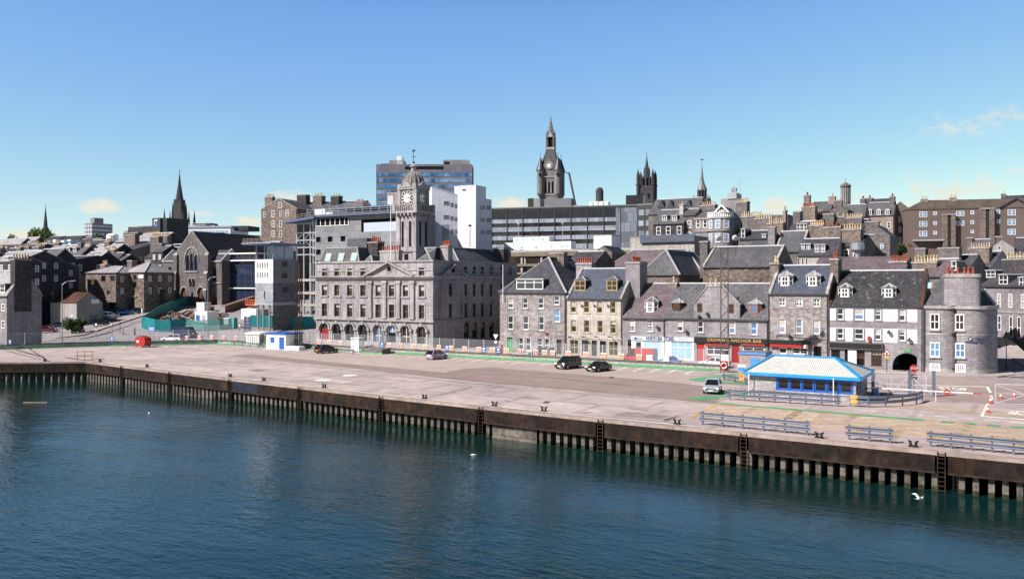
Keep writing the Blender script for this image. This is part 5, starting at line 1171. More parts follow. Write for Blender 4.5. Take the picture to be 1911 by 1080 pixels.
# ---- black and grey office slab, car park with white cabins
fr = Fr(918, D=292, th=15, base=6); W_ = fr.u(1190); zt = fr.z(1050,387)
r = thing('office_slab', 'long dark glass office slab with pale horizontal bands', 'office building', (*fr.o, fr.base), fr.th)
b = MB(); b.box(0,W_,0,14,0,zt,0); b.box(-.1,W_+.1,-.15,14.1,zt-.02,zt+.4,1); b.build('wall', [M['pane_dark'], M['midgrey']], r)
band = mat('band_panel', (.27,.30,.36), .7, (.1,.2), (1,.1), brick=(1.5,8,.6,.2)); bd = mat('band_dark', (.012,.013,.018), .4, (.1,.3), (1,.2), brick=(1.5,8,.5,.3))
zt_ = [(392,397,bd),(397,409,bd),(409.5,417,band),(424.5,433,band),(441,449,band),(457,466,band)]
for t, e, mm in zt_:
    c = MB(); z0, z1 = fr.z(1050,e-2), fr.z(1050,t-2); c.box(-.12,W_+.12,-.35,-.001,z0,z1); c.build('band_panel', mm, r)
c = MB()
for i in range(10): c.box(W_*i/9-.15,W_*i/9+.15,-.5,-.002,0,zt)
c.build('mullion', M['dark_grey'], r)
c = MB(); u0 = fr.u(1178); c.box(u0-5,W_+.3,-.45,0,2,zt-.6); c.build('panel', mat('slab_end', (.16,.18,.22), .6, (.1,.2), None, brick=(2,3.2,.6,.3)), r)
for a, e, t, m_ in ((985,996,370,'pane_dark'),(996,1008,370,'harling_grey'),(1030,1066,370,'midgrey'),(1168,1200,364,'black'),(1070,1078,383,'grey'),(1100,1138,379,'white')):
    c = MB(); v = 5; u0, u1 = fr.u(a,v), fr.u(e,v)
    if a == 1100:
        for k in range(4): c.lathe([(0,0),(1,0),(1,1.9),(.6,2.1),(0,2.1)], (u0+(k+.5)*(u1-u0)/4, v, zt), 10)
    else: c.box(u0,u1,v,v+6,zt-.3,fr.z((a+e)/2,t,v))
    c.build('roof_plant', M[m_], r)
b = MB(); b.cyl((fr.u(1119,7),7,zt),(fr.u(1119,7),7,fr.z(1119,356,7)),1.3,1.3,10); b.lathe([(1.3,0),(.9,.9),(0,1.2)],(fr.u(1119,7),7,fr.z(1119,356,7)),10); b.build('flue', M['stone_dark'], r)
house('dark corner block at the end of the office slab', 1190, 1217, 382, 380, 10, D=258, base=6, kind='flat', wall='slate_dark', rm='slate', auto=(2,5,1.6,1.6,1.5,3.2), wp='pane_curtain', wf='grey', name='office_block', cat='office building')
# crane jib
p, q = Vector(P(1073,377,300)), Vector(P(1062,323,300)); b = MB(); b.bar(p+(p-q)*.6, q, .5, .5); b.bar(q, q+Vector((-1.0,0,.1)), .5, .4)
tag(b.build('crane_jib', M['dark_grey']), 'dark slanting crane jib beside the clock tower spire', 'crane')
# car park
fr = Fr(936, y=62, base=0); W_ = fr.u(1298); r = thing('car_park', 'dark multi storey car park with concrete decks behind the harbour office', 'car park', (*fr.o, 0))
for t, e in ((470,478),(492,496.5),(508,512),(524,528)):
    b = MB(); b.box(0,W_,0,38,fr.z(1000,e),fr.z(1000,t)); b.build('deck', mat('deck_edge', (.20,.17,.13), .9, (.1,.3), (1,.2)) if t == 470 else bpy.data.materials['deck_edge'], r)
b = MB(); zt = fr.z(1000,477)
for i in range(10):
    for v in (.4, 12): b.box(W_*i/9-.25,W_*i/9+.25,v,v+.5,0,zt)
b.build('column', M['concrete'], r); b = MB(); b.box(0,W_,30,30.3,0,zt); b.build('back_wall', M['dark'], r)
zd = fr.z(1000,470)
b = MB(); b.box(0,W_,0,.2,zd,zd+.5); b.build('parapet', M['concrete'], r)
CG = 'white site cabins on the car park roof'
for i, (a, e, lev, d) in enumerate([(940,958,0,0),(958,1018,0,0),(958,985,1,.3),(985,1025,1,.3),(1018,1042,0,0),(1042,1066,0,0)]):
    x0, x1 = fr.u(a,2+d), fr.u(e,2+d); z0 = zd+lev*1.6 if 0 else zd+lev*2.0; hgt = 2.0 if lev == 0 and 958 <= a < 1018 else (1.9 if lev else 2.6)
    rc = thing('site_cabin', ['small white site cabin at the left end of the car park roof','long white site cabin with dark blue skirting in the lower tier','upper white site cabin with louvred front stacked over the long one','upper pale green and white site cabin stacked at the right','white site cabin with one window right of the stack','white site cabin with two windows at the right end of the row'][i], 'site cabin', (fr.o[0]+x0, fr.o[1]+2+d, z0), 0, CG)
    b = MB(); w = x1-x0-.08; b.box(0,w,0,2.6,0.02,hgt-.03,0); b.box(-.05,w+.05,-.05,2.65,hgt-.15,hgt,1)
    if i == 1: b.box(.1,w*.35,-.03,0,.05,.7,2)
    b.build('cabin_body', [M['white_blue'], M['white'], M['blue']], rc)
    for k in range(1 if i in (0,4) else 2): window(rc, 1.0, .9, (w*(.5 if i in (0,4) else .27+.46*k), -.01, .75), 0, 'plain', 'white', 'pane_sky', True)
house('grey parapet block with a bare concrete edge right of the car park cabins', 1176, 1296, 443, 441, 10, y=58, base=8, kind='flat', wall='concrete', rm='slate', name='parapet_block', cat='building')
b = MB(); fr2 = Fr(1194, y=57.4, base=0); b.box(0,fr2.u(1296),0,.3,fr2.z(1240,452),fr2.z(1240,438)); 
for k in range(3): b.bar((.6+k*4,-.03,fr2.z(1240,440.5)-.2*k),(8+k*2.5,-.03,fr2.z(1240,449)-.1*k),.05,.16,1)
hd = b.build('hoarding_panel', [mat('hoarding_blue', (.085,.10,.15), .6, (.2,.2), (1,.1)), M['stone_brown']]); hd.location = (*fr2.o, 0); tag(hd, 'blue grey hoarding with brown slanting stripes above the hipped stores', 'hoarding')
house('plain white panel kiosk on the car park roof edge', 1108, 1141, 440, 438, 5, y=64, base=12, kind='flat', wall='white_blue', rm='slate', name='kiosk', cat='kiosk')
# ---- white modern building and blue glass tower
fr = Fr(848, D=238, th=3, base=4); r = thing('white_building', 'bright white rendered block with small dark windows behind the clock tower', 'office building', (*fr.o, fr.base), fr.th)
W_ = fr.u(888); zt = fr.z(868,348); dp = fr.v(907, W_); d2 = fr.v(917.5, W_); z2 = fr.z(868,372)
b = MB(); b.box(0,W_,0,dp,0,zt,0); b.box(W_-12,W_-.02,dp-.02,d2,0,zt*.97-2.0,0); b.box(-.06,W_+.06,-.06,dp+.06,zt,zt+.25,0); b.build('wall', M['render_white'], r)
b = MB(); b.box(fr.u(863),fr.u(869.5),-.06,.02,fr.z(866,356),fr.z(866,353)); b.build('sign', M['dark_grey'], r)
for t in (385,408,431):
    for a, e in ((897.5,899),(902,903.5),(908.5,911.5),(913,915.5)):
        va, ve = fr.v(a,W_), fr.v(e,W_); D = fr.Dside(a,W_); window(r, max(.7,ve-va), 1.1, (W_+.01,(va+ve)/2,zat(t+6,D)-fr.base), R(90), 'plain', 'dark_grey', 'pane_dark', True)
f2 = Fr(806, D=212, th=42, base=4); r2 = thing('white_wing', 'white rendered wing with sloping roof line and rows of grey windows beside the clock tower', 'office building', (*f2.o, f2.base), f2.th)
w2 = f2.u(854); za, zb = f2.z(808,349.5), f2.z(854,365); b = MB(); b.exty([(0,0),(w2,0),(w2,zb),(0,za)], 0, 12, 0); b.exty([(-.05,za),(w2+.05,zb),(w2+.05,zb+.2),(-.05,za+.2)], -.06, 12, 0); b.build('wall', M['render_white'], r2)
for t, sl in ((375,.24),(401,.17),(426,.11)):
    for a, e in ((827.5,838),(840.5,846),(848.5,852.5)):
        tt = t+(a-827)*sl; z0, z1 = f2.z(a,tt+7.5), f2.z(a,tt); window(r2, f2.u(e)-f2.u(a), z1-z0, ((f2.u(a)+f2.u(e))/2,-.01,z0), 0, 'two', 'grey', 'pane_dark', True)
b = MB(); b.box(f2.u(825),f2.u(838),-.03,0,f2.z(830,455),f2.z(830,419)); b.build('grey_panel', M['grey'], r2)
house('beige stair block left of the clock tower dome', 722, 746, 361, 360, 8, D=230, base=4, kind='flat', wall='sandstone', rm='slate', wins=[([728.5],9,366,390,'two','white','pane_sky')], name='stair_block', cat='building')
fr = Fr(702, D=345, th=31, base=8); W_ = fr.u(881); zt = fr.z(790,306.5); r = thing('glass_tower', 'broad blue glass office tower behind the clock tower', 'office tower', (*fr.o, fr.base), fr.th)
tg = mat('tower_glass', (.05,.14,.31), .08, (.15,.25), None, brick=(1.4,6,.6,.45), tint=(.16,(.32,.42,.55),.7)); tp = mat('tower_panel', (.17,.165,.19), .8, (.1,.2), (1,.1), brick=(2.5,6,.8,.1))
b = MB(); b.box(0,W_,0,14,0,zt,0); b.build('wall', tp, r)
for i in range(9):
    t = 322.5+i*11; b = MB(); b.box(.15,W_-.15,-.08,0,fr.z(790,t+6.8),fr.z(790,t)); b.build('window_band', tg, r)
b = MB(); b.box(W_*.3,W_*.7,-.06,0,fr.z(790,316),fr.z(790,310.5)); b.build('roof_void', M['dark'], r)
for a, e, t, m_ in ((726.5,754,299,'harling_grey'),(740.5,750,291,'white'),(827,875,298.5,'harling_grey'),(712,726,305.5,'dark_grey')):
    b = MB(); b.box(fr.u(a,3),fr.u(e,3),3,9,zt-.1,fr.z((a+e)/2,t,3)); b.build('roof_plant', M[m_], r)
b = MB(); b.box(fr.u(829,3),fr.u(839,3),2.94,3,fr.z(834,306),fr.z(834,300)); b.build('louvre', M['dark'], r)
# ------------------------------------------------------------------ spires and towers on the skyline
def pinnacle(b, x, y, z0, z1, r, m=0, n=8):
    b.lathe([(r,z0),(r,z0+(z1-z0)*.45),(r*1.25,z0+(z1-z0)*.47),(r*.9,z0+(z1-z0)*.5),(0,z1)], (x,y,0), n, m)
M['tower_stone'] = mat('tower_stone', (.20,.185,.19), .85, (.2,.3), (2,.2), brick=(.9,.4,.7,.12), streak=.35)
def town_house_tower():
    D = 341; o = atD(1028, D); k = D/FPX; base = 10
    Z = lambda py: zat(py, D)-base
    r = thing('town_clock_tower', 'tall granite clock tower with round corner turrets and lantern spire', 'clock tower', (*o, base), R(18))
    h = 3.5; b = MB(); b.box(-h,h,-h,h,0,Z(318),0); b.box(-h-.3,h+.3,-h-.3,h+.3,Z(333),Z(331),1); b.box(-h-.25,h+.25,-h-.25,h+.25,Z(366),Z(364.5),1)
    for i in (-1,0,1):
        b.box(i*1.4-.42,i*1.4+.42,-h-.05,-h,Z(362),Z(341),2); b.box(h,h+.05,i*1.4-.42,i*1.4+.42,Z(362),Z(341),2)
        for s_ in (-.8,.8): b.box(i*1.4+s_*.8-.14,i*1.4+s_*.8+.14,-h-.25,-h,Z(362),Z(340),1)
    b.build('tower_body', [M['tower_stone'], M['granite_trim'], M['dark']], r)
    for x in (-h,h):
        for y in (-h,h):
            t = MB(); t.lathe([(.4,Z(371)),(1.45,Z(364)),(1.45,Z(322)),(1.7,Z(321)),(1.7,Z(319.5)),(1.5,Z(319))], (x,y,0), 12, 0); t.lathe([(1.8,Z(319.5)),(.05,Z(294)),(.05,Z(287))], (x,y,0), 12, 1); t.lathe([(0,Z(290.5)),(.3,Z(290)),(0,Z(289))],(x,y,0),6,1)
            t.box(x-.3,x+.3,y-1.8,y-1.6,Z(331),Z(325),2); t.build('turret', [M['tower_stone'], M['slate_dark'], M['dark']], r)
    c = MB()
    for q in range(4):
        a = q*math.pi/2; m = [Vector((math.cos(a)*x-math.sin(a)*y, math.sin(a)*x+math.cos(a)*y, z)) for x,y,z in [(-2.6,-h-.2,Z(318)),(2.6,-h-.2,Z(318)),(2.6,-h-.2,Z(312)),(0,-h-.2,Z(296)),(-2.6,-h-.2,Z(312)),(-2.6,-h+2,Z(318)),(2.6,-h+2,Z(318)),(2.6,-h+2,Z(312)),(0,-h+2.6,Z(296)),(-2.6,-h+2,Z(312))]]
        c.add(m, [[0,1,2,3,4],[2,7,8,3],[4,3,8,9],[0,4,9,5],[1,6,7,2]])
    c.build('clock_gable', M['tower_stone'], r)
    clock(r, (0,-h-.25,Z(311.5)), 1.25, 0, 'slate'); clock(r, (h+.25,0,Z(311.5)), 1.25, R(90), 'slate')
    c = MB(); c.prism([(-h,-h),(h,-h),(h,h),(-h,h)], Z(316), Z(279), 0, [(-1.6,-1.6),(1.6,-1.6),(1.6,1.6),(-1.6,1.6)]); c.build('steep_roof', M['slate_dark'], r)
    c = MB(); c.box(-1.75,1.75,-1.75,1.75,Z(280),Z(276),1)
    for x in (-1.35,1.35):
        for y in (-1.35,1.35): c.box(x-.35,x+.35,y-.35,y+.35,Z(276),Z(254),0); pinnacle(c, x, y, Z(256), Z(243), .3)
    c.box(-.9,.9,-.9,.9,Z(276),Z(256),2); c.box(-1.6,1.6,-1.6,1.6,Z(257),Z(254),1)
    for q in range(4):
        a = q*math.pi/2; c.add([(math.cos(a)*x-math.sin(a)*y, math.sin(a)*x+math.cos(a)*y, z) for x,y,z in [(-1.3,-1.7,Z(257)),(1.3,-1.7,Z(257)),(0,-1.7,Z(246))]], [[0,1,2]], 1)
    c.lathe([(1.5,Z(255)),(.12,Z(222)),(.06,Z(213)),(0,Z(213))], (0,0,0), 8, 0); c.lathe([(0,Z(224)),(.4,Z(222.5)),(0,Z(221))], (0,0,0), 6, 0)
    for kz in range(6):
        zz = Z(250-kz*4.2); rr = 1.5*(1-(kz*4.2+5)/36)
        for q in range(4): a = q*math.pi/2+.78; c.cbox(math.cos(a)*rr, math.sin(a)*rr, zz, .25, .25, .35, 1)
    c.build('lantern_spire', [M['granite_dark'], M['granite_trim'], M['dark']], r)
town_house_tower()
def marischal():
    D = 430; o = atD(1207, D); base = 10; Z = lambda py: zat(py,D)-base; k = D/FPX
    r = thing('college_tower', 'dark perpendicular tower with corner pinnacles and crocketed central spire', 'tower', (*o, base), R(12))
    h = 3.7; b = MB(); b.box(-h,h,-h,h,0,Z(348),0)
    for i in (-1,1): b.box(i*1.6-.6,i*1.6+.6,-h-.06,-h,Z(372),Z(362),1)
    b.build('tower_body', [M['stone_dark'], M['dark']], r)
    for x in (-h,h):
        for y in (-h,h): c = MB(); c.lathe([(.85,0),(.85,Z(334)),(1.05,Z(333.5)),(.8,Z(333))],(x,y,0),8); pinnacle(c, x, y, Z(336), Z(316), .75); c.lathe([(1.2,Z(347)),(1.2,Z(345)),(1,Z(345))],(x,y,0),8); c.build('pinnacle', M['stone_dark'], r)
    c = MB(); c.lathe([(2.1,Z(349)),(1.8,Z(335)),(1.9,Z(334)),(1.35,Z(322)),(1.55,Z(321)),(.9,Z(311)),(.55,Z(303)),(.2,Z(294)),(.07,Z(283)),(0,Z(283))], (0,0,0), 8)
    for i in range(8):
        a = math.pi*i/4; pinnacle(c, 2.3*math.cos(a), 2.3*math.sin(a), Z(348), Z(326), .35, 0, 5)
        pinnacle(c, 1.4*math.cos(a), 1.4*math.sin(a), Z(330), Z(311), .28, 0, 5)
    c.build('lantern_spire', M['stone_dark'], r)
marischal()
def spire(label, px, tip, base_py, w, D, square=.45, pin=True, m='slate_dark', rot=20):
    o = atD(px, D); bz = zat(base_py, D)-8; Z = lambda py: zat(py,D)-bz; h = w*D/FPX/2; hs = base_py-tip
    r = thing('church_spire', label, 'church spire', (*o, bz), R(rot)); s0 = tip+hs*(1-square)
    b = MB(); k_ = h if pin == 2 else h*.8; b.prism([(-k_,-k_),(k_,-k_),(k_,k_),(-k_,k_)],0,Z(s0),0,[(x*h*.5,y*h*.5) for x,y in ((-1,-1),(1,-1),(1,1),(-1,1))]); b.box(-h*.56,h*.56,-h*.56,h*.56,Z(s0+1.5),Z(s0))
    for i in (-1,1):
        for y in (-1,1): pinnacle(b, i*h*.62, y*h*.62, Z(base_py), Z(s0+hs*.03), h*.12)
    b.build('tower_body', M['stone_dark'], r)
    c = MB(); c.lathe([(h*.53,Z(s0)),(h*.2,Z(tip+hs*.25)),(.05,Z(tip)),(0,Z(tip))], (0,0,0), 8); c.bar((-.5,0,Z(tip)+.2),(.5,0,Z(tip)+.2),.15,.15); c.cyl((0,0,Z(tip)-1),(0,0,Z(tip)+1.2),.1,.1,5); c.build('spire', M[m], r)
    if pin:
        for x in (-1,1):
            for y in (-1,1):
                q = MB(); pinnacle(q, x*h*.85, y*h*.85, Z(base_py)-4, Z(s0-hs*.02 if pin != 2 else base_py-hs*.28), h*.14); q.build('pinnacle', M['stone_dark'], r)
                if pin == 2: q = MB(); pinnacle(q, x*h*1.35, y*h*1.35, Z(base_py)-6, Z(base_py-hs*.3), h*.2); q.build('pinnacle', M['stone_dark'], r)
spire('tall black church spire with flanking pinnacles on the left skyline', 335, 320, 418, 28, 430, .46, 2)
spire('distant dark church spire beside green treetops', 85, 384, 441, 15, 620, .28, True)
def small_spire():
    D = 300; o = atD(1310, D); base = 8; Z = lambda py: zat(py,D)-base
    r = thing('tolbooth_spire', 'slender lead spire with open lantern and weathercock on the hill roofs', 'spire', (*o, base), R(10))
    b = MB(); b.box(-2.6,2.6,-2.6,2.6,0,Z(381),0); b.lathe([(2.9,Z(382)),(2.6,Z(376)),(1.5,Z(372)),(1.5,Z(371))], (0,0,0), 12, 2)
    for i in range(8):
        a = math.pi*i/4; b.cbox(1.35*math.cos(a),1.35*math.sin(a),Z(372),.5,.5,Z(355)-Z(372),1)
    b.lathe([(.7,Z(372)),(.7,Z(355))], (0,0,0), 8, 1); b.lathe([(1.75,Z(356)),(1.75,Z(353.5)),(1.0,Z(344)),(.62,Z(336)),(.75,Z(335.5)),(.55,Z(334)),(.06,Z(307)),(.05,Z(299)),(0,Z(299))], (0,0,0), 8, 2)
    b.add([(-.7,0,Z(299)),(.7,0,Z(299)),(.4,0,Z(296.5)),(-.5,0,Z(297.5))], [[0,1,2,3]], 1)
    for x in (-2.4,2.4):
        for y in (-2.4,2.4): pinnacle(b, x, y, Z(384), Z(363), .4, 1, 6)
    b.build('spire', [M['granite_dark'], M['stone_dark'], mat('lead_dark', (.17,.165,.17), .5, (.5,.3), (2,.2), streak=.3)], r)
small_spire()
D = 285; o = atD(1578, D); Z = lambda py: zat(py,D)-8; r = thing('round_tower', 'round granite lantern tower with small dome on the right skyline', 'tower', (*o, 8), 0)
b = MB(); b.lathe([(1.65,0),(1.65,Z(381)),(1.5,Z(380)),(1.45,Z(351)),(1.75,Z(349)),(1.75,Z(347)),(1.4,Z(346.5)),(1.15,Z(344)),(.6,Z(341.5)),(.1,Z(340)),(.05,Z(332)),(0,Z(332))], (0,0,0), 14, 0)
for i in range(14):
    a = 2*math.pi*i/14; b.cbox(1.5*math.cos(a),1.5*math.sin(a),Z(378),.22,.22,Z(351)-Z(378),1); b.cbox(1.7*math.cos(a),1.7*math.sin(a),Z(347),.2,.2,.6,1)
b.build('tower_body', [M['granite_dark'], M['granite_trim']], r)
# telecom mast block
fr = Fr(1345, D=262, base=6); r = thing('rooftop_mast_block', 'grey lift tower with drum antenna and thin aerials on the skyline', 'roof tower', (*fr.o, 6))
b = MB(); b.box(0,fr.u(1378),0,6,0,fr.z(1350,371),0); b.box(fr.u(1358),fr.u(1375),-.3,5,fr.z(1350,372),fr.z(1366,360),1); b.build('wall', [M['harling_grey'], M['grey']], r)
b = MB(); c_ = fr.u(1366); zt = fr.z(1366,360)
b.cyl((c_,2,zt),(c_,2,zt+2),.12,.12,6)
for i in range(8):
    a = math.pi*i/4; b.cbox(c_+.8*math.cos(a),2+.8*math.sin(a),zt+.5,.25,.25,1.4)
for px, t in ((1381,333),(1394,367)):
    u = fr.u(px,2); b.cyl((u,2,zt-3),(u,2,fr.z(px,t,2)),.09,.05,5)
u = fr.u(1381,2)
for py, l in ((336,1.3),(354,1.0)): b.bar((u-l,2,fr.z(1381,py,2)),(u+l,2,fr.z(1381,py,2)),.06,.06)
for k in (-.9,0,.9): b.bar((u+k,2,fr.z(1381,336,2)),(u+k,2,fr.z(1381,336,2)+.9),.05,.05)
b.build('antenna', M['grey_metal'], r)
# ------------------------------------------------------------------ left side: church, building site, old town on the slope
def tree(label, x, y, h, r, name='tree', n=900, col='leaf', trunk=True, group=None, zb=None, cat='tree', squash=.8):
    t = thing(name, label, cat, (x, y, height(x,y)-.1 if zb is None else zb), random.random()*6, group)
    b = MB(); hh = h-r*squash
    if trunk:
        b.cyl((0,0,0),(0,0,hh),r*.09,r*.06,7)
        for k in range(5):
            a = k*1.3; b.cyl((0,0,hh*.7),(math.cos(a)*r*.55,math.sin(a)*r*.55,hh+r*.35*random.uniform(.3,1)),r*.045,r*.015,5)
        b.build('trunk', M['bark'], t)
    c = MB(); cl = [(Vector((random.gauss(0,.38)*r,random.gauss(0,.38)*r,hh+random.uniform(-.6,.7)*r*squash)), r*random.uniform(.25,.45)) for _ in range(18)]
    for i in range(n):
        p, q = random.choice(cl); d = Vector((random.gauss(0,1),random.gauss(0,1),random.gauss(0,.8))).normalized(); k = p+d*q*random.uniform(.7,1.05)
        u = Vector((random.gauss(0,1),random.gauss(0,1),random.gauss(0,1))).normalized(); w = d.cross(u).normalized(); s = r*random.uniform(.06,.12)
        c.add([k-u*s-w*s*.5,k+u*s-w*s*.5,k+u*s*.6+w*s,k-u*s*.6+w*s], [[0,1,2,3]])
    t2 = c.mesh('crown', M[col], norm=False); put('crown', t2, t); return t
mk('leaf', (.055,.085,.022), rough=.7, big=(.6,.5), fine=(4,.4)); mk('leaf_light', (.10,.14,.035), rough=.7, big=(.6,.5), fine=(4,.4)); mk('bark', (.06,.045,.035))
for px, py, D, h, r in ((62,448,500,11,5.5),(78,445,520,12,6),(72,447,505,10,5),(93,448,510,10,4.5),(187,452,400,8,3),(20,450,520,7,4)):
    x, y, z = P(px, py, D); tree({62:'leafy green tree left below the distant spire',78:'tall green tree in front of the distant spire',72:'middle green tree below the distant spire',93:'small green tree right of the distant spire',187:'small green tree under the distant tower block',20:'low dark tree at the left edge of the skyline'}[px], x, y, h, r, zb=z-h*.45, col='leaf_light', n=500)
(x,y,z), D = GT(142,622); tree('dark rounded bush beside the lamp post on the side road', x, y, 3.6, 2.4, name='bush', cat='bush', trunk=False, n=1800, squash=.8)
for px, lab in ((1668,'dark green tree left in the gap beside the blind gable'),(1683,'dark green tree right in the gap beside the blind gable')):
    x, y, z = P(px, 482, 195); tree(lab, x, y, 5.5, 1.7, zb=z-2, n=600)
# ---- church
def church():
    fr = Fr(328, D=238, th=4, base=4.5); r = thing('church', 'dark granite gothic church with big pointed gable window, twin porches and steep slate roof', 'church', (*fr.o, fr.base), fr.th)
    W = fr.u(388); ze = fr.z(357,474); za = fr.z(357,432); dp = 26; um = W/2; b = MB()
    ops = []
    lw = [(fr.u(347),fr.u(353.5),fr.z(350,505),fr.z(350,476)),(fr.u(354.5),fr.u(361.5),fr.z(350,505),fr.z(350,470)),(fr.u(362.5),fr.u(369),fr.z(350,505),fr.z(350,476))]
    sm = [(fr.u(353.5),fr.u(357.8),fr.z(357,535),fr.z(357,520)),(fr.u(359.5),fr.u(363.8),fr.z(357,535),fr.z(357,520))]
    drs = [(fr.u(338.5),fr.u(349),.05,fr.z(344,537)),(fr.u(369.5),fr.u(380),.05,fr.z(375,536.5)),(fr.u(356.5),fr.u(361),fr.z(357,553),fr.z(357,545))]
    ops = [(o[0],o[1],o[2],o[3],(o[1]-o[0])*.8) for o in lw+sm+drs]
    openwall(b, lambda u,v,z: (u,v,z), 0, W, 0, ze, ops, .5); b.poly([(0,0,ze),(W,0,ze),(um,0,za)]); b.poly([(W,0,0),(W,dp,0),(W,dp,ze),(W,0,ze)]); b.poly([(0,0,0),(0,dp,0),(0,dp,ze),(0,0,ze)]); b.poly([(0,dp,0),(W,dp,0),(W,dp,ze),(um,dp,za),(0,dp,ze)])
    for s_ in (0,1):
        x0 = -.5 if s_ == 0 else W-.9
        for z0, z1, k in ((0,ze*.35,1.2),(ze*.35,ze*.65,.9),(ze*.65,ze*.98,.5)): b.box(x0,x0+1.4,-k,.0,z0,z1,0); b.add([(x0,-k,z1),(x0+1.4,-k,z1),(x0+1.4,-k+.4,z1+.6),(x0,-k+.4,z1+.6)],[[0,1,2,3]],1)
    def hood(o, k=.28, m=1):
        n = 8; w = (o[1]-o[0])/2+k; c = (o[0]+o[1])/2; e = o[3]-(o[1]-o[0])*.8; h = (o[1]-o[0])*.8+k
        pts = [Vector((c-w*math.cos(math.pi*i/n), -.1, e+h*math.sin(math.pi*i/n)**.8)) for i in range(n+1)]
        for p, q in zip(pts[:-1], pts[1:]): b.bar(p,q,.2,.3,m)
    big = (lw[0][0]-.2, lw[2][1]+.2, 0, lw[1][3]+1.0); hood(big, .3)
    for o in sm+drs[:2]: hood(o)
    b.box(lw[0][0]-.3,lw[2][1]+.3,-.25,0,lw[0][2]-.4,lw[0][2]-.1,1); b.bar((um,-.05,fr.z(357,452)),(um,-.05,fr.z(357,457)),.5,.12,0)
    b.build('wall', [M['granite_dark'], M['granite_trim']], r)
    for o in lw+sm: window(r, o[1]-o[0], o[3]-o[2], ((o[0]+o[1])/2,.35,o[2]), 0, 'plain', 'dark_grey', 'pane_church')
    for o in drs:
        q = MB(); q.box(o[0],o[1],.3,.4,.05 if o[2] < 1 else o[2],o[3]); q.build('door' if o[2] < 1 else 'window', M['brown_wood' if o[2] < 1 else 'pane_church'], r)
    roof(r, 'gy', 0, W, dp, ze, za, 'slate_dark', .15, True, False)
    chimney(r, fr.u(404,14), fr.u(414,14), 13.5, 15, ze, fr.z(409,434,14), 0, wm='stone_dark')
    for a, e, nm, lt in ((304,330,'left_porch',482),(386,414,'right_porch',482)):
        v = 1.2; u0, u1 = fr.u(a,v), fr.u(e,v); z1 = fr.z((a+e)/2, 486, v); c = MB(); um_ = (u0+u1)/2; wz = u1-u0
        o = [(um_-wz*.14,um_+wz*.14,fr.z(a,524,v),fr.z(a,498,v),wz*.22),(um_-wz*.18,um_+wz*.18,.05,fr.z(a,551,v),wz*.28)]
        openwall(c, lambda u,q,z: (u,v+q,z), u0, u1, 0, z1, o, .4); c.poly([(u1,v,0),(u1,v+7,0),(u1,v+7,z1),(u1,v,z1)]); c.poly([(u0,v,0),(u0,v,z1),(u0,v+7,z1),(u0,v+7,0)])
        c.box(u0-.1,u1+.1,v-.25,v,fr.z(a,528.5,v),fr.z(a,527,v),1); c.box(u0-.1,u1+.1,v-.3,v+.2,z1-.4,z1,1)
        c.ext([(v-.2,z1),(v+7,z1),(v+3.6,z1+3.0)], u0, u1, 2)
        for x0, x1 in ((u0-.15,u0+.3),(u1-.3,u1+.15)): c.ext([(v-.3,z1+.0),(v+3.6,z1+3.3),(v+7,z1)], x0, x1, 1)
        p = c.build('porch', [M['granite_dark'], M['granite_trim'], M['slate']], r)
        for k in o:
            q = MB(); q.box(k[0],k[1],v+.3,v+.35,k[2],k[3]); q.build('window' if k[2] > 1 else 'door', M['pane_church' if k[2] > 1 else 'brown_wood'], p)
M['pane_church'] = glassmat('pane_church', (.012,.016,.035), (.02,.03,.07))
church()
fr = Fr(413, D=236, th=4, base=4); r = thing('glass_annex', 'dark blue glass annex with thin white roof edges beside the church', 'annex', (*fr.o, fr.base), fr.th)
W_ = fr.u(482); b = MB(); b.box(0,W_,0,12,0,fr.z(450,474),0); b.build('wall', M['pane_church'], r)
b = MB()
for t in (472,485): b.box(-.2,W_+.2,-.9,12,fr.z(450,t+2.2),fr.z(450,t))
b.box(-.1,W_,-.6,0,fr.z(450,538.5),fr.z(450,536.5)); b.build('white_edge', M['white'], r)
b = MB()
for i in range(7): b.box(W_*i/6-.08,W_*i/6+.08,-.1,0,0,fr.z(450,474))
for t in (494,512,525): b.box(0,W_,-.1,0,fr.z(450,t+.8),fr.z(450,t))
b.build('mullion', M['dark_grey'], r)
house('long pale slate roof with small dark dormers right of the church', 424, 492, 472, 452, 14, D=262, base=5, wall='granite_dark', rm='slate_light', dorms=[(448,7,463,470,dict(style='box',rm='slate_dark')),(469,7,463,470,dict(style='box',rm='slate_dark'))])
# ---- curved pale terrace on the skyline and the sign box
fr = Fr(312, D=330, th=20, base=8); r = thing('pale_terrace', 'long low pale blue office with roof railings below the black spire', 'office building', (*fr.o, fr.base), fr.th); W_ = fr.u(456)
b = MB(); zt = fr.z(380,425); b.box(0,W_*.82,0,14,0,zt,0); b.box(-.3,W_*.84,-.4,14,zt,zt+.6,1); b.box(W_*.1,W_*.55,4,12,zt,fr.z(380,419),1); b.box(W_*.55,W_,3,12,zt-1,fr.z(400,421),2); b.box(W_*.3,W_*.5,4,9,zt,fr.z(380,415),2); b.build('wall', [M['white_blue'], M['grey'], M['stone_dark']], r)
for i in range(14): window(r, 1.5, 2.6, (W_*.8*(i+.5)/14, -.02, zt-3.6), 0, 'sash', 'grey', 'pane_sky', True)
b = MB()
for i in range(26): b.cyl((W_*.5*i/25,.2,zt+.6),(W_*.5*i/25,.2,zt+2.0),.05,.05,4)
for k in (1.2,1.9): b.bar((0,.2,zt+k),(W_*.5,.2,zt+k),.08,.08)
b.build('railing', M['white'], r)
fr = Fr(284, D=300, th=-4, base=8); r = thing('sign_block', 'dark square roof block carrying a round white and blue emblem', 'roof block', (*fr.o, fr.base), fr.th)
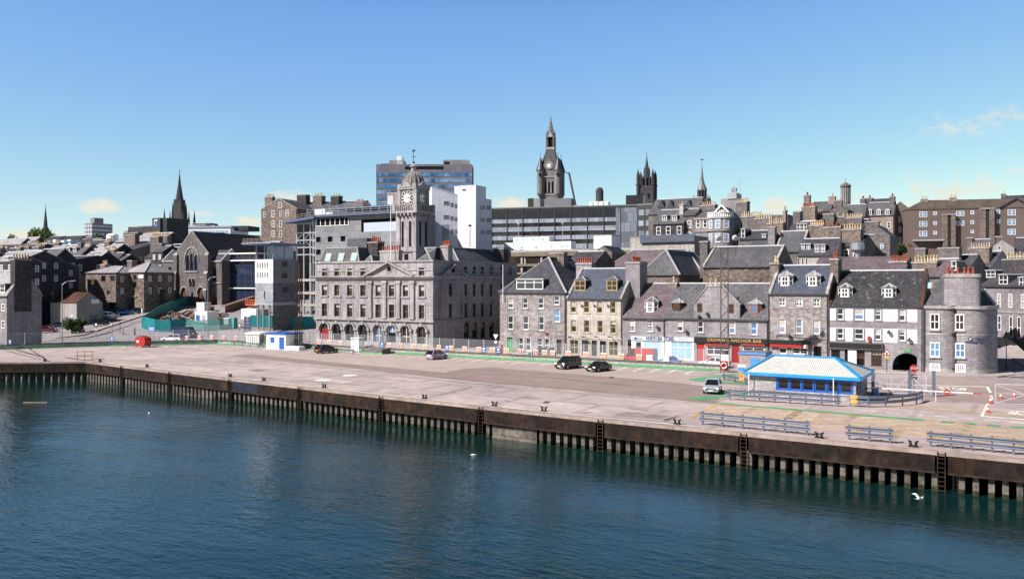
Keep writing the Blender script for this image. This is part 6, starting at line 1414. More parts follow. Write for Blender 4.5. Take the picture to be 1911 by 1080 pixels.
W_ = fr.u(299); zt = fr.z(290,407); b = MB(); b.box(0,W_,0,9,0,zt,0); b.box(W_+.01,W_+3,.6,9,0,fr.z(305,406.5),1); b.build('wall', [M['dark_grey'], M['black']], r)
b = MB(); c_ = (fr.u(291.5), fr.z(290,416)); rr = 1.0
for i in range(10):
    a0, a1 = R(40+i*29), R(40+(i+1)*29); b.bar((c_[0]+rr*math.cos(a0),-.1,c_[1]+rr*math.sin(a0)),(c_[0]+rr*math.cos(a1),-.1,c_[1]+rr*math.sin(a1)),.1,.5,0 if i < 6 else 1)
b.bar((c_[0],-.1,c_[1]-.1),(c_[0]+1.0,-.1,c_[1]-.1),.1,.4,1); b.build('emblem', [M['white'], M['blue_light']], r)
house('low flat office with pale roof line left of the emblem block', 239, 284, 423, 422, 10, D=310, base=8, kind='flat', wall='stone_dark', rm='slate', name='office_block', cat='office building')
# ---- tower blocks and skyline on the left
fr = Fr(158, D=640, th=0, base=5); r = thing('tower_block', 'distant concrete tower block with rows of pale windows', 'tower block', (*fr.o, fr.base), fr.th)
f2 = None; W_ = fr.u(172); zt = fr.z(165,416.5); dp = abs(fr.v(210, W_)); b = MB(); b.box(0,W_,0,dp,0,zt,0); b.box(W_*.5,W_+.02,dp*.1,dp*.55,zt,fr.z(165,406.5),0); b.build('wall', [mat('far_concrete', (.20,.195,.215), .85, (.05,.1), (1,.05))], r)
b = MB()
for k in range(8):
    z = zt-2.6-k*3.0
    for i in range(3): b.box(W_*(i+.5)/3-.7,W_*(i+.5)/3+.7,-.1,0,z,z+1.2)
    for i in range(10): b.box(W_,W_+.1,dp*(i+.5)/10-.6,dp*(i+.5)/10+.6,z,z+1.2)
tag(b.build('windows', M['render_white'], r), None, None, None, 'stuff')
FL = 'old town houses on the left slope'
def fl(label, a, e, ev, rg, dep, D, th=0, **k):
    k.setdefault('sauto', (3,2,.9,1.5)); k.setdefault('wp', 'pane_curtain')
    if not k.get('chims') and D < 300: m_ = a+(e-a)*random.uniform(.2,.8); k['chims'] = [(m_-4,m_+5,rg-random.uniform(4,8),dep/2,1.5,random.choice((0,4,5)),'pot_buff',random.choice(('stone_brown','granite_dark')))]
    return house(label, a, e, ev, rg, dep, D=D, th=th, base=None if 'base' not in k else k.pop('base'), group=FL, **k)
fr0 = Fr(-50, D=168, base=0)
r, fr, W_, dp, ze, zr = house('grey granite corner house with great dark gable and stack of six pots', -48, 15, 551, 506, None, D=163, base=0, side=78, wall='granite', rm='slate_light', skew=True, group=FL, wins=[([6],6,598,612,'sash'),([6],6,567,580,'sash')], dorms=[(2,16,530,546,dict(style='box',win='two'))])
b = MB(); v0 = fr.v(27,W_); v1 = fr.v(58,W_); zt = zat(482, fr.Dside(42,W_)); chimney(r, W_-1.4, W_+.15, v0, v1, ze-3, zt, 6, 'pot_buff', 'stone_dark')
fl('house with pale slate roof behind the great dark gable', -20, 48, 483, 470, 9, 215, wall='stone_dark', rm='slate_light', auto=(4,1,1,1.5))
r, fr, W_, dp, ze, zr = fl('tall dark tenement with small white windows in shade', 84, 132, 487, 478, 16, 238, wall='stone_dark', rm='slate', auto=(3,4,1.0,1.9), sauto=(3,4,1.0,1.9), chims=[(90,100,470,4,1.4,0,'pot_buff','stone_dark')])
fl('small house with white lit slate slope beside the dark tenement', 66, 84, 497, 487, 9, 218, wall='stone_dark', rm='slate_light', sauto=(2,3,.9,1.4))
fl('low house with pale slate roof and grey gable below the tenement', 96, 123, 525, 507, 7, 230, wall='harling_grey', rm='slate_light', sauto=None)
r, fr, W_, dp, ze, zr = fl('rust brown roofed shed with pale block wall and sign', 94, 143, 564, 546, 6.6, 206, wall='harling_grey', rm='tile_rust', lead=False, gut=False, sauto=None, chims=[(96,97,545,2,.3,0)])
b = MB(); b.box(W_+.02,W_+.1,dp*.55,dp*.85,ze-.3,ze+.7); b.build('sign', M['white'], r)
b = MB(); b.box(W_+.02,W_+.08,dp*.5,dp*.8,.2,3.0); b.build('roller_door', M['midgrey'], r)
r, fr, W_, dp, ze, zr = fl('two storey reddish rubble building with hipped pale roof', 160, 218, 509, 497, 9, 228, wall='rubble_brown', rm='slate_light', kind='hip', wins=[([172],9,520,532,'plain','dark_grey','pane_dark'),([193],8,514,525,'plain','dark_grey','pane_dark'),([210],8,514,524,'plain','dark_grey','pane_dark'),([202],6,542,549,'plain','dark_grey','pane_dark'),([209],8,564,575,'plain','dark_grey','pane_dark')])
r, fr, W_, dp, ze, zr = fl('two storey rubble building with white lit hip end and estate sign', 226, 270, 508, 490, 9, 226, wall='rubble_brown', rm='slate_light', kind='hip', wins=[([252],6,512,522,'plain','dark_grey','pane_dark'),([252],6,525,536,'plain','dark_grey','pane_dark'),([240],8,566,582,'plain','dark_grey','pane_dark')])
for a, e, t, bb, m_ in ((260,269,513,519,'white'),(233,246,555,558,'blue'),(262,267,576,585,'white'),(202,256,551.5,553,'tan_frame')):
    b = MB(); b.box(fr.u(a),fr.u(e),-.25,-.02,fr.z(a,bb),fr.z(a,t)); b.build('sign' if m_ != 'tan_frame' else 'awning', M[m_], r)
fl('dark brown building joining the rubble house to the church', 268, 306, 512, 505, 10, 243, wall='stone_brown', rm='slate_dark', auto=(3,2,1,1.4), wp='pane_dark')
b = MB(); fr = Fr(270, D=228, base=None); b.box(0,fr.u(306),0,.4,0,fr.z(290,541)+.2); o = b.build('yard_wall', M['stone_dark'], None, (*fr.o, fr.base)); tag(o, 'dark yard wall with blue notice beside the church porch', 'wall')
r, fr, W_, dp, ze, zr = fl('brown harled house with broad gable and slate slope lit from the front', 211, 242, 469, 451, 22, 262, wall='harling', rm='slate', sauto=(3,2,1.0,1.7,1.5), chims=[(232,252,437,8,1.6,0,'pot_buff','stone_brown')])
fl('slate roofed house with white dormer behind the rubble buildings', 270, 312, 480, 462, 10, 256, wall='harling', rm='slate', dorms=[(292,8,467,479,dict(style='box',win='sash'))], chims=[(280,296,441,5,1.5,9)])
fl('slate roof row with three white dormers left of the church gable', 300, 332, 476, 456, 9, 262, wall='granite_dark', rm='slate', dorms=[(310,6,457,466,dict(style='box',win='sash')),(317,6,457,466,dict(style='box',win='sash')),(324,6,458,467,dict(style='box',win='sash'))], chims=[(298,312,440,4,1.4,6)])
fl('long slate house with tall square stack on the left slope', 215, 300, 450, 436, 10, 300, wall='stone_dark', rm='slate_light', chims=[(242,257,433,4,2,0,'pot_buff','stone_dark'),(270,296,437,5,1.5,10)])
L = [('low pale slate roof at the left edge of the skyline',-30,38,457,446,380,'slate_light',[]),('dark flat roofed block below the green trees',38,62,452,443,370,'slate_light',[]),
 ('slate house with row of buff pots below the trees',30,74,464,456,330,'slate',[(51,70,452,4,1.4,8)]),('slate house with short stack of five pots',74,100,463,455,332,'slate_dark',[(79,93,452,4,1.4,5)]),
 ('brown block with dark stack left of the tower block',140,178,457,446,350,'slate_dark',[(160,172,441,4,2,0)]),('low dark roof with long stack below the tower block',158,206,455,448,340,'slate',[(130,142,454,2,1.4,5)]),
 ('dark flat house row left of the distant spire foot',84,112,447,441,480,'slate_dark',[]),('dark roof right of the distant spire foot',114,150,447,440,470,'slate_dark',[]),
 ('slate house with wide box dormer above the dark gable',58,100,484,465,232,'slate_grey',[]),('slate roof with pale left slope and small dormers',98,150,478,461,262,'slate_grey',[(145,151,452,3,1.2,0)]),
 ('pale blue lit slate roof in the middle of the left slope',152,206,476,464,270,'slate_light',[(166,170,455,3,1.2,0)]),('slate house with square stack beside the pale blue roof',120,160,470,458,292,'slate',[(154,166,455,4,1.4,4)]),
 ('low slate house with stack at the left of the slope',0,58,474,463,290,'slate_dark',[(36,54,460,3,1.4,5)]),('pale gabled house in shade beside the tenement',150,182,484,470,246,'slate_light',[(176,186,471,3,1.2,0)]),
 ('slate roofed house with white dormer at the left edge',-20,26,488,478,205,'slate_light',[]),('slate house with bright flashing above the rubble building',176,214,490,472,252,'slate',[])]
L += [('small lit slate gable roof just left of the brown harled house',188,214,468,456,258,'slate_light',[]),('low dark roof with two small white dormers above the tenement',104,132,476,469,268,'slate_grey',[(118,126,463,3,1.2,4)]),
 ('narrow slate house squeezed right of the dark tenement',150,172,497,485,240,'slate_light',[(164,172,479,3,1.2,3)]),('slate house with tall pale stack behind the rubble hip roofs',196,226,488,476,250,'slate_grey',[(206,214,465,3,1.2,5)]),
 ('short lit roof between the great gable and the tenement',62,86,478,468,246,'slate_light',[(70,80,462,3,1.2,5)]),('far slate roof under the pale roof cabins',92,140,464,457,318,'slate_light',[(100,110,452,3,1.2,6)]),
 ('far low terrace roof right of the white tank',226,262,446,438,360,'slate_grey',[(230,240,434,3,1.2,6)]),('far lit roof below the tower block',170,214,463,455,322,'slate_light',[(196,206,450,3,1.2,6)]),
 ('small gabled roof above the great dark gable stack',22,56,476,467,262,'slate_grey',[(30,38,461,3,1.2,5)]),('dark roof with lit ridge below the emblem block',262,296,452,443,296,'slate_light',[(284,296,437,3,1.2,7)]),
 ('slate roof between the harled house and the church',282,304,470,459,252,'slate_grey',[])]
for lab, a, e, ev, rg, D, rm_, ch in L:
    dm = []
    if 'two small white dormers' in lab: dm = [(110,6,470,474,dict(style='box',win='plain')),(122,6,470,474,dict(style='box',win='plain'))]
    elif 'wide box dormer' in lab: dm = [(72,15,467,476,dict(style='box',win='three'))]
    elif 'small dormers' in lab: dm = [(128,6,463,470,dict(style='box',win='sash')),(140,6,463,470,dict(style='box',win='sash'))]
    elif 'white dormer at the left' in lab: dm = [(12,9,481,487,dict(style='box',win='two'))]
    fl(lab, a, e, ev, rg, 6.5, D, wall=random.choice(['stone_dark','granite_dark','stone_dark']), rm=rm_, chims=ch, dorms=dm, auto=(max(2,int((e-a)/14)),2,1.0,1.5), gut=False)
for a, e, t, bb in ((97,107,447,458),(112,121,449,458),(123,134,447,456)):
    x, y, z = P((a+e)/2, bb+4, 345); w = (e-a)*345/1600; b = MB(); b.box(-w/2,w/2,0,4,0,(bb+4-t)*345/1600); b.box(-w/2,w/2,-.02,0,1.4,2.2,1)
    tag(b.build('roof_cabin', [M['white_blue'], M['pane_blue']], None, (x,y,z)), {97:'left pale blue roof cabin among the chimney pots',112:'middle pale blue roof cabin among the chimney pots',123:'right pale blue roof cabin among the chimney pots'}[a], 'roof cabin', 'pale roof cabins')
x, y, z = P(210, 452, 330); b = MB(); b.lathe([(2.2,0),(2.2,2.6),(1.6,3.2),(0,3.5)], (0,0,0), 14); tag(b.build('water_tank', M['white'], None, (x,y,z)), 'round white tank on a roof right of the tower block', 'tank')
# ---- tenement behind the building site
r, fr, W_, dp, ze, zr = house('tall brown granite tenement gable with white cross windows', 487.5, 553, 391, 371, 16, D=275, th=10, base=5, kind='gy', wall='stone_brown', rm='slate_grey', name='tenement', cat='tenement', skew=True,
    wins=[([509.5,536],5.5,393,405,'cross'),([493.5,523.5],4,395,405,'sash'),([510,],5.5,412,424,'cross'),([523.5],5,412,424,'sash'),([510],5.5,430,442,'cross'),([523.5],5,430,442,'sash'),([523],5.5,378,388,'sash')],
    chims=[(494,508,367,1,1.6,6,'pot_buff','stone_brown')])
house('slate tenement range with four big stone stacks on the skyline', 540, 668, 396, 377, 12, D=282, th=10, base=5, wall='stone_brown', rm='slate_grey', name='tenement', cat='tenement',
    chims=[(554,571,363,5,2.4,0,'pot_buff','stone_dark'),(584,600,365,5,2.4,6,'pot_buff','stone_brown'),(617,632,365,5,2.4,3,'pot_buff','stone_dark'),(661,677,376,4,2.4,4,'pot_red','stone_brown')])
# ---- building site: front block and main block
def site_blocks():
    fr = Fr(476, D=192, th=0, base=height(*atD(476,192))-.2); r = thing('new_block', 'unfinished corner block, white panels over grey blockwork, open top floor under a thin canopy', 'building', (*fr.o, fr.base))
    W = fr.u(509.5); dp = fr.v(556, W); z = lambda py, px=490: fr.z(px,py); zt, zm, zb = z(484), z(528), z(566)
    ops = [(fr.u(p-1),fr.u(p+1),z(t+10),z(t)) for t in (490,508) for p in (481,485.5,490,494.5,499)]
    b = MB(); openwall(b, lambda u,v,zz: (u,v,zz), 0, W, zm, zt, ops, .2, 0); openwall(b, lambda u,v,zz: (u,v,zz), 0, W, zb, zm, [(fr.u(492.5),fr.u(494.5),z(558),z(543))], .2, 2)
    f = lambda px, t, bt: (fr.v(px-5,W), fr.v(px+5,W), zat(bt,fr.Dside(px,W))-fr.base, zat(t,fr.Dside(px,W))-fr.base)
    sops = [f(531,488,497.5),f(531,509.5,519),f(531,535.5,545)]
    openwall(b, lambda u,v,zz: (W-v,u,zz), 0, dp, zm, zt, sops[:2], .2, 1); openwall(b, lambda u,v,zz: (W-v,u,zz), 0, dp, 0, zm, sops[2:], .2, 3)
    b.poly([(0,0,zb),(W,0,zb),(W,dp,zb),(0,dp,zb)],4); b.poly([(0,0,zt),(W,0,zt),(W,dp,zt),(0,dp,zt)],4); b.poly([(0,0,zb),(0,dp,zb),(0,dp,zt),(0,0,zt)],1)
    b.box(-.1,W+.1,-.15,dp+.05,zb-.35,zb,5); b.box(W-.02,W+.12,-.1,dp,zb-.4,zb+.25,5)
    b.build('wall', [M['precast_lit'], M['precast'], M['blockwork_lit'], M['blockwork'], M['dark'], M['grey']], r)  # paler front and darker side copies: lit and shaded faces put into the colour
    for o in sops: b = MB(); b.box(W-.3,W-.2,o[0],o[1],o[2],o[3]); b.build('window', M['pane_dark'], r)
    for x in (.3, W*.35, W*.7, W-.3): b = MB(); b.cyl((x,.6,0),(x,.6,zb),.22,.22,8); b.build('column', M['grey_metal'], r)
    for x in (.2, W*.5, W-.2):
        for y in (.2, dp*.5, dp-.3): b = MB(); b.cyl((x,y,zt),(x,y,z(456)),.14,.14,6); b.build('column', M['grey_metal'], r)
    b = MB(); b.box(-1.8,W+1.4,-2.0,dp+1.0,z(457),z(455),0); b.box(-2,W+1.6,-2.2,dp+1.2,z(455),z(453.5),1); b.build('canopy', [flat('canopy_blue', (.08,.17,.36), .5), M['grey']], r)
    b = MB(); b.box(1.5,W-.6,2,2.1,zt,z(459)); b.box(W-.5,W-.4,2,dp-1,zt,z(459)); b.build('plastic_sheeting', M['net_white'], r)
    b = MB()
    for t in (452,449,446): b.bar((-1.8,-1.8,z(t)),(W+1.2,-1.8,z(t)),.08,.08)
    for i in range(7): b.bar((-1.8+(W+3)*i/6,-1.8,z(454)),(-1.8+(W+3)*i/6,-1.8,z(445)),.08,.08)
    b.build('guard_rail', M['sandstone'], r)
    # main block
    fr = Fr(590, D=210, th=0, base=1); r = thing('new_main_block', 'unfinished grey precast building with scaffold roof deck and open steel frame at left', 'building', (*fr.o, fr.base))
    W = fr.u(745); z = lambda py, px=650: fr.z(px,py); zt = z(403)
    ops = []
    for t, bt in ((440,450),(464,474),(485,495)):
        for p in (594,616,640): ops.append((fr.u(p-4.5),fr.u(p+4.5),z(bt),z(t)))
    u2 = fr.u(674); ops.append((u2, W-.3, z(434), z(411)))
    b = MB(); openwall(b, lambda u,v,zz: (u,v,zz), 0, W, 0, zt, ops, .3, 0); b.box(0,W,.5,.6,0,zt,1); b.poly([(W,0,0),(W,14,0),(W,14,zt),(W,0,zt)]); b.poly([(0,0,0),(0,0,zt),(0,14,zt),(0,14,0)]); b.build('wall', [M['precast'], M['dark']], r)
    b = MB()
    for p in (583,590,598,607,616,625,634,643,650): b.box(fr.u(p),fr.u(p)+.18,-.1,0,z(419),z(407.5))
    b.box(0,fr.u(652),-.1,0,z(420),z(419)); b.build('stud_frame', M['white'], r)
    b = MB(); b.box(.5,fr.u(652),-.05,0,z(419),zt-.4); b.build('dark_opening', M['dark'], r)
    b = MB(); b.box(u2+.5,W-1,.35,.4,z(434),z(417)); b.build('plastic_sheeting', M['net_white'], r)
    b = MB(); b.box(-2.5,W,-1.2,14,zt,zt+.55,0); b.box(fr.u(620),W,-.4,14,z(390),z(387),0); b.build('roof_deck', [flat('deck_steel', (.085,.105,.17), .5, .2)], r)
    b = MB()
    for i in range(12): x = -2+(W+2)*i/11; b.bar((x,-1.0,zt+.5),(x,-1.0,z(386)),.1,.1); b.bar((x,4,z(388)),(x,4,z(376)),.05,.05)
    for t in (397,393,389): b.bar((-2,-1.0,z(t)),(W,-1.0,z(t)),.08,.08)
    for t in (380,377): b.bar((fr.u(620),4,z(t)),(W,4,z(t)),.05,.05)
    b.build('scaffold_rail', M['grey_metal'], r)
    b = MB(); u0, u1 = fr.u(581), fr.u(601); b.box(u0,u1,1,2,zt+.5,z(386)); b.box(fr.u(603),fr.u(615),1,2,zt+.5,z(393)); b.box(fr.u(680),fr.u(695),1,2,zt+.5,z(397)); b.build('material_stack', M['render_white'], r)
    # steel frame wing to the left with sloping canopy
    b = MB(); a = [fr.u(p) for p in (553,566,578,588)]
    for x in a:
        for y in (.3, 6): b.box(x-.16,x+.16,y-.16,y+.16,0,z(412))
    for t in (412,430,444,458,472): b.box(a[0]-.3,0,.1,.35,z(t)-.3,z(t)); b.box(a[0]-.3,0,5.8,6.1,z(t)-.3,z(t))
    for i in range(3): b.bar((a[i],.3,z(444)),(a[i+1],.3,z(430)),.1,.1); b.bar((a[i+1],.3,z(458)),(a[i],.3,z(444)),.1,.1)
    b.build('steel_frame', M['grey_metal'], r)
    b = MB()
    for t in (520,545,568): b.box(a[0]-.3,0,.0,9,z(t)-.6,z(t),0)
    b.box(a[0]-.3,0,8,8.2,0,z(480),1)
    for x in (a[0],a[2]): b.box(x-.3,x+.3,.2,.8,0,z(490),2)
    b.build('floor_slab', [M['concrete'], M['dark'], M['blockwork_lit']], r)
    b = MB(); x0 = fr.u(527,-3); b.add([(x0,-3,z(413)),(0.5,-1.4,z(405)),(.5,9,z(402)),(x0,7,z(410)),(x0,-3,z(413)+.35),(.5,-1.4,z(405)+.5),(.5,9,z(402)+.4),(x0,7,z(410)+.35)], [[0,1,2,3],[4,5,6,7],[0,1,5,4],[3,0,4,7],[1,2,6,5]]); b.build('wing_canopy', M['canopy_b'], r)
    b = MB()
    for k in (.5,1.0,1.5): b.bar((x0,-3,z(413)+k),(.5,-1.4,z(405)+k),.1,.08)
    for i in range(9): t = i/8; b.bar((x0+(.5-x0)*t,-3+1.6*t,z(413)+(z(405)-z(413))*t),(x0+(.5-x0)*t,-3+1.6*t,z(413)+(z(405)-z(413))*t+1.6),.08,.08)
    b.build('guard_rail', M['sandstone'], r)
M['canopy_b'] = flat('canopy_under', (.07,.14,.28), .5)
site_blocks()
# ---- teal hoarding round the site, debris, cabins
def hoard(label, pts, h, m, cat='hoarding', name='site_hoarding'):
    g = [GT(*p)[0] for p in pts]; r = thing(name, label, cat, g[0]); o = Vector(g[0])
    for p, q in zip(g[:-1], g[1:]):
        P0, P1 = Vector(p)-o, Vector(q)-o; L = (P1-P0).length; n = max(1, int(L/2.5)); d = (P1-P0)/n
        for i in range(n):
            a, c = P0+d*i, P0+d*(i+1); b = MB(); s = Vector((-d.y,d.x,0)).normalized()*.05; c2 = a+(c-a)*.985
            b.add([a-s,c2-s,c2-s+Vector((0,0,h)),a-s+Vector((0,0,h)),a+s,c2+s,c2+s+Vector((0,0,h)),a+s+Vector((0,0,h))], [[0,1,2,3],[5,4,7,6],[3,2,6,7],[0,4,5,1],[1,5,6,2],[0,3,7,4]]); b.build('panel', M[m], r)
    return r
hoard('solid teal hoarding round the lower corner of the building site', [(266,612),(290,618),(318,619),(347,617)], 2.6, 'teal')
hoard('pale teal hoarding along the sloping road beside the church', [(265,611),(300,588),(340,572),(380,562),(430,556),(476,552)], 2.4, 'teal_light')  if M.setdefault('teal_light', mat('teal_light', (.05,.25,.24), .6, (.2,.3), (1,.2))) else 0
hoard('torn green debris netting beside the teal hoarding', [(348,617),(380,617),(410,616),(434,614)], 2.4, 'net_green', 'netting', 'debris_netting')
hoard('dark teal hoarding in front of the unfinished blocks', [(468,609),(510,611),(550,612),(588,612)], 2.6, 'teal')
b = MB(); random.seed(3)
(x0,y0,z0), D = GT(345,600)
for i in range(420):
    px = random.uniform(285,425); py = random.uniform(586,606)
    (x,y,z), D = GT(px, py); s = random.uniform(.2,.8); a = random.random()*3; v = Vector((math.cos(a)*s,math.sin(a)*s,random.uniform(-.2,.5)*s)); hz = random.uniform(.0,1.0)*(1-abs(px-350)/90)
    b.bar((x-v.x-x0,y-v.y-y0,z-v.z-z0+hz),(x+v.x-x0,y+v.y-y0,z+v.z-z0+hz),s*random.uniform(.3,1),s*random.uniform(.2,.7),random.randrange(6))
tag(b.build('rubble', [M['stone_brown'],M['dark_grey'],M['rust'],M['granite_rubble'],M['orange_wood'],M['midgrey']], None, (x0,y0,z0)), None, None, None, 'stuff')
(p0,_) = GT(420,583); (p1,_) = GT(478,566); b = MB(); d = Vector(p1)-Vector(p0); s = Vector((d.y,-d.x,0)).normalized()
b.add([(0,0,-1),tuple(d+Vector((0,0,-1))),tuple(d+Vector((0,0,2.0))),(0,0,1.6),tuple(s*-1.6+Vector((0,0,1.5))),tuple(d+s*-1.6+Vector((0,0,1.9)))], [[0,1,2,3],[3,2,5,4]]); tag(b.build('earth_bank', [mat('earth_bank', (.20,.14,.11), .95, (.3,.3), (1.5,.3))], None, p0), 'brown retaining bank of bare earth behind the site cabins', 'bank')
def boxthing(name, label, cat, px, py, w, d, h, m, th=0, extra=None, z=None, group=None):
    p = GT(px, py)[0] if z is None else G(px, py, z); r = thing(name, label, cat, p, R(th), group); b = MB(); b.box(-w/2,w/2,0,d,0.05,h); b.box(-w/2-.06,w/2+.06,-.06,d+.06,h,h+.12); b.build('body', M[m], r)
    if extra: extra(r, w, d, h)
    return r
def cabdoor(r, w, d, h):
    b = MB(); b.box(-w*.4,-w*.1,-.05,0,.8,2.0); b.build('notice', M['blue'], r); b = MB(); b.box(w*.1,w*.34,-.04,0,.05,2.1); b.build('door', M['grey'], r)
boxthing('site_cabin', 'white and blue site cabin beside the rubble heap', 'site cabin', 375, 604, 4.2, 3.2, 2.7, 'white', 0, cabdoor)
boxthing('storage_box', 'pale tall storage box standing behind the site cabin', 'storage box', 374, 583, 2.4, 2.4, 2.4, 'white', 10)
boxthing('fuel_tank', 'small orange fuel tank beside the tall pale storage box', 'tank', 391, 580, 1.2, 1.0, 1.0, 'orange')
boxthing('container', 'white storage container below the orange lift', 'container', 464, 596, 4.6, 2.5, 2.4, 'white', 5)
boxthing('skip', 'small grey container beside the raised corner block', 'container', 484, 592, 2.2, 2.0, 1.8, 'concrete')
boxthing('portable_toilet', 'turquoise portable toilet at the site fence', 'portable toilet', 433, 612, 1.1, 1.1, 2.2, 'teal_net')
boxthing('water_bowser', 'white and blue crate beside the turquoise toilet', 'crate', 422, 606, 1.7, 1.2, 1.4, 'white_blue')
p, D = GT(470, 585); r = thing('scissor_lift', 'orange scissor lift with raised railed platform', 'lift', p, R(8)); b = MB(); b.box(-1.7,1.7,0,1.6,.3,1.0)
b.build('chassis', M['orange'], r); b = MB(); b.box(-1.9,1.9,-.1,1.7,2.0,2.25)
for k in (2.7,3.3):
    for y in (-.1,1.7): b.bar((-1.9,y,k),(1.9,y,k),.1,.1)
    for x in (-1.9,1.9): b.bar((x,-.1,k),(x,1.7,k),.1,.1)
for i in range(6):
    for y in (-.1,1.7): b.bar((-1.9+i*.76,y,2.2),(-1.9+i*.76,y,3.3),.09,.09)
b.build('platform', M['orange'], r); b = MB()
for y in (.3,1.3): b.bar((-1.4,y,1.0),(1.4,y,2.0),.12,.14); b.bar((1.4,y+.1,1.0),(-1.4,y+.1,2.0),.12,.14)
b.build('scissor_arms', M['dark_grey'], r)
for x in (-1.2,1.2):
    for y in (.1,1.5): b = MB(); b.cyl((x,y-.12,.35),(x,y+.12,.35),.35,.35,12); b.build('wheel', M['tyre'], r)

def ground_strip(name, a, c, m, dz=.03):
    """a strip on the sloping road between two photo polylines"""
    b = MB(); A = [GT(*p)[0] for p in a]; B = [GT(*p)[0] for p in c]
    for p, q, r2_, s2_ in zip(A[:-1], A[1:], B[1:], B[:-1]): b.poly([(k[0],k[1],k[2]+dz) for k in (p,q,r2_,s2_)])
    return tag(b.build(name, M[m]), None, None, None, 'structure')
ground_strip('hill_pavement', [(100,632),(160,624),(215,606),(270,588),(330,572)], [(100,629),(160,620.5),(215,602.5),(270,585.5),(325,570)], 'paving', .10)
ground_strip('hill_kerb', [(100,633.2),(160,625.2),(215,607),(270,589),(330,572.6)], [(100,632),(160,624),(215,606),(270,588),(330,572)], 'dark_grey', .05)
ground_strip('hill_kerb', [(150,634),(200,622),(240,608),(266,598)], [(150,633),(200,621),(240,607.2),(266,597.4)], 'dark_grey', .05)
ground_strip('hill_line', [(60,637),(140,630)], [(60,636.2),(140,629.3)], 'line_white', .04)
# ------------------------------------------------------------------ vehicles
PAINT = {}
def paint(nm, col, metal=.0):
    if nm not in PAINT:
        m = flat('car_paint_'+nm, col, .28, metal, .05); m.node_tree.nodes['Principled BSDF'].inputs['Coat Weight'].default_value = .6; m.node_tree.nodes['Principled BSDF'].inputs['Coat Roughness'].default_value = .06; PAINT[nm] = m
    return PAINT[nm]
paint('black', (.008,.008,.010)); paint('silver', (.46,.50,.58), .35); paint('lilac', (.30,.30,.42), .3); paint('red', (.42,.012,.012)); paint('white', (.72,.73,.76)); paint('blue', (.02,.11,.42)); paint('navy', (.02,.03,.09)); paint('maroon', (.14,.012,.02)); paint('dark', (.02,.03,.045))
PROF = { # stations from rear to front: x, belt z ; cabin: rear foot, rear top, front top, front foot ; dims
 'hatch': dict(L=3.95, W=1.70, H=1.48, belt=[(0,.60),(.04,.86),(.18,.93),(.5,.93),(.66,.92),(.74,.90),(.86,.78),(.96,.66),(1,.42)], cab=(.03,.14,.52,.73)),
 'saloon': dict(L=4.4, W=1.74, H=1.42, belt=[(0,.55),(.03,.85),(.16,.93),(.5,.90),(.66,.90),(.73,.88),(.86,.78),(.96,.64),(1,.42)], cab=(.13,.30,.55,.72)),
 'coupe': dict(L=4.1, W=1.76, H=1.33, belt=[(0,.52),(.03,.80),(.16,.86),(.5,.84),(.62,.84),(.7,.82),(.86,.74),(.96,.60),(1,.40)], cab=(.16,.34,.50,.69)),
 'estate': dict(L=4.5, W=1.74, H=1.48, belt=[(0,.55),(.03,.88),(.16,.93),(.5,.92),(.66,.91),(.73,.89),(.86,.78),(.96,.64),(1,.42)], cab=(.02,.09,.56,.73)),
 'suv': dict(L=4.3, W=1.82, H=1.72, belt=[(0,.65),(.03,1.0),(.16,1.08),(.5,1.06),(.66,1.05),(.75,1.03),(.87,.92),(.96,.80),(1,.5)], cab=(.02,.10,.54,.74)),
 'van': dict(L=4.9, W=1.92, H=2.2, belt=[(0,.6),(.01,1.1),(.1,1.15),(.5,1.15),(.8,1.12),(.86,1.08),(.93,.95),(.98,.75),(1,.45)], cab=(.005,.02,.74,.87)),
}
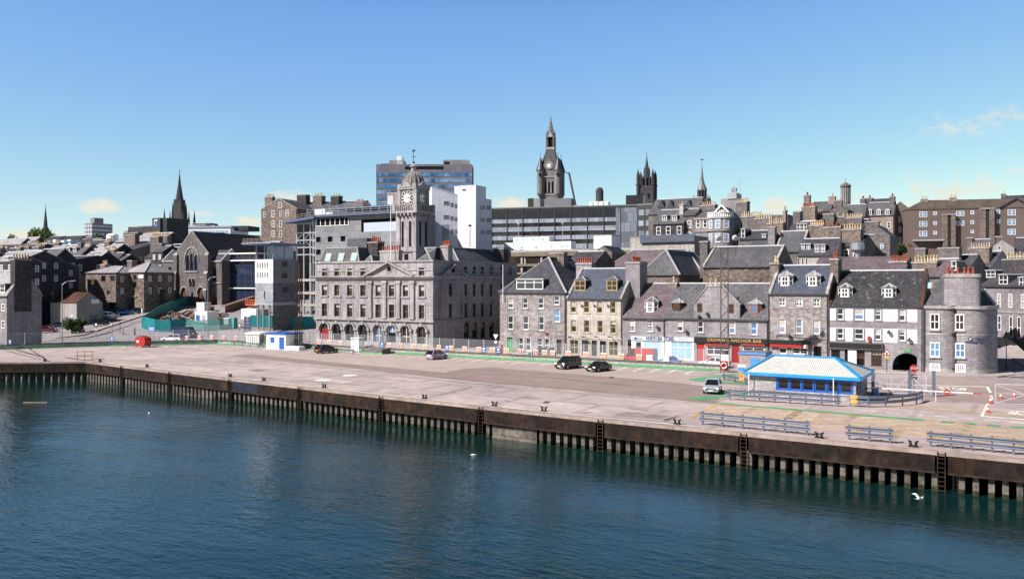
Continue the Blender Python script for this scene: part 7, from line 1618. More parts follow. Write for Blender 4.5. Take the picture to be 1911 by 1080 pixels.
def car(label, kind, col, loc, rz, group=None, name='parked_car', cat='car'):
    p = PROF[kind]; L, Wd, H = p['L'], p['W'], p['H']; r = thing(name, label, cat, loc, rz, group); X = lambda t: (t-.5)*L
    b = MB(); rings = []
    for t, z in p['belt']:
        tp = 1-.10*max(0, (t-.82)/.18)**1.5-.06*max(0, (.1-t)/.1)**1.5; w = Wd/2*tp; zb = .22+.10*max(0,(t-.9)/.1)
        rings.append([(X(t),-w*.93,zb),(X(t),-w,zb+.2),(X(t),-w,(zb+z)/2+.06),(X(t),-w*.94,z-.03),(X(t),-w*.82,z),(X(t),w*.82,z),(X(t),w*.94,z-.03),(X(t),w,(zb+z)/2+.06),(X(t),w,zb+.2),(X(t),w*.93,zb)])
    n = 10; b.v = [v for g in rings for v in g]
    for i in range(len(rings)-1):
        for j in range(n): b.f.append([i*n+j,i*n+(j+1)%n,(i+1)*n+(j+1)%n,(i+1)*n+j]); b.m.append(0)
    b.f += [list(range(n)), list(range((len(rings)-1)*n, len(rings)*n))[::-1]]; b.m += [0,0]
    # roof skin and pillars
    c0, c1, c2, c3 = [X(t) for t in p['cab']]; zb0 = [z for t, z in p['belt'] if t >= p['cab'][0]][0]-.02; zb3 = p['belt'][5][1]-.03; wr, wb = Wd*.37, Wd*.455
    if kind == 'van': wr = Wd*.44; wb = Wd*.485
    b.add([(c1,-wr,H-.06),(c2,-wr,H-.06),(c2,wr,H-.06),(c1,wr,H-.06),(c1+.06,-wr*.9,H),(c2-.08,-wr*.9,H),(c2-.08,wr*.9,H),(c1+.06,wr*.9,H)], [[0,1,5,4],[1,2,6,5],[2,3,7,6],[3,0,4,7],[4,5,6,7]], 0)
    for s in (-1,1):
        for (xa,za),(xb,zz) in (((c3,zb3),(c2,H-.05)),((c0,zb0),(c1,H-.05)),(((c0+c3)/2-.05,zb0+.02),((c1+c2)/2-.05,H-.06))): b.bar((xa,s*wb,za),(xb,s*wr,zz),.09,.09,0)
    if kind == 'van':
        xm = X(.58)
        for s in (-1,1): b.add([(c0,s*wb*1.005,1.05),(xm,s*wb*1.005,1.05),(xm,s*wr*1.01,H-.05),(c1,s*wr*1.01,H-.05)], [[0,1,2,3]])
        for k in range(8): x = c0+.2+k*(xm-c0)/8; b.bar((x,-wb*1.012,1.2),(x,-wr*1.02,H-.25),.05,.05)
        b.add([(c0-.01,-wb,1.0),(c0-.01,wb,1.0),(c1-.01,wr,H-.05),(c1-.01,-wr,H-.05)], [[0,1,2,3]])
    b.build('body', PAINT[col], r, smooth=False)
    g = MB(); k = .985
    g.add([(c0,-wb*k,zb0),(c3,-wb*k,zb3),(c3,wb*k,zb3),(c0,wb*k,zb0),(c1,-wr*k,H-.055),(c2,-wr*k,H-.055),(c2,wr*k,H-.055),(c1,wr*k,H-.055)], [[0,1,5,4],[1,2,6,5],[2,3,7,6],[3,0,4,7],[4,5,6,7]]); g.build('windows', M['carglass'], r)
    rw = .31 if kind not in ('suv','van') else .35
    for x in (X(.185),X(.815)):
        for s in (-1,1):
            w = MB(); w.cyl((x,s*(Wd/2-.2),rw),(x,s*(Wd/2+.015),rw),rw,rw,16); o = w.build('wheel', M['tyre'], r)
            q = MB(); q.cyl((x,s*(Wd/2-.02),rw),(x,s*(Wd/2+.03),rw),rw*.62,rw*.55,10); q.build('rim', M['rim'], o)
    for s in (-1,1):
        h = MB(); h.box(X(.955),X(.985),s*Wd*.36-.2,s*Wd*.36+.2,.58 if kind not in('suv','van') else .72,.74 if kind not in('suv','van') else .92); h.build('headlight', M['lamp_clear'], r)
        h = MB(); h.box(X(-.004),X(.03),s*Wd*.40-.13,s*Wd*.40+.13,.62,.86); h.build('tail_light', M['lamp_red'], r)
        h = MB(); h.box(c3-.18,c3-.02,s*(wb+.14)-.12,s*(wb+.14)+.1,zb3+.02,zb3+.18); h.build('mirror', PAINT[col], r)
    h = MB(); h.box(X(1)-.02,X(1)+.02,-.26,.26,.38,.49); h.build('number_plate', M['white'], r)
    h = MB(); h.box(X(0)-.02,X(0)+.02,-.26,.26,.5,.61); h.build('number_plate', M['plate_yellow'], r)
    h = MB(); h.box(X(.985),X(1)+.012,-.55,.55,.5,.62); h.build('grille', M['dark_grey'], r)
    return r
Q = 'cars parked on the quay'
car('black hatchback parked near the glass shelter below the harbour office', 'hatch', 'black', G(609,658.5), R(80), Q)
car('lilac grey hatchback parked alone in the middle bays', 'hatch', 'lilac', G(815,669.5), R(86), Q)
car('black tall people carrier parked facing the water', 'suv', 'black', G(1060,687), R(262), Q)
car('low black coupe parked beside the black people carrier', 'coupe', 'black', G(1117,692), R(260), Q)
car('silver hatchback driving towards the water near the gatehouse', 'hatch', 'silver', G(1330,732), R(-78), Q)
def on_y(px, y, z=.02): x, yy = atD(px, Dy(px, y)); return (x, yy, z)
S = 'vehicles on the street behind the fence'
car('red delivery van parked before the white shop front', 'van', 'red', on_y(1194,-7.2), R(180), S, 'delivery_van', 'van')
car('dark blue van parked before the rubble house', 'suv', 'navy', on_y(1011,-7.2), R(180), S, 'parked_van', 'van')
car('white saloon parked before the red bar doors', 'saloon', 'white', on_y(1333,-7.2), R(180), S)
car('blue low car half hidden by the wall next to the red van', 'coupe', 'blue', on_y(1246,-8.0), R(180), S)
def gt(px, py): return GT(px, py)[0]
car('white estate car passing behind the fence by the netting', 'estate', 'white', gt(322,637), R(200), S)
car('dark van behind the white estate car', 'van', 'navy', gt(346,629), R(20), S, 'dark_van', 'van')
car('red hatchback behind the fence at the left edge', 'hatch', 'red', gt(43,637), R(205), S)
T = 'cars parked on the sloping side road'
for px, py, k, c, a, lab in ((88,620,'saloon','maroon',40,'maroon car in the shadow of the dark gable'),(115,612,'saloon','dark',45,'dark car with pale roof beside the round bush'),(188,607,'hatch','black',50,'black hatchback on the sloping side road'),
    (207,593,'hatch','silver',55,'silver hatchback in the row on the side road'),(232,587,'hatch','blue',58,'bright blue car in the row on the side road'),(259,584,'saloon','dark',60,'dark saloon at the top of the parked row'),(212,583,'saloon','maroon',60,'maroon car behind the silver hatchback'),(197,586,'hatch','lilac',60,'lilac car at the back of the parked row'),(219,579,'hatch','white',60,'white car at the very back of the parked row'),(143,598,'van','red',50,'red van behind the bush')):
    p = gt(px, py); car(lab, k, c, p, R(a), T)
# ------------------------------------------------------------------ quay furniture
bm_ = MB(); bm_.box(-.55,.55,-.28,.28,0,.16)
for s in (-1,1):
    bm_.cyl((s*.28,0,.1),(s*.36,0,.62),.17,.14,10); bm_.cyl((s*.30,0,.55),(s*.62,0,.78),.16,.11,8); bm_.box(s*.36-.18,s*.36+.18,-.17,.17,.58,.70)
bol = bm_.mesh('mooring_bollard', flat('bollard_iron', (.018,.016,.015), .6), False)
BL = [(121,671.5,'at the far left corner of the quay'),(195,674.5,'beside the yellow railing'),(285,684.5,'third from the far corner'),(440,702.5,'above the blue steel plate'),(503,709.5,'right of the blue steel plate'),(612,722.5,'below the black hatchback'),(793,744,'below the lilac hatchback'),(922,758,'above the concrete infill, left one'),(1015,767.5,'above the concrete infill, right one'),(1265,791.5,'left of the first quay rail'),(1532,814.5,'between the first and second quay rail'),(1706,831,'between the second and third quay rail')]
for px, py, w in BL:
    x, y, _ = G(px, py); o = tag(put('mooring_bollard', bol, None, (x, yedge(x)+1.25, .02), R(-6)), 'black twin horn iron bollard '+w, 'bollard', 'twin horn bollards along the quay edge'); o.scale = (.56,)*3
r_ = G(121,671.5)
for i, (e, sag) in enumerate((((-12,653),.2),((-12,657),.1),((20,648),.3))):
    a, c = Vector((r_[0], yedge(r_[0])+1.25, .6)), Vector(G(*e)); c.z = 1.4+i*.5; pts = [a.lerp(c, t/10)+Vector((0,0,-sag*4*(t/10)*(1-t/10))) for t in range(11)]
    b = MB(); b.tube(pts, .05, 5); tag(b.build('mooring_rope', M['black'], None), ['upper mooring rope running left from the corner bollard','middle mooring rope running left from the corner bollard','slack mooring rope running to the yellow bays'][i], 'rope', 'mooring ropes at the far corner')
a, c = Vector((*G(121,671.5)[:2],.4)), Vector((*G(195,674.5)[:2],.4)); b = MB(); b.tube([a, a.lerp(c,.5)+Vector((0,0,-.3)), c], .05, 5); tag(b.build('mooring_rope', M['black']), 'mooring rope lying between the two corner bollards', 'rope', 'mooring ropes at the far corner')
def railing(label, pts, h, m, rails, n, name='guard_rail', cat='railing', rr=.05, group=None):
    o = Vector(pts[0]); r = thing(name, label, cat, pts[0], 0, group); P_ = [Vector(p)-o for p in pts]; b = MB()
    for k in rails: b.tube([p+Vector((0,0,k)) for p in P_], rr, 6)
    b.build('rail', M[m], r)
    L = (P_[-1]-P_[0])
    for i in range(n):
        t = i/(n-1); q = P_[0]+L*t if len(P_) == 2 else P_[min(len(P_)-1,int(round(t*(len(P_)-1))))]
        b = MB(); b.cyl(q, q+Vector((0,0,h)), rr*1.1, rr*1.1, 6); b.build('post', M[m], r)
    return r
railing('thin rusty yellow railing at the quay corner', [G(144,673.5),G(172,673)], 1.5, 'orange_wood', (.8,1.45), 3)
def crash(label, p, q, n, h=1.15, beams=((.35,.62),(.78,1.05)), ends=True, group='steel crash barriers'):
    """posts with corrugated steel beams from p to q on the ground"""
    P0, P1 = Vector(p), Vector(q); d = P1-P0; L = d.length; r = thing('crash_barrier', label, 'crash barrier', p, math.atan2(d.y,d.x), group)
    for z0, z1 in beams:
        b = MB(); m_ = (z0+z1)/2; k = (z1-z0)/2
        b.ext([(-.10,z0),(-.16,z0+k*.35),(-.09,m_-.01),(-.09,m_+.01),(-.16,z1-k*.35),(-.10,z1),(-.06,z1),(-.06,z0)], -.25, L+.25); b.build('beam', M['barrier_steel'], r)
    for i in range(n):
        b = MB(); x = L*i/(n-1); b.box(x-.07,x+.07,-.06,.09,0,h); b.build('post', M['barrier_steel'], r)
    return r
M['barrier_steel'] = mat('barrier_steel', (.15,.17,.225), .45, (.5,.2), (3,.12), metal=.35)
crash('first long three rail blue grey barrier on the quay edge', G(1311,792), G(1506,811.5), 6)
crash('short blue grey barrier on the quay edge between two bollards', G(1585,820), G(1661,826.5), 3)
crash('long blue grey barrier at the right end of the quay edge', G(1737,832.5), G(1975,856), 7)
crash('two rail steel barrier along the front of the gatehouse', (66.6,-39.6,0), (77.0,-38.9,0), 8)
crash('short low barrier below the lifebuoy post', (60.7,-22.3,0), (66.0,-27.0,0), 4, .75, ((.45,.72),))
crash('low barrier beside the grey shed and white hut', G(437,644), G(482,648), 4, .8, ((.5,.75),)); crash('low barrier in front of the white hut door', G(491,648), G(516,651), 2, .8, ((.5,.75),)); crash('low barrier right of the black hatchback', G(629,657.5), G(659,660.5), 2, .8, ((.5,.75),))
# curved barrier with yellow end
r = thing('curved_barrier', 'curved steel barrier with yellow painted end beside the gate', 'crash barrier', (78,-38.2,0), 0, 'steel crash barriers'); cp = [Vector((0,0,0)),Vector((1.6,.2,0)),Vector((3.0,1.2,0)),Vector((4.3,3.0,0)),Vector((5.3,5.2,0)),Vector((5.6,7.4,0))]
for z in (.5,.95):
    b = MB()
    for i, (p, q) in enumerate(zip(cp[:-1],cp[1:])): b.bar(p+Vector((0,0,z)), q+Vector((0,0,z)), .1, .28, 0)
    b.bar(cp[0]+Vector((0,-.03,z)), cp[0]+Vector((.7,.06,z)), .13, .3, 1); b.build('beam', [M['barrier_steel'], M['line_yellow']], r)
for p in cp: b = MB(); b.box(p.x-.07,p.x+.07,p.y,p.y+.14,0,1.1); b.build('post', M['barrier_steel'], r)
# gatehouse
def gatehouse():
    x0, x1, y0, y1 = 67.7, 78.2, -36.2, -29.2; r = thing('gatehouse', 'low block gatehouse with white hipped metal roof, bright blue trim and blue window band', 'gatehouse', (x0,y0,0)); W, D, H = x1-x0, y1-y0, 2.5
    u = [2.9+i*1.22 for i in range(6)]; ops = [(a,a+1.16,.98,2.2) for a in u]
    b = MB(); openwall(b, lambda a,v,z: (a,v,z), 0, W, 0, H, ops, .15); so = [(.5,1.6,.98,2.2),(2.0,3.1,.98,2.2)]; openwall(b, lambda a,v,z: (W-v,a,z), 0, D, 0, H, so, .15)
    b.poly([(0,0,0),(0,D,0),(0,D,H),(0,0,H)]); b.poly([(0,D,0),(W,D,0),(W,D,H),(0,D,H)]); b.box(-.06,W+.06,-.1,0,.74,.9,1); b.box(W,W+.1,-.1,D,.74,.9,1); b.build('wall', [mat('split_block', (.35,.33,.33), .9, (.4,.2), (6,.3), brick=(.45,.22,.6,.12), bump=.4), M['concrete']], r)
    for a in u:
        o = window(r, 1.16, 1.22, (a+.58,.08,.98), 0, 'plain', 'blue', 'pane_dark')
    for a in so: window(r, 1.1, 1.22, (W-.08,(a[0]+a[1])/2,.98), R(90), 'plain', 'blue', 'pane_dark')
    b = MB(); b.box(2.7,W+.05,-.05,0,2.2,2.45); b.box(2.7,2.9,-.05,0,.95,2.2); b.box(2.7,W+.05,-.05,0,.9,.98); b.box(W,W+.05,0,3.6,2.2,2.45)
    for a in u: b.box(a+1.16,a+1.22,-.05,0,.98,2.2)
    b.build('window_trim', M['blue'], r)
    e = .5; z = H+.12; zr = 4.15; pts = [(-e,-e,z),(W+e,-e,z),(W+e,D+e,z),(-e,D+e,z),(1.6,D/2,zr),(W-2.6,D/2,zr)]
    b = MB(); b.add(pts, [[0,1,5,4],[1,2,5],[2,3,4,5],[3,0,4]], 0); rf = b.build('roof', bpy.data.materials['ribbed_roof'], r)
    b = MB(); V = [Vector(p) for p in pts]
    for i, j in ((0,4),(1,5),(2,5),(3,4),(4,5)): b.bar(V[i]+Vector((0,0,.06)), V[j]+Vector((0,0,.06)), .34, .14)
    b.build('hip_cap', M['cyan'], rf)
    b = MB()
    for i in range(4): b.bar(V[i]+Vector((0,0,-.12)), V[(i+1)%4]+Vector((0,0,-.12)), .16, .32)
    b.build('gutter', M['cyan'], rf)
    b = MB(); b.box(-e+.1,W+e-.1,-e+.1,D+e-.1,H,H+.02); b.build('soffit', M['midgrey'], r)
    for x in (.1, W-2.0): b = MB(); b.cyl((x,-.6,0),(x,-.6,H),.05,.05,6); b.build('downpipe', M['white'], r)
mr_ = mat('ribbed_roof', (.52,.52,.49), .6, (.4,.12), (2,.08), streak=.12); nt = mr_.node_tree; wv = nt.nodes.new('ShaderNodeTexWave'); wv.inputs['Scale'].default_value = 1.6; wv.bands_direction = 'X'; tcx = nt.nodes.new('ShaderNodeTexCoord'); nt.links.new(tcx.outputs['Object'], wv.inputs['Vector'])
bpx = nt.nodes.new('ShaderNodeBump'); bpx.inputs['Strength'].default_value = .8; bpx.inputs['Distance'].default_value = .05; nt.links.new(wv.outputs['Fac'], bpx.inputs['Height']); nt.links.new(bpx.outputs[0], nt.nodes['Principled BSDF'].inputs['Normal'])
gatehouse()
# small kiosk with blue door, lifebuoy, sign posts
r = thing('brick_kiosk', 'small brick kiosk with flat blue edged roof and light blue door', 'kiosk', (60.6,-15.6,0)); b = MB(); b.box(0,3.4,0,3.0,0,2.7); b.build('wall', mat('kiosk_brick', (.33,.26,.235), .9, (.3,.2), (2,.15), brick=(.4,.15,.8,.1)), r); b = MB(); b.box(-.1,3.5,-.12,3.1,2.7,2.95,0); b.box(-.05,3.45,-.06,3.05,2.95,3.05,1); b.build('roof', [M['blue_light'], M['midgrey']], r); b = MB(); b.box(1.5,2.7,-.06,0,.05,2.3); d = b.build('door', M['blue_light'], r); b = MB(); b.box(2.5,2.58,-.12,-.06,1.0,1.15); b.build('handle', M['dark_grey'], d)
x, y, _ = G(1351,706); r = thing('lifebuoy_stand', 'red and white lifebuoy on a red board and post', 'lifebuoy', (x,y,0), R(20)); b = MB(); b.cyl((0,0,0),(0,0,1.1),.05,.05,6); b.build('post', M['red'], r); b = MB(); b.cbox(0,0,1.05,1.0,.12,1.15); b.build('board', M['red'], r)
b = MB(); n = 20
for i in range(n):
    a0, a1 = 2*math.pi*i/n, 2*math.pi*(i+1)/n; b.cyl((.34*math.cos(a0),-.12,1.62+.34*math.sin(a0)),(.34*math.cos(a1),-.12,1.62+.34*math.sin(a1)),.085,.085,6,0 if (i//2)%5 else 1)
b.build('ring', [M['white'], M['red']], r)
x, y, _ = G(1384,733); r = thing('sign_post', 'post with blue and white notice above a yellow warning sign', 'sign', (x,y,0), R(10)); b = MB(); b.cyl((0,0,0),(0,0,3.0),.05,.05,6); b.build('post', M['grey_metal'], r); b = MB(); b.cbox(0,-.06,2.35,.85,.03,.75); s = b.build('notice_panel', M['white'], r); b = MB(); b.cbox(0,-.085,2.4,.8,.02,.4); b.build('blue_band', M['blue_light'], s); b = MB(); b.cbox(0,-.06,1.4,.5,.03,.75); s = b.build('warning_panel', M['line_yellow'], r); b = MB(); b.add([(-.2,-.085,1.75),(.2,-.085,1.75),(0,-.085,2.1)], [[0,1,2]]); b.build('triangle', M['orange'], s)
x, y, _ = G(1566,757); railing('thin step handrail beside the gatehouse wall', [(65.4,-37.2,0),(67.4,-36.8,0)], 1.0, 'grey_metal', (.55,1.0), 3, rr=.03)
# gates
M['gate_grey'] = flat('gate_grey', (.42,.44,.49), .5)
def xgate(label, p, th, W, h=2.0, m='gate_grey', name='gate'):
    r = thing(name, label, 'gate', p, th); b = MB()
    for a, c in (((0,0,.1),(W,0,.1)),((0,0,h),(W,0,h)),((0,0,.1),(0,0,h)),((W,0,.1),(W,0,h)),((W/2,0,.1),(W/2,0,h))): b.bar(a,c,.08,.08)
    b.bar((0,0,h*.55),(W,0,h*.55),.04,.04); b.build('frame', M[m], r); b = MB(); b.bar((.05,0,.15),(W-.05,0,h-.1),.06,.06); b.bar((.05,.03,h-.1),(W-.05,.03,.15),.06,.06); b.build('brace', M[m], r); return r
r = thing('yard_gate', 'pale blue steel gate with crossed braces beside the gatehouse', 'gate', (76.5,-27.5,0), R(10)); b = MB()
for x in (2.0,5.6,7.9): b = MB(); b.box(x-.16,x+.16,-.16,.16,0,2.6); b.box(x-.2,x+.2,-.2,.2,2.6,2.7); b.build('post', M['barrier_steel'], r)
b = MB()
for a, c in (((0,0,2.1),(7.9,0,2.1)),((0,0,.2),(7.9,0,.2)),((0,0,1.15),(7.9,0,1.15)),((.1,0,.2),(2,0,2.1)),((2,0,2.1),(3.8,0,.2)),((3.8,0,.2),(5.6,0,2.1)),((5.6,0,2.1),(7.8,0,.2)),((3.8,0,.2),(3.8,0,2.1))): b.bar(a,c,.08,.08)
b.build('frame', M['gate_grey'], r)
r = thing('bar_fence', 'white vertical bar fence behind the pale blue gate', 'fence', (76.5,-22.6,0), R(6)); b = MB()
for i in range(34): b.cyl((i*.2,0,.1),(i*.2,0,1.55),.022,.022,4)
for z in (.2,1.45): b.bar((0,0,z),(6.7,0,z),.05,.05)
b.build('bars', M['gate_grey'], r)
for x in (0,6.7): b = MB(); b.box(x-.05,x+.05,-.05,.05,0,1.6); b.build('post', M['gate_grey'], r)
xgate('white tubular gate with crossed braces by the traffic cones', (90.0,-29.2,0), R(14), 5.4)
p0 = Vector((79.2,-30.2,0)); r = thing('barrier_arm', 'long white lifting barrier arm with small no entry disc', 'barrier', p0, math.atan2(-2.6,9.5)+R(18)); b = MB(); b.cbox(0,0,0,.5,.5,1.1); b.build('housing', M['blue_light'], r); b = MB(); b.bar((-.6,-.3,1.05),(9.6,-.3,1.05),.06,.10,0); b.bar((8.9,-.3,1.05),(9.7,-.3,1.05),.065,.105,1)
b.build('arm', [M['white'], M['red']], r); b = MB(); b.cyl((6.6,-.36,1.05),(6.6,-.39,1.05),.3,.3,16,0); b.box(6.4,6.8,-.41,-.385,1.0,1.1,1); b.build('no_entry_disc', [M['red'], M['white']], r); b = MB(); b.bar((5.6,-.3,.0),(5.6,-.3,1.0),.05,.05); b.build('rest_leg', M['white'], r)
x, y, _ = G(1706,737); r = thing('stop_sign', 'red octagonal STOP sign above a round 30 speed sign', 'road sign', (x,y,0), R(22)); b = MB(); b.cyl((0,.05,0),(0,.05,3.2),.05,.05,6); b.build('post', M['grey_metal'], r)
b = MB(); oc = [(.45*math.cos(math.pi/8+i*math.pi/4), .45*math.sin(math.pi/8+i*math.pi/4)) for i in range(8)]; b.add([(p[0],0,2.85+p[1]) for p in oc]+[(p[0],.02,2.85+p[1]) for p in oc], [list(range(8)),list(range(8,16))[::-1]]+[[i,(i+1)%8,8+(i+1)%8,8+i] for i in range(8)]); s = b.build('octagon', M['red'], r); text('lettering', 'STOP', .34, M['white'], s, (0,-.02,2.85))
b = MB(); b.cyl((0,0,1.98),(0,.03,1.98),.36,.36,20,0); b.cyl((0,-.015,1.98),(0,0,1.98),.28,.28,20,1); s = b.build('speed_disc', [M['red'], M['white']], r); text('lettering', '30', .36, M['black'], s, (0,-.025,1.98))
x, y = atD(1655, Dy(1655,-3.0)); r = thing('warning_sign_post', 'red bordered triangular sign with yellow plate on a dark post before the pend', 'road sign', (x,y,0), R(12)); b = MB(); b.cyl((0,.05,0),(0,.05,3.2),.06,.06,6); b.build('post', M['dark_grey'], r)
b = MB(); b.add([(-.5,0,2.35),(.5,0,2.35),(0,0,3.25)], [[0,1,2]], 0); b.add([(-.33,-.02,2.45),(.33,-.02,2.45),(0,-.02,3.05)], [[0,1,2]], 1); b.cbox(0,-.03,2.5,.2,.01,.25,2); b.build('triangle', [M['red'], M['white'], M['black']], r); b = MB(); b.cbox(0,0,1.9,.5,.03,.35); b.build('plate', M['line_yellow'], r)
cm_ = MB(); cm_.box(-.24,.24,-.24,.24,0,.05,0); cm_.lathe([(.19,.05),(.135,.3)],(0,0,0),12,0); cm_.lathe([(.135,.3),(.09,.52)],(0,0,0),12,1); cm_.lathe([(.09,.52),(.04,.75),(0,.75)],(0,0,0),12,0); cone = cm_.mesh('traffic_cone', [M['orange_cone'] if 'orange_cone' in M else M.setdefault('orange_cone', flat('cone_red', (.55,.05,.02), .5)), M['white']])
for px, py, w in ((1843.5,769.5,'nearest the camera left of the tubular gate'),(1849,752,'directly at the gate post'),(1868,744,'behind the left half of the tubular gate'),(1893,741.5,'behind the right half of the tubular gate')):
    o = tag(put('traffic_cone', cone, None, G(px,py,.02)), 'red and white traffic cone '+w, 'traffic cone', 'cones by the tubular gate'); o.scale = (.92,)*3
# white hut, grey shed, shelter and bits at the left of the parking
a, c = G(497,651), G(528,652.5)
r = thing('white_hut', 'white flat roofed hut with bright blue door and blue window', 'hut', a, R(4)); w = 4.5; b = MB(); b.box(0,w,0,4.6,0,2.7,0); b.box(-.15,w+.15,-.15,4.75,2.7,2.92,1); b.build('wall', [M['white'], M['blue']], r); b = MB(); b.box(w*.68,w*.92,-.06,0,.1,2.25); b.build('door', M['blue'], r); b = MB(); b.box(w*.22,w*.42,-.06,0,1.2,2.2); b.build('window', M['blue'], r); b = MB(); b.box(w+.4,w+3.4,-.4,1.2,0,.7); b.build('plinth', M['white'], r)
r = thing('grey_shed', 'pale grey ribbed storage shed beside the white hut', 'shed', G(459,644.5), R(4)); b = MB(); b.box(0,3.4,0,4.2,0,2.2,0); b.ext([(-.15,2.2),(4.35,2.2),(4.3,2.45),(2.1,2.6),(-.1,2.45)], -.15, 3.55, 1)
for i in range(6): b.box(.2+i*.56,.45+i*.56,-.06,0,.2,1.9,1)
b.build('body', [M['concrete'], M['white']], r)
x, y = atD(661, Dy(661,-14.0)); r = thing('glass_shelter', 'small glazed shelter with white frame beside the fence', 'shelter', (x-.6,y,0)); b = MB()
for px_, py_ in ((0,0),(1.6,0),(0,1.3),(1.6,1.3)): b.box(px_-.06,px_+.06,py_-.06,py_+.06,0,2.4)
b.box(-.15,1.75,-.15,1.45,2.4,2.52); b.build('frame', M['white'], r); b = MB(); b.box(.06,1.54,-.01,.01,.3,2.3); b.box(1.59,1.61,.06,1.24,.3,2.3); b.build('glass', bpy.data.materials['shelter_glass'] if 'shelter_glass' in bpy.data.materials else netmat('shelter_glass', (.7,.78,.82), .35), r)
p = G(676,659); r = thing('ramp_block', 'low concrete ramp block with green base in front of the fence', 'ramp', p, R(2)); b = MB(); b.ext([(0,0),(0,.8),(2.4,.95),(2.4,0)], 0, 4.2, 0); b.box(-.2,4.4,-.15,0,0,.25,1); b.build('body', [M['granite_dark'], M['path_green']], r)
p = G(261,648); r = thing('waste_skip', 'red lidded waste container standing on the quay', 'waste container', p, R(8)); b = MB(); b.exty([(-1.25,.3),(1.25,.3),(1.55,1.5),(1.3,2.15),(.2,2.5),(-1.35,2.1),(-1.5,1.4)], 0, 1.9, 0); b.build('body', M['red'], r); b = MB(); b.add([(-1.4,-.05,2.12),(.2,-.05,2.55),(.2,1.95,2.55),(-1.4,1.95,2.12)], [[0,1,2,3]]); b.build('lid', M['dark_grey'], r); b = MB(); b.cbox(-.6,-.03,1.1,.7,.02,.5); b.build('notice', M['white'], r)
for x in (-1,1):
    for y in (.2,1.7): b = MB(); b.cyl((x,y-.06,.17),(x,y+.06,.17),.17,.17,10); b.build('castor', M['dark_grey'], r)
r.scale = (.82,)*3
railing('short dark rail left of the red waste container', [G(236,648.5),G(252,649)], 1.0, 'dark_grey', (.5,1.0), 2, rr=.04); crash('low grey barrier right of the red waste container', G(268,647), G(292,644.5), 3, .8, ((.5,.75),))
# fence on the retaining wall with its notices
fr_ = thing('security_fence', 'long chain link fence on posts along the back of the quay', 'fence', (-34,-11.3,.6)); o = Vector((-34,-11.3,.6))
fp = [Vector(p)+Vector((.0,.22,.76)) for p in WALLP]; pm = MB(); pm.cyl((0,0,0),(0,0,2.1),.06,.06,6); pme = pm.mesh('post', flat('fence_post', (.55,.56,.58), .5)); w = MB(); rl = MB()
for p, q in zip(fp[:-1], fp[1:]):
    L = (q-p).length; n = max(1, int(round(L/2.9)))
    for i in range(n): put('post', pme, fr_, p+(q-p)*i/n-o)
    a, c = p-o, q-o; w.add([a, c, c+Vector((0,0,2.0)), a+Vector((0,0,2.0))], [[0,1,2,3]])
    for z in (.05,2.05): rl.tube([a+Vector((0,0,z)), c+Vector((0,0,z))], .025, 5)
w.build('wire_mesh', M['wire'], fr_); rl.build('rail', M['grey_metal'], fr_)
sg = {}
def notice(kind):
    if kind in sg: return sg[kind]
    b = MB(); b.box(-.42,.42,-.02,.02,0,.82,0)
    if kind == 'orange': b.box(-.38,.38,-.03,-.021,.04,.58,1); b.box(-.3,.3,-.036,-.031,.25,.34,0); b.box(-.3,.3,-.03,-.021,.66,.74,2); mats = [M['white'], M['orange'], M['dark_grey']]
    elif kind == 'red': b.box(-.36,.36,-.03,-.021,.06,.55,1); b.lathe([(.001,0)],n=3); b.box(-.36,.36,-.03,-.021,.62,.74,2); b.box(-.12,.12,-.036,-.031,.2,.42,0); mats = [M['white'], M['red'], M['red_deep']]
    else: b.box(-.42,.42,-.03,-.021,0,.82,1); b.box(-.2,.2,-.036,-.031,.4,.7,0); b.box(-.3,.3,-.036,-.031,.12,.2,0); mats = [M['white'], M['blue'], M['blue']]
    sg[kind] = b.mesh('fence_notice', mats); return sg[kind]
OFF = ['left of the first arched door','under the second arch','under the third arch','under the fifth arch','under the sixth arch','under the seventh arch','at the last arch','at the corner of the harbour office','before the office side wall, left','before the office side wall, middle','before the office side wall, right','at the lane beside the office','near the lane sign','by the rubble house flagpole','by the rubble house green door','by the rubble house paired windows','on the dark blue van','right of the dark blue van','under the cream house left window','under the cream house black doors','under the cream house right door','on the red van cab','on the red van side']
NP = [(595.5,'orange'),(615,'orange'),(636,'orange'),(725.5,'orange'),(748,'red'),(772,'orange'),(794,'orange'),(819,'orange'),(842,'orange'),(867,'orange'),(894,'orange'),(919,'orange'),(930,'blue'),(945.5,'orange'),(971,'red'),(1000,'red'),(1016,'orange'),(1031,'orange'),(1061,'orange'),(1093,'orange'),(1126,'orange'),(1159.5,'orange'),(1193,'orange')]
for (px, k), w_ in zip(NP, OFF):
    x, y = atD(px, Dy(px,-11.42)); tag(put('fence_notice', notice(k), None, (x,y,.88)), {'orange':'orange and white','red':'red and white','blue':'blue and white'}[k]+' notice on the fence '+w_, 'notice', 'notices on the chain link fence')
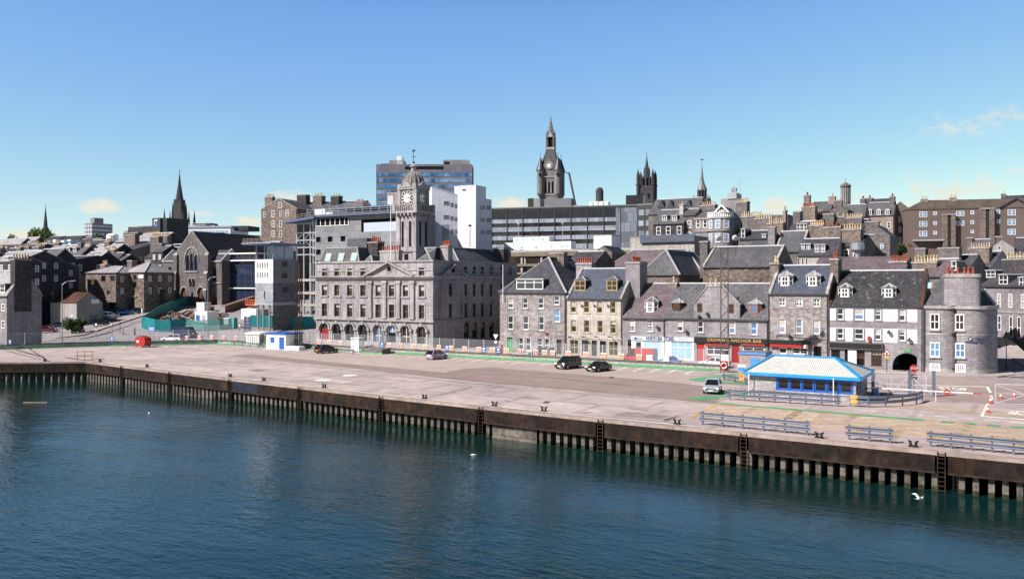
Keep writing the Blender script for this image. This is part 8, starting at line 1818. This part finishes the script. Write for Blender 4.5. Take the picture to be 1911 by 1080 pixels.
for px, k, w_ in ((349,'red','by the passing white estate car'),(372.5,'orange','below the torn netting, first'),(395.5,'orange','below the torn netting, second'),(418,'red','below the turquoise toilet'),(441,'red','left of the grey shed'),(713,'blue','near the main arched door'),(834,'blue','between two orange ones before the office side'),(903,'blue','at the lane mouth'),(1212,'white','on the rear of the red van'),(1243,'white','above the low blue car'),(210,'blue','left of the red waste container'),(20,'blue','at the left edge beside the red hatchback')):
    yv = -11.42 if px > 470 else None
    if yv: x, y = atD(px, Dy(px,yv))
    else:
        for p, q in zip(fp[:-1], fp[1:]):
            d = q-p; nx, ny = -d.y, d.x; ry = ray(px); D = ((p.x-CAMX)*nx+(p.y-CAMY)*ny)/(ry[0]*nx+ry[1]*ny); x, y = atD(px, D)
            t = ((x-p.x)*d.x+(y-p.y)*d.y)/d.length_squared
            if 0 <= t <= 1: break
        y -= .2; x += .1
    if k == 'white': sg.setdefault('white', (lambda b: (b.box(-.45,.45,-.02,.02,0,.82), b.mesh('fence_notice', M['white']))[1])(MB()))
    tag(put('fence_notice', notice(k), None, (x,y,.88)), {'orange':'orange and white','red':'red and white','blue':'blue and white','white':'plain white'}[k]+' notice on the fence '+w_, 'notice', 'notices on the chain link fence')
# ------------------------------------------------------------------ lamps, masts, poles, signs
def lamp(label, px, base, top, arm=1.6, two=False, m='grey_metal', th=30):
    p, D = GT(px, base); H = (base-top)*D/FPX; r = thing('street_lamp', label, 'street lamp', p, R(th), 'street lamps'); b = MB(); b.cyl((0,0,0),(0,0,1.2),.13,.13,8); b.cyl((0,0,1.2),(0,0,H-.8),.09,.06,8); b.build('pole', M[m], r)
    for s in ((1,-1) if two else (1,)):
        b = MB(); b.tube([(0,0,H-.8),(s*arm*.35,0,H-.2),(s*arm*.8,0,H)], .05, 6); a = b.build('arm', M[m], r); b = MB(); b.bar((s*arm*.75,0,H-.02),(s*arm*1.25,0,H+.06),.22,.12); b.build('lamp_head', M['lead'], a)
lamp('tall street lamp with curved arm at the left road bend', 116, 638, 524, 2.2); lamp('twin armed street lamp before the netting', 388, 629, 517, 1.4, True)
for px, t in ((968,420),(1050,418)):
    x, y = atD(px, Dy(px,75)); D = Dy(px,75); b = MB(); z0 = zat(470,D); b.cyl((x,y,z0),(x,y,zat(t,D)),.09,.06,6); b.lathe([(0,0),(.35,.1),(.35,.4),(0,.5)],(x,y,zat(t,D)),8); tag(b.build('globe_lamp', M['lead']), {968:'globe lamp on a pole before the office slab, left of two',1050:'globe lamp on a pole before the office slab, right of two'}[px], 'lamp', 'globe lamps on the car park roof')
x, y = atD(877, 232); b = MB(); z0 = zat(460,232); b.cyl((x,y,z0),(x,y,zat(423,232)),.1,.07,6); b.lathe([(0,0),(.45,.1),(.45,.5),(0,.6)],(x,y,zat(423,232)),8); tag(b.build('globe_lamp', M['dark_grey']), 'dark globe lamp on a pole against the white building', 'lamp')
x, y, _ = G(1878,691); r = thing('lantern_post', 'black old fashioned lantern post beside the round corner', 'street lamp', (x,y,.05)); b = MB(); b.cyl((0,0,0),(0,0,1.2),.12,.1,8); b.cyl((0,0,1.2),(0,0,4.3),.06,.05,8); b.bar((-.35,0,3.9),(.35,0,3.9),.05,.05); b.build('pole', M['black'], r); b = MB(); b.prism([(-.14,-.14),(.14,-.14),(.14,.14),(-.14,.14)],4.3,4.85,0,[(-.27,-.27),(.27,-.27),(.27,.27),(-.27,.27)]); b.lathe([(.3,4.85),(.12,5.1),(0,5.4)],(0,0,0),8,1); b.build('lantern', [M['pane_dark'], M['black']], r)
def lattice(label, px, base, top, w, m, y=None, floods=False, ant=False):
    if y is None: p, D = GT(px, base)
    else: D = Dy(px, y); p = (*atD(px, D), 0)
    H = zat(top, D)-p[2]; r = thing('lattice_mast', label, 'mast', p, R(20)); b = MB(); k = w/2
    for x in (-k,k):
        for yy in (-k,k): b.bar((x,yy,0),(x,yy,H),.11,.11)
    n = int(H/1.0)
    for i in range(n):
        z0, z1 = H*i/n, H*(i+1)/n; s = 1 if i%2 else -1
        for q in (-k,k): b.bar((-k*s,q,z0),(k*s,q,z1),.065,.065); b.bar((q,-k*s,z0),(q,k*s,z1),.065,.065)
    b.build('lattice', M[m], r)
    if floods:
        b = MB(); b.box(-1.5,1.5,-.5,.5,H-.1,H); 
        for x in (-1.5,1.5): b.bar((x,-.4,H),(x,-.4,H+1.1),.05,.05); b.bar((x,.4,H-1.0),(x,.4,H),.05,.05)
        b.bar((-1.5,-.4,H+1.1),(1.5,-.4,H+1.1),.05,.05); b.build('platform', M[m], r)
        for x in (-.9,1.3): b = MB(); b.cyl((x,-.5,H+1.3),(x+.15,-.85,H+1.15),.4,.32,10); b.build('floodlight', M['lead'], r)
        b = MB(); b.box(-.5,.5,-.7,-.4,.9,2.4); b.build('control_box', M['white'], r)
lattice('tall lattice floodlight mast before the bar gable', 1352, 690, 462, .95, 'concrete_mast' if M.setdefault('concrete_mast', flat('mast_paint', (.10,.085,.08), .7)) else 0, y=-13.2, floods=True)
lattice('dark lattice mast beside the white hut', 557, 648, 490, .9, 'rust', y=-13.5)
p = G(560,654); 
# site board and signs at the junction
p, D = GT(462, 622); r = thing('site_board', 'dark site board of four stacked panels on two posts', 'sign board', p, R(12)); b = MB(); H = 32*D/FPX
for x in (-.7,.7): b.cyl((x,.1,0),(x,.1,H+.2),.07,.07,6)
b.build('post', M['dark_grey'], r)
for i in range(4):
    for s in (-.5,.5): b = MB(); b.box(s-.44,s+.44,-.03,.03,.9+i*(H-.9)/4,.9+(i+.85)*(H-.9)/4); b.build('panel', M['navy_panel'] if 'navy_panel' in M else M.setdefault('navy_panel', flat('navy_panel', (.05,.07,.13), .6)), r)
p, D = GT(283, 633); r = thing('direction_sign', 'blue road sign on two grey posts before the hoarding corner', 'road sign', p, R(10)); b = MB()
for x in (-.5,.5): b.cyl((x,.05,0),(x,.05,2.6),.05,.05,6)
b.build('post', M['grey_metal'], r); b = MB(); b.cbox(0,0,1.7,1.6,.05,.9); b.build('panel', M['blue_light'], r); b = MB(); b.cbox(0,-.04,2.25,1.3,.02,.12); b.cbox(0,-.04,1.95,1.0,.02,.12); b.build('legend', M['white'], r)
p, D = GT(447, 618); r = thing('diamond_sign', 'dark square notice with white triangle on a post', 'sign', p, R(10)); b = MB(); b.cyl((0,.05,0),(0,.05,1.4),.05,.05,6); b.build('post', M['dark_grey'], r); b = MB(); b.cbox(0,0,.7,1.0,.05,1.1,0); b.add([(-.3,-.04,1.5),(.3,-.04,1.5),(0,-.04,1.0)], [[0,1,2]], 1); b.build('panel', [M['midgrey'], M['white']], r)
for px, base, h, lab in ((135,617,3.0,'yellow and blue bollard beacon left on the traffic island'),(180,631,2.6,'yellow and blue bollard beacon right on the traffic island')):
    p, D = GT(px, base); r = thing('traffic_beacon', lab, 'beacon', p, 0, 'beacons on the traffic islands'); b = MB(); b.cyl((0,0,0),(0,0,h),.06,.06,6); b.build('post', M['grey_metal'], r); b = MB(); b.cbox(0,-.08,h-1.0,.5,.06,.5,0); b.cbox(0,-.08,h-.45,.5,.06,.5,1); b.cbox(0,-.08,h+.1,.5,.06,.4,2); b.build('panel', [M['line_yellow'], M['blue'], M['white']], r)
for px, base, t, lab in ((209,625,600,'grey signal box post on the traffic island'),(224,621,599,'tall dark post by the pedestrian'),(230,624,613,'short dark bollard by the pedestrian'),(278,583,540,'dark signpost with round blue disc at the hill road'),(149,620,555,'dark telegraph pole beside the round bush')):
    p, D = GT(px, base); H = (base-t)*D/FPX; r = thing('road_post', lab, 'post', p); b = MB(); b.cyl((0,0,0),(0,0,H),.08,.07,6); b.build('pole', M['dark_grey'], r)
    if px in (209,278): b = MB(); b.cbox(0,-.1,H-.9 if px == 209 else H*.38,.7,.15,.6); b.build('sign', M['concrete' if px == 209 else 'blue'], r)
# lane sign by the office, post box
x, y = atD(925, Dy(925,-3)); r = thing('give_way_sign', 'white inverted triangle sign at the dark lane mouth', 'road sign', (x,y,.1)); b = MB(); b.cyl((0,.05,0),(0,.05,2.6),.05,.05,6); b.build('post', M['dark_grey'], r); b = MB(); b.add([(-.5,0,3.1),(.5,0,3.1),(0,0,2.25)], [[0,1,2]], 0); b.cbox(0,.01,1.6,.5,.03,.4,0); b.build('triangle', M['white'], r)
x, y = atD(936, Dy(936,-4)); r = thing('post_box', 'red pillar post box at the corner of the rubble house', 'post box', (x,y,.1)); b = MB(); b.lathe([(.25,0),(.25,.15),(.22,.18),(.22,1.3),(.27,1.34),(.27,1.42),(.15,1.52),(0,1.55)],(0,0,0),14); b.build('body', M['red'], r)
# ------------------------------------------------------------------ person and gulls
def person(label, px, py, shirt, trousers, rz):
    p, D = GT(px, py); r = thing('person', label, 'person', p, rz)
    J = [(0,0,.95),(0,0,1.15),(0,.0,1.38),(0,0,1.5),(0,.02,1.62),(-.09,0,.9),(-.10,.10,.5),(-.1,.0,.08),(-.1,.14,.04),(.09,0,.9),(.10,-.02,.5),(.1,-.22,.1),(.1,-.1,.04),(-.2,0,1.36),(-.25,-.08,1.08),(-.23,.05,.86),(-.23,.1,.78),(.2,0,1.36),(.25,.06,1.08),(.23,.18,.88),(.23,.24,.8),(0,.01,1.72)]
    E = [(0,1),(1,2),(2,3),(3,4),(4,21),(0,5),(5,6),(6,7),(7,8),(0,9),(9,10),(10,11),(11,12),(2,13),(13,14),(14,15),(15,16),(2,17),(17,18),(18,19),(19,20)]
    rad = [.13,.12,.13,.055,.085,.085,.065,.045,.035,.085,.065,.045,.035,.06,.045,.035,.03,.06,.045,.035,.03,.08]
    me = bpy.data.meshes.new('body'); me.from_pydata(J, E, []); me.materials.append(shirt); o = put('body', me, r); sk = o.modifiers.new('skin', 'SKIN')
    for i, v in enumerate(me.skin_vertices[0].data): v.radius = (rad[i], rad[i]*.85 if i not in (4,21) else rad[i]); v.use_root = i == 0
    o.modifiers.new('sub', 'SUBSURF').levels = 1
    b = MB(); b.lathe([(0,1.5),(.075,1.54),(.1,1.62),(.1,1.7),(.07,1.79),(0,1.8)],(0,.02,0),10); hd = b.build('head', M['skin'], r, smooth=True); h = MB(); h.lathe([(.11,1.68),(.105,1.75),(.06,1.82),(0,1.83)],(0,-.0,0),10); h.build('hair', M['dark_grey'], r)
    t = MB()
    for s in (-.095,.095): t.cyl((s,.0,.1),(s,.02,.55),.075,.09,8); t.cyl((s,.02,.55),(s*.9,0,.95),.09,.115,8)
    t.build('trousers', trousers, r)
person('person in dark clothes walking on the pavement by the junction', 251.5, 626, flat('dark_jacket', (.05,.05,.07), .9), M['navy_panel'], R(120))
def gull(label, p, rz, fly=True):
    r = thing('seagull', label, 'seagull', p, rz, None); b = MB(); b.lathe([(0,-.28),(.05,-.22),(.095,-.05),(.10,.06),(.07,.18),(.055,.24),(.06,.3),(.03,.36),(0,.38)],(0,0,0),10); b.v = [(v[2],v[0],v[1]) for v in b.v]; b.build('body', M['white'], r, smooth=True)
    if fly:
        for s in (-1,1):
            w = MB(); w.add([(.14,s*.06,.05),(-.1,s*.06,.05),(-.12,s*.4,.28),(.1,s*.36,.28),(-.2,s*.82,.30),(.06,s*.62,.38)], [[0,1,2,3],[3,2,4,5]]); w.v += [(a,c,d-.02) for a,c,d in w.v]; w.f += [[6,9,8,7],[9,11,10,8]]; w.m += [0,0]; w.build('wing', M['white'], r)
    t = MB(); t.add([(-.24,-.03,.0),(-.24,.03,.0),(-.44,.09,.01),(-.44,-.09,.01)], [[0,1,2,3]]); t.build('tail', M['white'], r)
    k = MB(); k.cyl((.37,0,.0),(.46,0,-.015),.022,.006,6); k.build('beak', M['line_yellow'], r); r.scale = (.62 if fly else .7,)*3
p = P(1715,930,50); gull('white gull flying low over the dark water at the right', p, R(40)); 
p = G(278,771,WZ); gull('white gull resting on the water at the left', (p[0],p[1],WZ+.06), R(160), False)
for px, py, w in ((883,849,'below the concrete infill'),(1606,0,'')):
    if py: p = G(px,py,WZ); gull('small white gull on the water '+w, (p[0],p[1],WZ+.05), R(30), False)
p = G(66,751,WZ); b = MB(); b.box(-1.5,1.5,-.12,.12,0,.08); tag(b.build('floating_plank', M['sandstone'], None, (p[0],p[1],WZ-.01), R(30)), 'pale wooden plank floating near the left quay corner', 'plank')
